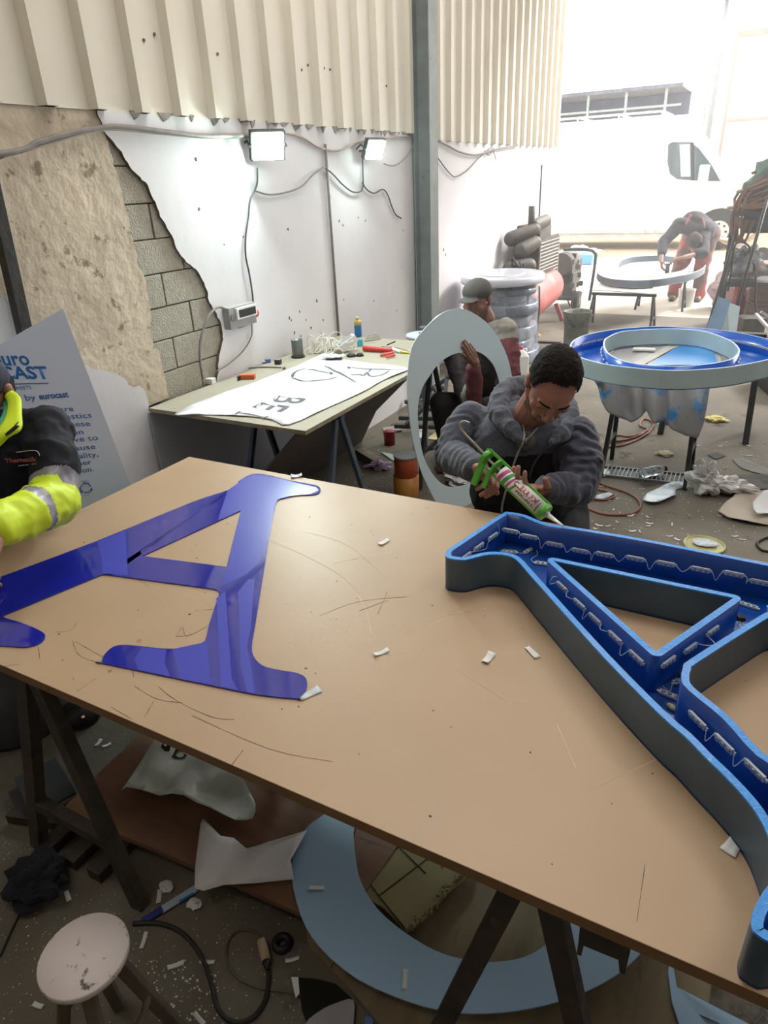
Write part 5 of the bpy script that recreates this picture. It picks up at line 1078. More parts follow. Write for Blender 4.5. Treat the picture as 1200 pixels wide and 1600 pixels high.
o = MB().tube(crom([aty(*p, 8.2) for p in [(1178, 410), (1181, 440), (1180, 470), (1184, 500), (1192, 512)]], 6, False), .010, 7).build('hanging_cable', m_black); tag(recenter(o), 'black cable hanging in front of the reddish barrel', 'cable')
# blue channel offcuts leaning
p_ = [aty(1128, 466, 7.9), aty(1143, 471, 7.9), aty(1121, 517, 7.6), aty(1104, 515, 7.6)]
def slab(name, pts, y0, y1, th, m, lab, cat):
    q = [aty(px, py, y0 if k else y1) for px, py, k in pts]; o = MB().plate(q, [], (th, .01, 0)).build(name, m); tag(recenter(o), lab, cat)
for nm, pts, m, lab in (('metal_profile', [(1123, 464), (1142, 470), (1116, 545), (1094, 538)], mat('blue_grey_profile', (84, 116, 146), .5), 'blue grey metal profile leaning under the clutter, left of two'), ('metal_profile', [(1137, 472), (1156, 479), (1146, 552), (1112, 548)], mat('pale_grey_profile', (132, 148, 156), .5), 'pale grey metal profile leaning under the clutter, right of two')):
    qq = [aty(*pts[0], 7.6), aty(*pts[1], 7.6), aty(*pts[2], 7.2), aty(*pts[3], 7.2)]
    d1, d2 = qq[3] - qq[0], qq[2] - qq[1]; k1, k2 = (qq[0].z - .01) / (qq[0].z - qq[3].z), (qq[1].z - .01) / (qq[1].z - qq[2].z)
    qq[3] = qq[0] + d1 * k1; qq[2] = qq[1] + d2 * k2; nv = (qq[1] - qq[0]).cross(d1).normalized() * .04; t = thing(nm, (qq[3] + qq[2]) / 2, lab, 'profile')
    MB().add(qq, [(0, 1, 2, 3)]).build('web', m, t, solid=.004); MB().add([qq[0], qq[0] + nv, qq[3] + nv, qq[3]], [(0, 1, 2, 3)]).build('flange', m, t, solid=.004); MB().add([qq[1], qq[1] + nv, qq[2] + nv, qq[2]], [(0, 1, 2, 3)]).build('flange', m, t, solid=.004)
# scrap frames at the right edge
t = thing('scrap_frame_pile', (2.75, 7.5, 0), 'pile of grey and white scrap metal frames at the right edge beyond the letter O', 'scrap'); rr = random.Random(44); m_wf = mat('white_steel', (190, 190, 192), .5, .1, 8)
for i in range(18):
    c = Vector((rr.uniform(2.5, 3.1), rr.uniform(7.2, 8.0), rr.uniform(.08, .42))); a = rr.uniform(0, 3.1); L = rr.uniform(.15, .35); d = Vector((math.cos(a) * L, math.sin(a) * L, rr.uniform(-.12, .12))); a_, e_ = c - d, c + d; a_.z = max(a_.z, .03); e_.z = max(e_.z, .03)
    MB().bar(a_, e_, .025, .025).build('frame_bar', m_wf if i % 3 == 0 else m_shelf, t)
for x, y, s, z in ((2.5, 8.1, .22, .34), (2.42, 7.75, .14, .22)): MB().box((x, y, z / 2), (s, s, z), .4).build('scrap_box', m_mach, t, bevel=.01)
o = MB().box((2.95, 6.6, .11), (.5, .5, .22), .3).build('black_crate', m_black, bevel=.01); tag(recenter(o), 'low black crate at the right edge behind the letter O', 'crate')
# ================================================================ floor in front, below the table
m_ply = mat('red_brown_plywood', (126, 92, 70), .6, .2, 3, .1, 40, stretch=(1, 6, 1), spots=(84, 66, 54), spot_scale=3, spot_amt=.25); m_plyg = mat('grimy_plywood', (126, 112, 88), .75, .25, 3, .15, 40, stretch=(5, 1, 1), spots=(90, 78, 60), spot_scale=4, spot_amt=.3)
def slabz(name, pts, z0, z1, m, lab, cat, msd=None):
    o = MB().plate([atz(*p, z1) if not isinstance(p, Vector) else Vector((p.x, p.y, z1)) for p in pts], [], (0, 0, z0 - z1)).build(name, m); tag(recenter(o), lab, cat); return o
V = lambda x, y: Vector((x, y, 0))
# battens under the plywood
t = thing('wood_frame', (1.2, .95, 0), 'dark wooden slatted frame lying on the floor below the plywood', 'pallet')
for i in range(3):
    a = atz(112 + i * 38, 1285 + i * 18, .03); MB().box((a.x, a.y + .35, .018), (.05, .9, .036)).build('slat', m_oldsteel, t)
o = slabz('plywood_sheet', [(93, 1268), (232, 1322), (500, 1440), V(1.93, .86), V(2.0, 1.75), V(.85, 1.75), (210, 1155)], .038, .056, m_ply, 'reddish brown plywood sheet lying on the floor under the left of the table', 'plywood')
slabz('plywood_sheet', [V(1.72, 1.0), V(1.86, .82), V(2.05, .76), V(2.34, .66), V(2.75, .62), V(2.8, 1.9), V(1.8, 1.95)], .001, .022, m_plyg, 'grimy weathered plywood sheet on the floor beneath the pale blue letter O', 'plywood')
# pale blue flat letter O on the plywood
m_film2 = mat('pale_blue_film', (160, 190, 222), .4, .04, 2, spots=(150, 178, 210), spot_scale=3, spot_amt=.2); ZO = .064
Lo = [(455, 1365), (462, 1325), (480, 1292), (520, 1262)]; Lo2 = [(1003, 1475), (1000, 1490), (960, 1525), (900, 1555), (830, 1575), (760, 1583), (700, 1580), (640, 1565), (560, 1530), (500, 1480), (470, 1430)]
Li = [(557, 1280), (556, 1340), (565, 1380), (590, 1420), (630, 1455), (680, 1485), (730, 1500), (770, 1503), (820, 1495), (860, 1470), (885, 1440), (908, 1415)]
lo3 = crom([atz(*p, ZO) for p in Lo] + [Vector((1.80, 1.45, ZO)), Vector((1.95, 1.72, ZO)), Vector((2.16, 1.80, ZO)), Vector((2.38, 1.74, ZO)), Vector((2.54, 1.52, ZO)), Vector((2.60, 1.33, ZO))] + [atz(*p, ZO) for p in Lo2], 3)
li3 = crom([atz(*p, ZO) for p in Li] + [Vector((2.455, 1.35, ZO)), Vector((2.40, 1.50, ZO)), Vector((2.27, 1.62, ZO)), Vector((2.08, 1.62, ZO)), Vector((1.92, 1.50, ZO)), Vector((1.83, 1.33, ZO))], 3)
o = MB().plate(lo3, [li3], (0, 0, -.004)).build('letter_panel', m_film2); tag(recenter(o), 'pale blue flat letter O lying on the floor under the table', 'letter')
# second pale panel at lower right
slabz('letter_panel', [V(2.70, 1.12), (1048, 1484), (1044, 1520), (1050, 1565), (1066, 1615), (1165, 1615), (1195, 1580), V(3.05, .85), V(3.0, 1.1)], .024, .028, m_film2, 'pale blue flat panel at the lower right corner beneath the table', 'panel')
# cardboard inside the O
m_card = mat('olive_cardboard', (148, 138, 102), .8, .1, 6)
t = thing('cardboard', atz(640, 1380, .03), 'creased flattened cardboard showing through the floor letter O', 'cardboard'); zc = .052
q = [atz(*p, zc) for p in [(556, 1290), (580, 1285), (640, 1310), (735, 1348), (725, 1372), (690, 1402), (680, 1412), (650, 1445), (634, 1455), (600, 1418), (575, 1405), (556, 1370)]]
MB().plate(q, [], (0, 0, -.008)).build('card_sheet', m_card, t); b = MB()
for l in ([(560, 1356), (592, 1400), (634, 1452)], [(592, 1400), (680, 1332)], [(558, 1355), (635, 1318)], [(625, 1325), (665, 1365)]):
    b.tube([atz(*p, zc + .0005) for p in l], .0022, 5)
b.build('creases', mat('dark_crease', (80, 72, 50), .9), t); b = MB(); rr = random.Random(3)
ed = [atz(*p, zc + .002) for p in [(728, 1350), (718, 1365), (695, 1390), (690, 1400), (680, 1415), (655, 1438), (636, 1452)]]
for i in range(len(ed) - 1):
    for k in range(9):
        c = ed[i].lerp(ed[i + 1], k / 9); b.box(c + Vector((rr.uniform(-.006, .008), rr.uniform(-.004, .006), rr.uniform(0, .006))), (.012, .004, .008), rr.uniform(0, 3))
o = b.build('torn_edge', m_card, t); o['kind'] = 'stuff'
MB().plate([atz(*p, zc + .001) for p in [(668, 1333), (690, 1340), (706, 1344), (690, 1358), (686, 1346), (672, 1345)]], [], (0, 0, .0005)).build('red_print', mat('faded_red_print', (132, 60, 48), .8), t)
# silver bag with printed letters
m_silver = mat('silver_foil_bag', (214, 222, 218), .28, .08, 4, .15, 14, coat=.3)
L = crom([atz(*p, .07) for p in [(248, 1165), (300, 1178), (350, 1190), (372, 1204), (380, 1222), (392, 1242), (400, 1262), (395, 1282), (370, 1284), (330, 1272), (290, 1256), (250, 1246), (200, 1240), (196, 1232)]], 2)
def bagh(x, y): return .066 + .05 * max(0, .3 + noise.noise(Vector((x * 9, y * 9, 2)))) + .012 * abs(noise.noise(Vector((x * 26, y * 20, 4))))
bag = filled_sheet('foil_bag', L, bagh, m_silver, .022, solid=.001); recenter(bag); tag(bag, 'crinkled silver bag with black letters on the plywood below the table', 'bag')
for s, p, q_, h in (('I', (252, 1170), (262, 1174), (246, 1182)), ('D', (266, 1176), (286, 1182), (258, 1190))):
    O, Wd, Hh = atz(*p, .09), atz(*q_, .09), atz(*h, .09); c = bpy.data.curves.new('letter', 'FONT'); c.body = s; c.offset = .03; t_ = bpy.data.objects.new('letter', c); COL.objects.link(t_)
    me = bpy.data.meshes.new_from_object(t_.evaluated_get(bpy.context.evaluated_depsgraph_get())); bpy.data.objects.remove(t_); xs = [v.co.x for v in me.vertices]; a, e = min(xs), max(xs)
    for v in me.vertices: pp_ = O + (Wd - O) * ((v.co.x - a) / (e - a)) - (Hh - O) * ((v.co.y - .7) / .7) * -1; v.co = Vector((pp_.x, pp_.y, bagh(pp_.x, pp_.y) + .003))
    me.materials.clear(); me.materials.append(m_black); place('printed_letter', me, bag)
def bags2(x, y): return .064 + .02 * max(0, .3 + noise.noise(Vector((x * 9, y * 9, 7))))
fsheet('grey_film', [(300, 1176), (345, 1190), (362, 1203), (355, 1205), (330, 1198), (310, 1190)], mat('grey_film_m', (150, 152, 152), .5), 'thin grey film strip next to the printed letters of the silver bag', 'film', .01, .066, seed=4)
m_card2 = mat('grey_brown_panel', (112, 98, 84), .6, .1, 3)
slabz('brown_board', [(350, 1200), (420, 1225), (505, 1262), V(1.75, 1.35), V(1.35, 1.5)], .058, .062, m_card2, 'smooth grey brown panel lying between the silver bag and the floor letter O', 'panel')
def wph(x, y): return .068 + .03 * max(0, .2 + noise.noise(Vector((x * 6, y * 6, 12))))
L = crom([atz(*p, .07) for p in [(316, 1282), (330, 1290), (345, 1305), (362, 1310), (380, 1320), (395, 1345), (403, 1380), (460, 1384), (445, 1330), (470, 1300), (520, 1262), (450, 1250), (400, 1290), (350, 1284)]], 1)
L = [atz(*p, .07) for p in [(314, 1290), (318, 1281), (345, 1308), (365, 1309), (385, 1325), (480, 1300), (455, 1350), (460, 1378), (400, 1382), (350, 1383), (318, 1392), (304, 1388), (305, 1355)]]
o = filled_sheet('white_paper_sheet', L, wph, mat('dull_white_paper', (222, 218, 222), .6, .05, 3), .025, solid=.001); tag(recenter(o), 'dull white paper sheet hanging over the plywood edge left of the floor letter O', 'paper')
# blue and white strip on the floor
t = thing('striped_strip', atz(260, 1410, 0), 'blue and white plastic strip on the floor below the white paper', 'strip')
for a, e, w, m in (((222, 1440), (254, 1420), .02, mat('dark_blue_strip', (40, 56, 130), .4)), ((252, 1422), (306, 1388), .022, mat('pale_strip', (168, 184, 206), .5))):
    A, E = atz(*a, .008), atz(*e, .008); MB().bar(A, E, w, .003, up=(0, 0, 1)).build('strip_piece', m, t)
MB().bar(atz(280, 1409, .011), atz(302, 1396, .011), .006, .003).build('blue_stripe', m_bfilm, t)
# books / box at the left
t = thing('notebook', atz(75, 1235, .03), 'dark bound notebook lying on the floor by the left trestle leg', 'book'); R = Matrix.Rotation(-.35, 3, 'Z'); c = atz(70, 1228, .05)
MB().box(c, (.20, .13, .006), R).build('cover', m_dk, t); MB().box(c - Vector((0, 0, .012)), (.196, .126, .018), R).build('pages', m_paper, t); MB().box(c - Vector((0, 0, .024)), (.20, .13, .006), R).build('cover', m_dk, t)
o = MB().box(atz(45, 1246, .012), (.12, .09, .022), -.35).build('dark_case', m_dk, bevel=.003); tag(recenter(o), 'small dark case lying partly under the notebook', 'case')
o = MB().bar(atz(15, 1274, .02), atz(110, 1288, .02), .03, .03).build('timber_offcut', m_oldsteel); tag(recenter(o), 'dark timber offcut on the floor left of the trestle leg', 'timber')
# dark cloth
crumple('black_cloth', atz(62, 1392, 0), (.085, .075, .05), mat('black_cloth', (24, 25, 34), .9, .2, 12), 'crumpled black cloth on the floor beside the left trestle leg', 'cloth', 17, .38)
# dark round thing under the table at left
o = MB().lathe([(.17, 0), (.175, .02), (.15, .16), (.10, .20), (.02, .21)], atz(-6, 1150, 0) + Vector((0, .1, 0)), 28).build('dark_tub', mat('charcoal_tub', (58, 58, 62), .5, .2, 6)); tag(recenter(o), 'dark rounded tub on the floor at the left edge under the table', 'tub')
o = MB().lathe([(.06, 0), (.07, .01), (.06, .05), (.02, .06)], atz(128, 1122, 0), 20).build('black_pot', m_black); tag(recenter(o), 'small black pot on the floor just under the table edge', 'pot')
# round stool
m_stool = mat('paint_stained_white', (196, 186, 184), .6, .08, 8, .1, 30, spots=(84, 74, 78), spot_scale=26, spot_amt=.34); m_stw = mat('dirty_wood', (96, 84, 72), .8, .25, 12, .2, 40)
c = (atz(130, 1490, .40)); stz = .40
def stool(c, lab, zt=.40, s=1.0):
    t = thing('stool', Vector((c.x, c.y, 0)), lab, 'stool'); 
    MB().lathe([(.001, zt - .018), (.083 * s, zt - .018), (.086 * s, zt - .014), (.086 * s, zt - .003), (.084 * s, zt), (.001, zt)], (c.x, c.y, 0), 40).build('seat', m_stool, t)
    for k, a in enumerate((-.75, .95, 2.5, 4.1)): MB().bar((c.x + .04 * math.cos(a), c.y + .04 * math.sin(a), zt - .02), (c.x + .13 * math.cos(a), c.y + .13 * math.sin(a), 0), .026, .026).build('leg', m_stw, t, bevel=.004)
    MB().tube([(c.x + .085 * math.cos(a), c.y + .085 * math.sin(a), .2) for a in [i * PI / 8 for i in range(16)]], .008, 6, closed=True).build('ring_stretcher', m_stw, t); return t
stool(c, 'small round stool with a paint stained white seat at the lower left')
# power cable with connector, disc, scraps
m_dkc = mat('black_cable', (34, 34, 34), .5, .1, 20)
floor_tube('power_cable', [(208, 1443), (250, 1443), (285, 1458), (312, 1490), (328, 1530), (340, 1575), (365, 1597), (395, 1590), (415, 1560), (420, 1520), (415, 1505)], .006, m_dkc, 'thick black power cable curving over the floor to the pale connector', 'cable')
floor_tube('thin_cable', [(410, 1470), (395, 1455), (370, 1455), (355, 1475), (356, 1505), (375, 1530), (410, 1545), (450, 1550), (500, 1565)], .0035, mat('brown_thin_cable', (92, 84, 66), .6), 'thin brown cable looping from the pale connector', 'cable')
floor_tube('thin_cable', [(0, 1495), (20, 1450), (45, 1400), (52, 1385)], .003, m_dkc, 'thin dark cable on the floor running to the black cloth', 'cable')
a, e = atz(409, 1470, .014), atz(416, 1502, .014); t = thing('cable_connector', Vector(((a.x + e.x) / 2, (a.y + e.y) / 2, 0)), 'pale beige cable connector lying on the floor', 'connector'); MB().cyl(a, e, .013, .012, 14).build('connector_body', mat('beige_plastic', (176, 156, 128), .5, .15, 30), t); MB().cyl(e, e + (e - a) * .4, .011, .006, 12).build('cable_gland', m_black, t)
c = atz(441, 1475, .004); o = MB().tube([c + Vector((.018 * math.cos(a), .018 * math.sin(a), .004)) for a in [i * PI / 10 for i in range(20)]], .010, 8, closed=True).build('rubber_ring', m_black); tag(recenter(o), 'small black rubber ring on the floor right of the pale connector', 'ring')
t = thing('paper_cup', atz(500, 1580, 0), 'dark curved film offcut with a white disc at the bottom edge', 'offcut')
MB().plate([atz(*p, .006) for p in [(466, 1528), (495, 1530), (525, 1538), (551, 1562), (520, 1575), (480, 1600), (472, 1580)]], [], (0, 0, .002)).build('dark_film', mat('dark_olive_film', (30, 32, 24), .3), t); MB().plate(crom([atz(*p, .012) for p in [(478, 1600), (500, 1580), (525, 1568), (552, 1563), (552, 1600), (545, 1625), (490, 1625)]], 3), [], (0, 0, .002)).build('white_disc', mat('grey_white_disc', (160, 158, 170), .6), t); MB().plate([atz(*p, .010) for p in [(455, 1527), (466, 1527), (468, 1552), (462, 1560)]], [], (0, 0, .001)).build('white_edge', m_paper, t)
q = [atz(*p, .004) for p in [(570, 1520), (604, 1545), (592, 1580), (575, 1615), (568, 1615), (574, 1560)]]; o = MB().plate(q, [], (0, 0, .002)).build('printed_offcut', mat('blue_printed_film', (96, 122, 176), .5)); recenter(o); tag(o, 'narrow blue printed offcut poking out below the floor letter O', 'offcut')
for s, a, e in (('s an', (576, 1545), (600, 1546)), ('y of', (573, 1566), (593, 1568)), ('n li', (570, 1588), (586, 1590))):
    A, E = atz(*a, .0065), atz(*e, .0065); u = E - A; text('lettering', s, A, u, Vector((-u.y, u.x, 0)), mat('navy_ink', (28, 44, 96), .5), o, width=u.length, height=.012, depth=.0003)
# scraps
rr = random.Random(17)
def scrapset(lst, z, w, L, label, group, m=m_paper, nm='white_strip'):
    pr = None
    for (px, py, ang) in lst:
        p = atz(px, py, z)
        if pr is None: pr = o = MB().grid(lambda u, v: Vector(((u - .5) * L, (v - .5) * w, .0008 + .003 * (2 * u - 1) ** 2)), 5, 2).build(nm, m, fix=False, solid=.0008)
        else: o = pr.copy(); COL.objects.link(o)
        o.location = p; o.rotation_euler = (0, 0, ang); o.scale = (rr.uniform(.7, 1.1), rr.uniform(.8, 1.1), 1); tag(o, label, 'scrap', group)
def ang(a, e, z=0): d = atz(*e, z) - atz(*a, z); return math.atan2(d.y, d.x)
near = [((103, 1392), (109, 1410)), ((222, 1480), (228, 1460)), ((265, 1512), (285, 1505)), ((312, 1503), (336, 1504)), ((50, 1568), (70, 1575)), ((305, 1585), (318, 1600)), ((444, 1503), (470, 1496)), ((248, 1410), (250, 1392)), ((150, 1166), (158, 1156)), ((160, 1168), (174, 1162)), ((42, 1268), (54, 1268)), ((520, 1490), (532, 1505))]
scrapset([((a[0] + e[0]) / 2, (a[1] + e[1]) / 2, ang(a, e)) for a, e in near], .001, .012, .04, 'one of the white paper strips strewn on the dark floor around the stool', 'white strips on the floor around the stool')
for a, e, lab in (((482, 1388), (507, 1388), 'short curled strip lying on the left side of the floor letter O'), ((634, 1515), (632, 1546), 'white strip lying on the bottom of the floor letter O')):
    o = strip('paper_strip', a, e, .012, ZO + .0, m_paper, .004, 3); tag(o, lab, 'scrap')
for c_, sd in (((262, 1388), 3), ((304, 1415), 9)):
    crumple('paper_crumb', atz(*c_, 0), (.02, .016, .008), m_paper, 'crumpled white paper crumb %s the blue strip on the floor' % ('above' if sd == 3 else 'below'), 'paper', sd, .5, 12)
b = MB(); rr = random.Random(5)
def flecks(n, x0, x1, y0, y1, s0, s1, zf_=.0012):
    for i in range(n):
        p = atz(rr.uniform(x0, x1), rr.uniform(y0, y1), zf_); s = rr.uniform(s0, s1); k = 5; a0 = rr.uniform(0, 6); b.add([p + Vector((math.cos(a0 + 2 * PI * j / k) * s * rr.uniform(.5, 1.2), math.sin(a0 + 2 * PI * j / k) * s * rr.uniform(.5, 1.2), 0)) for j in range(k)], [tuple(range(k))])
flecks(420, 0, 480, 1390, 1600, .0006, .0022); flecks(90, 230, 340, 1500, 1600, .001, .004); flecks(60, 0, 60, 1250, 1350, .0006, .002); flecks(120, 80, 240, 1120, 1220, .0006, .0015); flecks(260, 880, 1200, 690, 850, .002, .005); flecks(160, 540, 680, 700, 790, .002, .006); flecks(60, 690, 1000, 540, 700, .003, .007)
o = b.build('floor_flecks', m_paper, fix=False); tag(o, 'tiny white flecks and shavings scattered all over the concrete floor', 'debris', kind='stuff')
# ---- clutter between bench and the leaning O
c = Vector((.875, 3.36, 0)); t = thing('paint_tub', c, 'orange paint tin with a grey lid standing on a crate behind the table', 'tin')
MB().lathe([(.072, .0), (.075, .01), (.078, .155), (.001, .155)], c, 24).build('lower_bucket', mat('amber_bucket', (190, 130, 60), .4, .15, 8, spots=(90, 80, 70), spot_scale=9, spot_amt=.3), t)
MB().lathe([(.068, .157), (.070, .16), (.070, .27), (.066, .275)], c, 28).build('tin_body', mat('orange_red_tin', (186, 84, 52), .4, .1, 8), t); MB().lathe([(.071, .275), (.073, .278), (.072, .288), (.060, .286), (.001, .284)], c, 28).build('tin_lid', mat('grey_lid', (146, 152, 156), .4), t)
b = MB()
for k in range(5): a = k * 1.26; b.tube([c + Vector((.074 * math.cos(a), .074 * math.sin(a), z)) for z in (.16, .1, .02)], .0025, 5)
b.build('white_drips', m_paper, t)
o = MB().bar(atz(562, 706, .03), atz(588, 722, .03), .07, .05).build('foam_block', mat('olive_foam', (150, 146, 124), .9, .2, 14)); tag(recenter(o), 'grey olive block lying under the bench among the shavings', 'block')
crumple('film_crumple', atz(592, 732, 0), (.07, .05, .03), mat('pink_film', (206, 176, 206), .4, .2, 20), 'crumpled pinkish film on the floor left of the paint tin', 'film', 19, .7)
c = atz(609, 694, 0); o = MB().lathe([(.04, 0), (.042, .1), (.044, .102), (.001, .102)], c, 20).build('red_tin', mat('dull_red_tin', (160, 44, 50), .4, .2, 12)); tag(recenter(o), 'small red tin on the floor under the far end of the bench', 'tin')
for i, (l, m, lab) in enumerate([([(595, 706), (640, 714), (648, 724), (618, 722)], mat('pale_green_board', (182, 196, 184), .5), 'pale greenish board scrap on the floor behind the paint tin'), ([(598, 668), (625, 664), (628, 672), (600, 676)], m_grey, 'pale grey offcut on the floor beyond the small red tin'), ([(646, 662), (660, 664), (662, 682), (650, 686)], m_white, 'white carton piece on the floor left of the leaning letter O'), ([(612, 590), (638, 588), (638, 606), (610, 606)], None, '')]):
    if m: slabz('floor_offcut', l, .003 + i * .002, .012 + i * .002, m, lab, 'offcut')
slabz('yellow_board', [V(.55, 4.35), V(.95, 4.35), V(.95, 4.75), V(.55, 4.75)], .0, .012, mat('pale_yellow_board', (210, 196, 150), .7), 'pale yellowish board beyond the end of the bench', 'board')
crumple('white_cloth', Vector((1.12, 3.75, 0)), (.13, .16, .05), m_bagp, 'whitish cloth heaped on the floor behind the leaning letter O', 'cloth', 23, .5)
for i, (x, y, r_) in enumerate([(.5, 4.6, .3), (.75, 5.1, 1.1), (.35, 5.0, -.4)]):
    t = thing('folded_steel_frame', (x, y, 0), ['dark folded steel frame on the floor just beyond the bench end', 'dark folded steel frame behind the leaning letter O', 'dark folded steel frame on the floor against the left wall'][i], 'frame')
    R = Matrix.Rotation(r_, 3, 'Z')
    for k, (a, e) in enumerate([((-.3, -.1, .05), (.3, -.1, .05)), ((-.3, .1, .05), (.3, .1, .05)), ((-.2, -.12, .07), (.05, .12, .3)), ((.2, -.12, .07), (-.02, .12, .3))]): MB().bar(Vector((x, y, 0)) + R @ Vector(a), Vector((x, y, 0)) + R @ Vector(e), .03, .03).build('frame_bar', m_shelf, t)
# ================================================================ people
m_skin = mat('skin_tan', (160, 114, 98), .5, .08, 9, .05, 120, spec=.4); m_skin2 = mat('skin_brown', (140, 100, 84), .5, .1, 9, .05, 120); m_lip = mat('lip', (150, 92, 80), .5, .05, 20)
m_hair = mat('dark_hair', (26, 21, 19), .75, .35, 60, .8, 240, stretch=(1, 1, .3), spec=.2); m_stub = mat('beard_stubble', (112, 82, 70), .7, .3, 140, .3, 300)
def frame(F, U):
    """head matrix: local -Y is where the face points, local Z is up"""
    F = Vector(F).normalized(); U = Vector(U); U = (U - F * U.dot(F)).normalized(); X = (-F).cross(U).normalized() * 1; Y = -F
    return Matrix((Y.cross(U), Y, U)).transposed()
def headprims(b, c, R, s=1.0, neck=None):
    T = lambda p: Vector(c) + R @ (Vector(p) * s)
    E = lambda p, r: b.ell(T(p), tuple(x * s for x in r), R, 14)
    K = lambda p, q, r0, r1: b.cap(T(p), T(q), r0 * s, r1 * s)
    E((0, .014, .038), (.075, .094, .082)); E((0, -.026, -.012), (.066, .070, .085)); E((0, -.02, .02), (.070, .075, .07))
    for k in (-1, 1):
        K((k * .050, .0, -.045), (k * .022, -.060, -.092), .026, .024); E((k * .044, -.062, -.022), (.022, .018, .018)); E((k * .078, .012, -.008), (.009, .019, .030)); E((k * .082, .016, .010), (.007, .016, .016))
        E((k * .031, -.078, .004), (.016, .012, .011)); K((k * .014, -.090, .026), (k * .046, -.078, .026), .011, .009)
        E((k * .013, -.104, -.032), (.009, .010, .008)); E((k * .028, -.074, -.058), (.018, .016, .020))
    K((0, -.090, .020), (0, -.113, -.024), .009, .013); E((0, -.085, -.045), (.026, .014, .02))
    K((-.019, -.091, -.060), (.019, -.091, -.060), .0075, .0075); K((0, -.096, -.060), (0, -.094, -.060), .008, .008); K((-.015, -.088, -.071), (.015, -.088, -.071), .009, .009); E((0, -.078, -.094), (.022, .018, .018))
    if neck is not None: b.cap(T((0, .022, -.055)), neck, .056 * s, .062)
def hand(b, w, d, n, side, curls, s=1.0, spread=.12, thumb=.6, thumb_curl=.5, fc=None):
    """w wrist, d towards the knuckles, n out of the palm, side +1/-1 gives the thumb side"""
    w, d, n = Vector(w), Vector(d).normalized(), Vector(n).normalized(); n = (n - d * n.dot(d)).normalized(); u = d.cross(n) * side
    P0 = []
    for i, off in enumerate((.030, .010, -.010, -.029)):
        kn = w + d * (.088 - .004 * abs(i - 1) - (.006 if i == 3 else 0)) * s + u * off * s; P0.append(kn)
        b.cap(w + u * off * .55 * s + d * .008 * s, kn, .015 * s, .0115 * s)
    b.cap(w + d * .03 * s + u * .012 * s + n * .006 * s, w + d * .065 * s - u * .012 * s + n * .004 * s, .014 * s, .012 * s)
    for i, kn in enumerate(P0):
        ln = (.042, .047, .043, .034)[i]; a = 0; dd = (d + u * spread * (1.5 - i) * .5).normalized(); ax = dd.cross(n).normalized(); p = kn; r = (.0092, .0095, .009, .008)[i]
        for k, (c_, l) in enumerate(zip(curls[i] if isinstance(curls[0], (list, tuple)) else curls, (ln, ln * .62, ln * .5))):
            a += c_; v = dd * math.cos(a) + n * math.sin(a); q = p + v * l * s; b.cap(p, q, r * s * (1 - .06 * k), r * s * (.94 - .06 * k)); p = q
    t0 = w + d * .018 * s + u * .022 * s + n * .006 * s; v = (d * (1 - thumb) + u * thumb + n * .25).normalized(); t1 = t0 + v * .038 * s; v2 = (v * (1 - thumb_curl) + d * thumb_curl + n * .15).normalized(); t2 = t1 + v2 * .033 * s; v3 = (v2 + n * .25 + d * .2).normalized(); t3 = t2 + v3 * .024 * s
    b.cap(t0, t1, .016 * s, .012 * s); b.cap(t1, t2, .0115 * s, .0105 * s); b.cap(t2, t3, .0105 * s, .009 * s)
def limb(b, pts, rs):
    for i in range(len(pts) - 1): b.cap(pts[i], pts[i + 1], rs[i], rs[i + 1])
def hairblob(c, R, s, par, m, prims, cut, vox=.005, disp=None):
    b = MB(); T = lambda p: Vector(c) + R @ (Vector(p) * s)
    for p, r in prims: b.ell(T(p), tuple(x * s for x in r), R, 14)
    o = blob(b, 'hair', m, par, vox, 1, disp=disp or (lambda q: .0025 * noise.noise(q * 130) + .002 * noise.noise(q * 60)))
    Ri = R.inverted(); bm = bmesh.new(); bm.from_mesh(o.data); bmesh.ops.delete(bm, geom=[f for f in bm.faces if cut(Ri @ (f.calc_center_median() - Vector(c)) / s)], context='FACES'); bm.to_mesh(o.data); bm.free(); return o
def face_paint(c, R, s, stub=True):
    Ri = R.inverted()
    def f(p, n):
        q = Ri @ (p - Vector(c)) / s
        if abs(q.x) < .021 and -.077 < q.z < -.055 and q.y < -.088: return 2
        if stub and q.y < .0 and (-.125 < q.z < -.050) and abs(q.x) < .068:
            e = .010 * noise.noise(q * 60)
            if q.z < -.078 + e or (q.y > -.075 and q.z < -.05 + e and abs(q.x) > .035) or (-.056 < q.z < -.044 and abs(q.x) < .028): return 1
        if stub and abs(q.x) < .030 and -.056 < q.z < -.043 and q.y < -.085: return 1
        return 0
    return f
# ---------------------------------------------------------------- man in the grey hoodie
man = thing('person', (1.95, 2.38, 0), 'person in a grey blue zip hoodie aiming a green sealant gun at the channel letter', 'person')
C1 = aty(862, 603, 2.17); R1 = frame((.20, -.62, -.62), (.36, -.42, .62))
nk = aty(826, 652, 2.30)
pel = Vector((1.93, 2.46, .50)); chest = aty(815, 705, 2.34)
shL, shR = aty(735, 655, 2.36), aty(903, 682, 2.33)
elL, wrL = aty(705, 712, 2.22), aty(748, 735, 2.03)
elR, wrR = aty(905, 762, 2.20), aty(848, 766, 2.02)
gA = aty(757, 712, 1.94); gB = aty(852, 801, 1.86); gd = (gB - gA).normalized()
b = MB(); headprims(b, C1, R1, 1.0, nk)
b.cap(nk, chest, .06, .10); b.ell(chest, (.15, .10, .16), None, 12); b.cap(chest, pel, .12, .13); limb(b, [shL, elL, wrL], [.045, .038, .026]); limb(b, [shR, elR, wrR], [.045, .038, .026]); b.cap(shL, shR, .05, .05)
gun_up = Vector((0, 0, 1)); gn = gd.cross(gun_up).normalized()
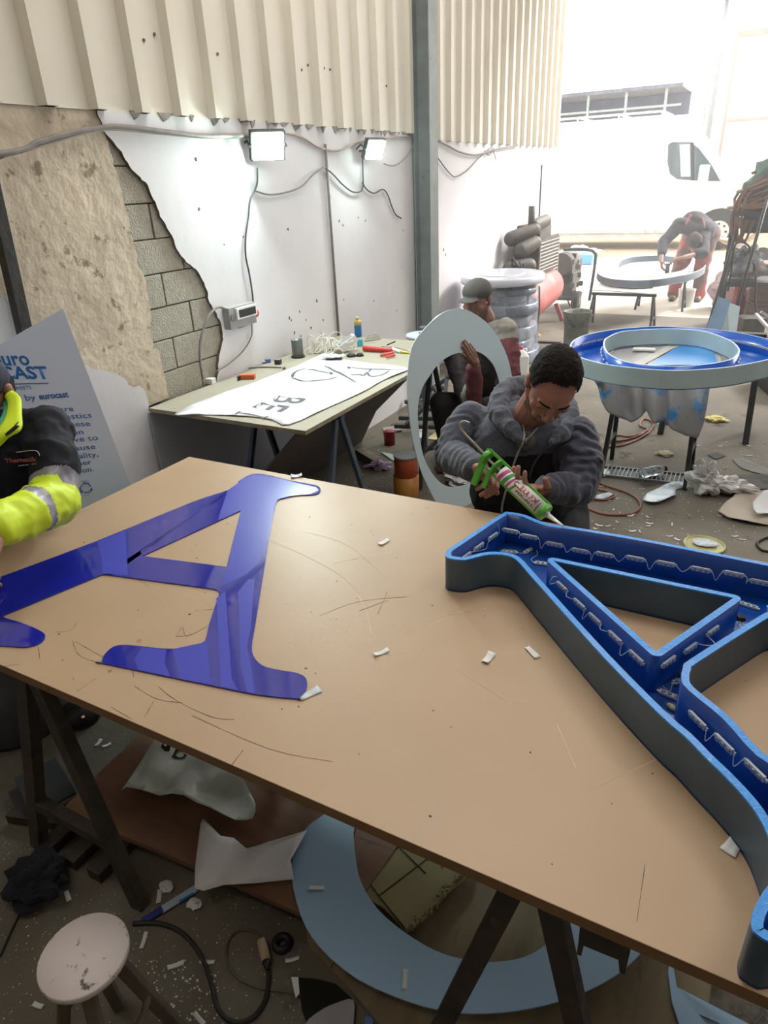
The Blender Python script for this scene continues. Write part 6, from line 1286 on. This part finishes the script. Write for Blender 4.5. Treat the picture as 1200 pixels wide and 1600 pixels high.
# right hand closes round the gun's grip, left hand carries the barrel from below
hl = aty(760, 742, 1.985); dL = (hl - wrL)
hand(b, wrL, (aty(775, 741, 1.955) - wrL), Vector((.35, .55, .55)) * -1, 1, [(.75, 1.0, .6)] * 4, 1.05, .05, .35, .55)
hand(b, wrR, (aty(812, 763, 1.92) - wrR), Vector((-.15, -.1, 1)), -1, [(.3, .55, .5), (.35, .6, .5), (.35, .6, .5), (.4, .6, .5)], 1.05, .10, .5, .4)
for k, (hx, kx) in enumerate(((1.82, 1.72), (2.04, 2.14))):
    limb(b, [Vector((hx, 2.46, .50)), Vector((kx, 2.16, .46)), Vector((kx, 2.26, .08)), Vector((kx, 2.12, .045))], [.09, .06, .045, .045])
body = blob(b, 'body', [m_skin, m_stub, m_lip], man, .0034, 3, paint=face_paint(C1, R1, 1.0))
hairblob(C1, R1, 1.0, man, m_hair, [((0, .018, .045), (.084, .101, .088)), ((0, .045, -.01), (.074, .072, .07))], lambda q: (q.y < -.040 - .25 * (q.z - .06) and q.z < .100) or (q.y < .0 and q.z < .015) or q.z < -.055 or (abs(q.x) > .06 and q.y < .03 and q.z < .02), .0045)
def onhead(name, m, prims, par, c, R, s=1.0, vox=.0022, sm=1):
    b = MB(); T = lambda p: Vector(c) + R @ (Vector(p) * s)
    for p, q, r0, r1 in prims: b.cap(T(p), T(q), r0 * s, r1 * s)
    return blob(b, name, m, par, vox, sm)
onhead('eyebrow', m_hair, [((.016, -.101, .030), (.034, -.097, .034), .0035, .0035), ((.034, -.097, .034), (.050, -.082, .030), .0035, .0022)], man, C1, R1); onhead('eyebrow', m_hair, [((-.016, -.101, .030), (-.034, -.097, .034), .0035, .0035), ((-.034, -.097, .034), (-.050, -.082, .030), .0035, .0022)], man, C1, R1)
onhead('eyelashes', m_hair, [((.020, -.090, -.002), (.042, -.086, -.002), .0016, .0016), ((-.020, -.090, -.002), (-.042, -.086, -.002), .0016, .0016)], man, C1, R1)
# hoodie
m_hood = mat('grey_blue_knit', (82, 86, 100), .9, .14, 30, .4, 180, spots=(64, 68, 82), spot_scale=60, spot_amt=.4, sheen=.25); m_slv = mat('dark_grey_blue_sleeve', (66, 68, 84), .85, .12, 20, .3, 120, sheen=.25); m_blk = mat('black_knit', (24, 24, 28), .9, .2, 20, .3, 120); m_tee = mat('grey_tee', (112, 114, 112), .9, .1, 20)
b = MB(); b.ell(chest + Vector((0, -.01, .0)), (.19, .125, .19), None, 16); b.cap(shL + Vector((.03, .0, -.02)), shR + Vector((-.03, 0, -.02)), .072, .072); b.ell(chest + Vector((.0, -.02, -.16)), (.185, .15, .18), None, 14); b.cap(chest + Vector((0, 0, -.15)), pel, .165, .175)
b.cap(nk + Vector((0, .02, -.03)), chest + Vector((0, .02, .05)), .075, .12)
limb(b, [shL, shL.lerp(elL, .5) + Vector((-.015, 0, .0)), elL], [.068, .066, .060]); limb(b, [elL, elL.lerp(wrL, .55), wrL.lerp(elL, .10)], [.060, .054, .042]); limb(b, [shR, shR.lerp(elR, .5) + Vector((.015, 0, 0)), elR], [.070, .072, .064]); limb(b, [elR, elR.lerp(wrR, .55), wrR.lerp(elR, .10)], [.062, .054, .042])
def sleeve_d(p): 
    best = 9
    for a, e in ((shL, elL), (elL, wrL), (shR, elR), (elR, wrR)):
        ab = e - a; t = max(.28 if a in (shL, shR) else 0, min(1, (p - a).dot(ab) / ab.length_squared)); best = min(best, (p - (a + ab * t)).length)
    return best
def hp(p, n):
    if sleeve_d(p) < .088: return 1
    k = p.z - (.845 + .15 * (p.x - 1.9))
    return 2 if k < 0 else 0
def hd(p):
    s_ = max(0, 1 - sleeve_d(p) / .09); w = wrinkle(.007, 8, 3)(p) + wrinkle(.006, 17, 9)(p) * .6
    # rings of folds running round the forearms
    for a, e in ((elL, wrL), (elR, wrR), (shR, elR), (shL, elL)):
        ab = (e - a); t = (p - a).dot(ab) / ab.length_squared
        if -.1 < t < 1.1 and (p - (a + ab * t)).length < .1: w += .0042 * math.sin(t * ab.length * 165 + 6.5 * noise.noise(p * 10)) * (.35 + 1.6 * noise.noise(p * 8 + Vector((3, 1, 0))))
    return w
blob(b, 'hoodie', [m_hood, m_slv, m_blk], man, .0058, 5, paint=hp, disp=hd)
for w_, e_ in ((wrL, elL), (wrR, elR)):
    d = (w_ - e_).normalized(); MB().lathe([(.036, -.022), (.041, -.018), (.041, .012), (.036, .016), (.028, .010), (.028, -.022)], w_ - d * .020, 22, R=Matrix((d.orthogonal().normalized(), d.cross(d.orthogonal().normalized()), d)).transposed()).build('cuff', m_slv, man)
# hood: thick roll round the neck, open in front
hc = nk + Vector((-.01, .045, .02)); b = MB(); ax = (C1 - nk).normalized()
hp_ = [aty(*p, y) for p, y in [((822, 690), 2.17), ((800, 672), 2.20), ((781, 646), 2.27), ((784, 618), 2.36), ((810, 606), 2.44), ((855, 612), 2.46), ((884, 634), 2.41), ((892, 658), 2.33), ((880, 678), 2.24), ((862, 690), 2.17)]]
hp_ = crom(hp_, 3, False); n_ = len(hp_)
for i in range(n_ - 1): t = i / (n_ - 1); r = .012 + .028 * math.sin(PI * t) ** .8 * (1.15 - .5 * t); t2 = (i + 1) / (n_ - 1); r2 = .012 + .028 * math.sin(PI * t2) ** .8 * (1.15 - .5 * t2); b.cap(hp_[i], hp_[i + 1], r, r2)
b.cap(aty(795, 632, 2.38), aty(788, 652, 2.32), .045, .03); b.cap(aty(800, 624, 2.44), aty(850, 632, 2.47), .05, .05)
blob(b, 'hood', m_hood, man, .006, 4, disp=lambda p: wrinkle(.010, 11, 5)(p) + wrinkle(.006, 26, 2)(p))
b = MB(); b.cap(nk + Vector((0, .0, -.06)), aty(822, 688, 2.24), .060, .04); blob(b, 'tee_shirt', m_tee, man, .006, 3)
m_zip = mat('pale_zip', (172, 170, 166), .5, .1, 40)
def onfront(px, py, y): return aty(px, py, y)
from mathutils.bvhtree import BVHTree
def drape_on(objname_parent, names, pxs, off=.004):
    dg = bpy.context.evaluated_depsgraph_get(); out = []
    trees = []
    for o in bpy.data.objects:
        if o.parent == objname_parent and o.data and any(o.name.split('.')[0] == n for n in names):
            M = o.matrix_parent_inverse; trees.append(BVHTree.FromPolygons([v.co for v in o.data.vertices], [p.vertices for p in o.data.polygons]))
    for px, py in pxs:
        r = ray(px, py).normalized(); best = None
        for t in trees:
            h = t.ray_cast(CAM, r)
            if h[0] is not None and (best is None or h[3] < best[1]): best = (h[0] + h[1] * off * (1 if h[1].dot(r) < 0 else -1), h[3])
        if best: out.append(best[0])
    return out
def draped(name, par, names, pxs, r, m, off=.003, k=3):
    pts = drape_on(par, names, crom([Vector((p[0], p[1], 0)) for p in pxs], k, False) and [(q.x, q.y) for q in crom([Vector((p[0], p[1], 0)) for p in pxs], k, False)], off)
    if len(pts) > 2: return MB().tube(pts, r, 7).build(name, m, par)
draped('zipper', man, ['hoodie', 'hood', 'tee_shirt'], [(840, 668), (828, 682), (818, 692), (808, 712), (800, 735), (793, 760), (786, 785), (784, 800)], .0042, m_zip)
draped('zipper', man, ['hoodie', 'hood', 'tee_shirt'], [(817, 661), (819, 675), (818, 690)], .0035, m_zip)
draped('drawstring', man, ['hoodie', 'hood', 'tee_shirt'], [(868, 690), (850, 705), (836, 722), (829, 740), (828, 745)], .0035, m_slv)
b = MB()
for (hx, kx) in ((1.82, 1.72), (2.04, 2.14)): limb(b, [Vector((hx, 2.46, .50)), Vector((kx, 2.16, .47)), Vector((kx, 2.26, .13))], [.105, .078, .062])
b.cap((1.84, 2.46, .52), (2.02, 2.46, .52), .12, .12); blob(b, 'trousers', mat('dark_trousers', (24, 25, 29), .9, .1, 10), man, .008, 4)
b = MB()
for kx in (1.72, 2.14): b.cap((kx, 2.28, .045), (kx, 2.12, .035), .045, .035)
blob(b, 'shoes', m_black, man, .006, 3, disp=None)
stool(Vector((1.93, 2.52, 0)), 'round stool under the man in the grey hoodie', .385, 1.3)
# ---- sealant gun held by both hands
m_green = mat('green_gun_frame', (82, 168, 52), .3, .08, 10, coat=.3); m_rod = mat('zinc_rod', (164, 160, 152), .35, .1, 20, metal=.6)
gun = thing('sealant_gun', (gA + gB) / 2, 'bright green sealant gun with a white printed cartridge held over the channel letter', 'gun')
sideg = gd.cross(Vector((-.487, .873, 0))).normalized(); upg = sideg if sideg.z > 0 else -sideg; fr = upg.cross(gd).normalized(); fr = fr if fr.dot(CAM - gA) > 0 else -fr
Rg = Matrix((upg, gd.cross(upg), gd)).transposed()
L_ = (gB - gA).length
MB().cyl(gA + gd * L_ * .30, gA + gd * L_ * .955, .0245, n=28).build('cartridge', mat('white_cartridge', (228, 226, 224), .35), gun)
b = MB(); b.cyl(gA + gd * L_ * .955, gA + gd * (L_ + .004), .028, n=28); b.cyl(gA + gd * .052, gA + gd * .060, .028, n=28); b.cyl(gA, gA + gd * .016, .024, n=20)
for s_ in (1, -1): b.bar(gA + gd * .0 + upg * .026 * s_, gA + gd * L_ + upg * .026 * s_, .010, .006, up=fr)
b.bar(gA + upg * .026 , gA - upg * .026, .016, .008, up=fr); b.build('gun_frame', m_green, gun, bevel=.0015)
b = MB(); b.bar(gA + gd * .01 - upg * .02, gA + gd * .035 - upg * .095, .022, .016, up=fr); b.build('grip', m_green, gun, bevel=.003)
b = MB(); b.bar(gA + gd * .045 - upg * .02, gA + gd * .068 - upg * .080, .016, .008, up=fr); b.build('trigger', m_green, gun, bevel=.002)
hook = [(752, 705), (740, 692), (729, 681), (720, 670), (719, 663), (723, 659), (729, 659), (734, 662)]
MB().tube(crom([gA + gd * L_ * .32, gA + gd * .02] + [aty(x, y, 1.94) for x, y in hook], 4, False), .0042, 8).build('plunger_rod', m_rod, gun)
tip = atz(880, 822, .868); MB().cyl(gA + gd * (L_ + .004), gA + gd * (L_ + .012), .010, n=14).cyl(gA + gd * (L_ + .012), tip, .008, .0028, 14).build('nozzle', m_white, gun)
# cartridge print: bands and words on the side turned to us
def oncart(t, a, r=.0249): return gA + gd * L_ * t + (fr * math.cos(a) + upg * math.sin(a)) * r
def band(t0, t1, a0, a1, sk, m, nm='printed_band'):
    b = MB(); b.grid(lambda u, v: oncart(t0 + (t1 - t0) * u + sk * (v - .5), a0 + (a1 - a0) * v), 4, 10); return b.build(nm, m, gun, fix=False)
m_pk = mat('pink_print', (196, 84, 150), .4); m_gr2 = mat('green_print', (64, 168, 84), .4); m_rd2 = mat('crimson_print', (170, 24, 54), .4); m_gy2 = mat('grey_print2', (110, 110, 112), .4)
band(.33, .38, -1.2, 1.2, .05, m_pk); band(.40, .45, -1.2, 1.2, .05, m_gr2); band(.47, .50, -1.2, 1.2, .05, m_pk); band(.52, .55, -1.3, .2, .05, m_gr2)
def carttext(s, t0, t1, a_base, h, m):
    c = bpy.data.curves.new('word', 'FONT'); c.body = s; c.offset = .04; c.resolution_u = 2; t_ = bpy.data.objects.new('word', c); COL.objects.link(t_)
    me = bpy.data.meshes.new_from_object(t_.evaluated_get(bpy.context.evaluated_depsgraph_get())); bpy.data.objects.remove(t_); xs = [v.co.x for v in me.vertices]; a, e = min(xs), max(xs)
    for v in me.vertices: v.co = oncart(t0 + (t1 - t0) * (v.co.x - a) / (e - a), a_base + h * v.co.y / .7, .0251)
    me.materials.clear(); me.materials.append(m); place('lettering', me, gun)
carttext('CLEAR FIX', .52, .88, .12, .62, m_rd2); carttext('FIX-ALL', .60, .88, -.50, .36, m_gy2)
band(.90, .92, -.8, .8, 0, m_gy2); band(.86, .88, .3, .9, 0, m_gy2)
# ---------------------------------------------------------------- person in hi-vis jacket at the left edge
p2 = thing('person', (.42, 1.15, 0), 'person in a black and yellow hi-vis jacket leaning on the left table end', 'person')
Y2 = 1.16
C2 = aty(-24, 618, 1.22); R2 = frame((.30, -.62, -.42), (.05, -.2, 1))
nk2 = aty(-14, 676, 1.24); ch2 = aty(10, 748, 1.22); sh2 = aty(74, 670, 1.24); sh2b = aty(-130, 690, 1.10)
el2 = aty(112, 775, 1.12); el2.x = .66; wr2 = Vector((.80, .78, .80))
el2 = aty(88, 784, 1.10); wr2 = aty(-10, 822, .86)
el2b = Vector((.40, .80, .86)); wr2b = Vector((.70, .86, .81))
b = MB(); headprims(b, C2, R2, 1.0, nk2); b.cap(nk2, ch2, .06, .1); b.cap(ch2, Vector((.36, 1.22, .55)), .12, .13); b.cap(sh2b, sh2, .05, .05); limb(b, [sh2, el2, wr2], [.045, .04, .028]); limb(b, [sh2b, el2b, wr2b], [.045, .04, .028])
hand(b, wr2, Vector((.1, -1, -.1)), (0, 0, -1), 1, [(.2, .3, .3)] * 4, 1.0); hand(b, wr2b, Vector((1, .1, 0)), (0, 0, -1), -1, [(.1, .2, .2)] * 4, 1.0)
for k in (-1, 1): limb(b, [Vector((.36 + k * .10, 1.22, .60)), Vector((.32 + k * .12, 1.26, .34)), Vector((.28 + k * .14, 1.32, .06)), Vector((.32 + k * .14, 1.18, .04))], [.085, .06, .045, .04])
blob(b, 'body', [m_skin2, m_stub, m_lip], p2, .004, 3, paint=face_paint(C2, R2, 1.0))
m_hv = mat('hi_vis_yellow', (206, 232, 40), .55, .06, 6, .1, 40); m_jk = mat('black_jacket', (26, 27, 37), .75, .15, 8, .15, 30, spec=.25); m_refl = mat('grey_reflective_band', (138, 136, 146), .4, .05, 30, metal=.2); m_cap2 = mat('dark_navy_cap', (36, 30, 60), .8, .15, 20)
b = MB(); b.ell(ch2 + Vector((.0, .0, .05)), (.17, .13, .19), None, 14); b.cap(ch2 + Vector((-.1, 0, -.05)), Vector((.34, 1.22, .58)), .17, .17); b.cap(sh2b, sh2, .08, .065); b.cap(nk2, ch2, .07, .14)
b.cap(aty(48, 705, 1.22), aty(50, 770, 1.20), .085, .09)
limb(b, [sh2, sh2.lerp(el2, .5) + Vector((.01, 0, .01)), el2], [.068, .068, .062]); limb(b, [el2, el2.lerp(wr2, .5), wr2], [.064, .060, .05]); limb(b, [sh2b, el2b, wr2b], [.085, .075, .05])
def jp(p, n):
    ab = wr2 - el2; t = (p - el2).dot(ab) / ab.length_squared; d = (p - (el2 + ab * max(-.25, min(1, t)))).length
    ua = el2 - sh2; t1 = (p - sh2).dot(ua) / ua.length_squared; d1 = (p - (sh2 + ua * max(0, min(1.1, t1)))).length
    if d < .085 and t > -.05:
        if .36 < t < .50: return 2
        if t > .02 or p.z < .86: return 1
    if d1 < .10 and t1 > .72: return 2 if t1 < .90 else 1
    if p.z < .74: return 1
    return 0
def jd(p): return wrinkle(.010, 7, 13)(p) + wrinkle(.005, 19, 4)(p)
blob(b, 'jacket', [m_jk, m_hv, m_refl], p2, .0058, 5, paint=jp, disp=jd)
# collar of the jacket: a wide yellow flap with a teal lining
def ribbon(name, outer, inner, ys, m, nrm=.0, th=.010, par=p2):
    A = crom([aty(x, y, q) for (x, y), q in zip(outer, ys)], 4, False); B = crom([aty(x, y, q - nrm) for (x, y), q in zip(inner, ys)], 4, False); n = min(len(A), len(B)); b = MB()
    b.grid(lambda u, v: A[round(u * (n - 1))].lerp(B[round(u * (n - 1))], v) + Vector((.3, -.9, 0)) * .012 * math.sin(v * PI), n, 6); return b.build(name, m, par, solid=th, fix=False)
ys_ = [1.26, 1.20, 1.12, 1.07, 1.04, 1.02]
ribbon('collar', [(20, 612), (31, 620), (33, 645), (33, 668), (16, 682), (-2, 698)], [(8, 618), (14, 630), (12, 648), (5, 662), (-4, 674), (-16, 688)], ys_, m_hv)
ribbon('collar_lining', [(10, 620), (15, 630), (13, 646), (6, 660), (-3, 671), (-14, 682)], [(0, 628), (8, 636), (5, 648), (-3, 656), (-12, 662), (-22, 668)], [q + .012 for q in ys_], mat('teal_lining', (40, 150, 110), .7), th=.006)
ribbon('collar_tab', [(14, 674), (23, 666), (29, 659)], [(11, 680), (21, 673), (30, 665)], [1.035, 1.045, 1.06], m_black, th=.004)
# chest emblem and word
def logo(pxs, m, nm, r): 
    o = draped(nm, p2, ['jacket'], pxs, r, m, .003, 4); return o
logo([(26, 707), (38, 705), (52, 704), (60, 706), (63, 712)], m_paper, 'emblem_arc', .0012)
def ptext(s, a, e, h, m, nm='lettering'):
    q = drape_on(p2, ['jacket'], [a, e], .005)
    if len(q) == 2: text(nm, s, q[0], q[1] - q[0], Vector((0, 0, 1)) * 1.0 + (Vector((.487, -.873, 0)) * -.15), m, p2, width=(q[1] - q[0]).length, height=h, depth=.006, bold=.02)
ptext('Thematik', (13, 722), (63, 721), .013, mat('red_white_print', (196, 96, 100), .5)); ptext('SERVICES', (32, 727), (62, 726), .003, m_paper)
T2 = lambda p: C2 + R2 @ Vector(p)
b = MB(); b.ell(T2((0, .012, .052)), (.083, .102, .075), R2, 16); b.ell(T2((0, .03, .03)), (.082, .085, .06), R2, 14); b.cap(T2((-.045, -.10, .052)), T2((.045, -.10, .052)), .006, .006); b.ell(T2((0, -.105, .050)), (.062, .045, .006), R2, 12)
blob(b, 'cap', m_cap2, p2, .005, 2)
hairblob(C2, R2, 1.0, p2, m_hair, [((0, .03, .0), (.079, .08, .075))], lambda q: q.z > .03 or q.z < -.05 or (q.y < .03), .005)
b = MB(); b.ell(T2((0, -.035, -.085)), (.062, .060, .036), R2, 12); blob(b, 'beard', m_hair, p2, .005, 1)
b = MB(); b.cap((.26, 1.22, .56), (.46, 1.22, .56), .11, .11)
for k in (-1, 1): limb(b, [Vector((.36 + k * .10, 1.22, .56)), Vector((.32 + k * .12, 1.26, .34)), Vector((.28 + k * .14, 1.32, .10))], [.10, .078, .065])
blob(b, 'trousers', mat('dark_trousers', (36, 38, 44)), p2, .008, 3)
b = MB()
for k in (-1, 1): b.cap((.28 + k * .14, 1.33, .045), (.32 + k * .14, 1.17, .035), .045, .035)
blob(b, 'shoes', m_black, p2, .006, 2)
# ---------------------------------------------------------------- person in a cap behind the leaning O
p3 = thing('person', (1.0, 4.05, 0), 'person in a grey cap crouching behind the pale letter O and holding it upright', 'person')
Y3 = 3.95
C3 = aty(745, 468, Y3); R3 = frame((-.05, -.80, -.42), (-.05, -.25, 1)); R3 = frame((-.08, -.9, -.22), (-.02, -.2, 1))
nk3 = aty(757, 497, Y3 + .05); ch3 = aty(745, 570, Y3 + .08); s3r = aty(790, 518, Y3 + .02); s3l = aty(700, 530, Y3 + .08)
e3l = aty(737, 632, Y3 - .22); 
hq = lo(733, 552); w3l = lo(737, 566) + Vector((.0, .05, -.01)); e3r = aty(797, 575, Y3 - .05); w3r = lo(790, 640) + Vector((0, .06, 0))
b = MB(); headprims(b, C3, R3, .98, nk3); b.cap(nk3, ch3, .06, .1); b.cap(ch3, Vector((ch3.x, Y3 + .18, .34)), .12, .13); b.cap(s3l, s3r, .05, .05); limb(b, [s3l, e3l, w3l], [.045, .036, .026]); limb(b, [s3r, e3r, w3r], [.045, .038, .028])
nOc = nO if nO.dot(CAM - pO) > 0 else -nO
hand(b, w3l, (lo(727, 538) + nOc * .016 - w3l), -nOc, 1, [(.05, .1, .1), (.05, .1, .1), (.1, .15, .1), (.2, .2, .1)], .95, .0, .2, .5)
hand(b, w3r, Vector((0, -.5, .6)), -nOc, -1, [(.6, .6, .4)] * 4, 1.0)
for k, kx in ((-1, -.16), (1, .16)): limb(b, [Vector((ch3.x + k * .10, Y3 + .18, .36)), Vector((ch3.x + kx, Y3 - .12, .46)), Vector((ch3.x + kx, Y3 + .0, .07)), Vector((ch3.x + kx, Y3 - .14, .04))], [.085, .06, .042, .04])
blob(b, 'body', [m_skin2, m_stub, m_lip], p3, .004, 3, paint=face_paint(C3, R3, .98))
m_gshirt = mat('pale_grey_shirt', (150, 146, 140), .9, .1, 12); m_maroon = mat('maroon_sleeve', (112, 62, 68), .8, .15, 12); m_brownj = mat('dark_brown_jacket', (50, 42, 44), .9, .15, 10, .2, 60)
b = MB(); b.ell(ch3 + Vector((0, 0, .06)), (.17, .12, .18), None, 14); b.cap(ch3, Vector((ch3.x, Y3 + .17, .36)), .15, .16); b.cap(s3l, s3r, .07, .07); limb(b, [s3l, e3l, w3l.lerp(e3l, .15)], [.07, .058, .04]); limb(b, [s3r, e3r, w3r.lerp(e3r, .1)], [.075, .062, .045])
def sp3(p, n):
    ab = e3r - s3r; t = (p - s3r).dot(ab) / ab.length_squared
    if t > .25 and (p - (s3r + ab * t)).length < .09: return 1
    ab = w3l - e3l; t = (p - e3l).dot(ab) / ab.length_squared
    if t > .1 and (p - (e3l + ab * t)).length < .08: return 1 if p.x > e3l.x else 0
    return 2 if p.z < .92 and p.z < C3.z - .26 else 0
blob(b, 'jacket', [m_gshirt, m_maroon, m_brownj], p3, .007, 4, paint=sp3, disp=jd)
T3 = lambda p: C3 + R3 @ (Vector(p) * .98)
b = MB(); b.ell(T3((0, .012, .050)), (.084, .102, .070), R3, 16); b.ell(T3((0, .03, .035)), (.083, .085, .05), R3, 14); b.ell(T3((0, -.110, .040)), (.064, .050, .007), R3, 12); blob(b, 'cap', mat('grey_cap', (84, 82, 80), .8, .12, 20), p3, .005, 2)
onhead('eyebrow', m_hair, [((.016, -.100, .022), (.046, -.088, .024), .0035, .003)], p3, C3, R3); onhead('eyebrow', m_hair, [((-.016, -.100, .022), (-.046, -.088, .024), .0035, .003)], p3, C3, R3)
b = MB()
for k, kx in ((-1, -.16), (1, .16)): limb(b, [Vector((ch3.x + k * .10, Y3 + .18, .36)), Vector((ch3.x + kx, Y3 - .12, .47)), Vector((ch3.x + kx, Y3 + .0, .12))], [.10, .075, .06])
b.cap((ch3.x - .1, Y3 + .18, .36), (ch3.x + .1, Y3 + .18, .36), .11, .11); blob(b, 'trousers', m_brownj, p3, .008, 4)
b = MB()
for kx in (-.16, .16): b.cap((ch3.x + kx, Y3 + .02, .045), (ch3.x + kx, Y3 - .13, .035), .045, .035)
blob(b, 'shoes', m_black, p3, .006, 2)
# ---------------------------------------------------------------- far worker bending over the grey letter
YW = 11.0
p4 = thing('person', (1.56, YW, 0), 'person in red overalls and dark top bending over the far grey letter', 'person')
f1, f2 = Vector((1.40, YW, 0)), Vector((1.74, YW, 0)); hip = Vector((1.66, YW + .15, .90)); 
kn1, kn2 = Vector((1.44, YW - .02, .48)), Vector((1.72, YW, .48)); s4a = aty(1062, 352, YW - .25); s4b = aty(1100, 360, YW - .15); C4 = aty(1086, 380, YW - .42)
sp4 = aty(1083, 350, YW - .1)
e4a = aty(1036, 378, YW - .45); w4a = aty(1033, 408, YW - .75); e4b = aty(1098, 395, YW - .5); w4b = aty(1068, 402, YW - .75)
R4 = frame((-.1, -.35, -1), (.0, -1, .1))
b = MB(); headprims(b, C4, R4, 1.0, sp4); b.cap(sp4, hip, .12, .14); b.cap(s4a, s4b, .06, .06); limb(b, [s4a, e4a, w4a], [.045, .04, .028]); limb(b, [s4b, e4b, w4b], [.045, .04, .028]); 
hand(b, w4a, Vector((.2, -.3, -.7)), Vector((.5, 0, -.2)), 1, [(.6, .8, .5)] * 4, 1.1); hand(b, w4b, Vector((-.8, -.3, -.1)), Vector((0, 0, -1)), -1, [(.4, .6, .5)] * 4, 1.1)
for f_, k_, s_ in ((f1, kn1, -1), (f2, kn2, 1)): limb(b, [hip + Vector((s_ * .1 - .03, 0, 0)), k_, f_ + Vector((0, .03, .09)), f_ + Vector((0, -.12, .05))], [.09, .065, .045, .04])
blob(b, 'body', [m_skin2, m_stub, m_lip], p4, .006, 3)
m_ovr = mat('faded_red_overalls', (150, 72, 70), .8, .15, 6, spots=(96, 78, 72), spot_scale=4, spot_amt=.7); m_dkt = mat('dark_grey_top', (56, 54, 62), .9, .15, 10)
b = MB(); b.cap(sp4, hip + Vector((0, -.05, .05)), .17, .17); b.cap(s4a, s4b, .10, .10); b.cap(s4b, hip + Vector((.05, 0, .05)), .13, .14); limb(b, [s4a, e4a, e4a.lerp(w4a, .6)], [.085, .07, .055]); limb(b, [s4b, e4b, e4b.lerp(w4b, .3)], [.085, .075, .06]); blob(b, 'top', m_dkt, p4, .010, 4, disp=wrinkle(.010, 6, 1))
b = MB(); b.cap(hip + Vector((-.1, 0, 0)), hip + Vector((.06, 0, 0)), .165, .165)
for f_, k_, s_ in ((f1, kn1, -1), (f2, kn2, 1)): limb(b, [hip + Vector((s_ * .1 - .03, -.02, 0)), k_, f_ + Vector((0, .02, .11))], [.135, .10, .085])
blob(b, 'overalls', m_ovr, p4, .010, 4, disp=wrinkle(.010, 7, 8))
draped('strap', p4, ['top'], [(1080, 336), (1074, 344), (1070, 352)], .018, m_ovr, .0); draped('strap', p4, ['top'], [(1096, 340), (1099, 348), (1101, 358)], .018, m_ovr, .0)
T4 = lambda p: C4 + R4 @ Vector(p)
b = MB(); b.ell(T4((0, .018, .045)), (.088, .105, .09), R4, 12); b.ell(T4((0, .04, .0)), (.08, .08, .07), R4, 12); blob(b, 'knit_hat', mat('dark_brown_hat', (58, 50, 50), .9, .2, 20), p4, .008, 2)
b = MB()
for f_ in (f1, f2): b.cap(f_ + Vector((0, .05, .05)), f_ + Vector((0, -.14, .045)), .055, .045)
blob(b, 'shoes', mat('brown_shoes', (70, 58, 52), .8), p4, .008, 2)
o = MB().box(w4a + Vector((.10, -.06, -.10)), (.05, .03, .16)).box(w4a + Vector((.10, -.06, -.19)), (.09, .03, .04)).build('scraper', m_dk); tag(recenter(o), 'dark brush held by the far worker inside the grey letter', 'brush')
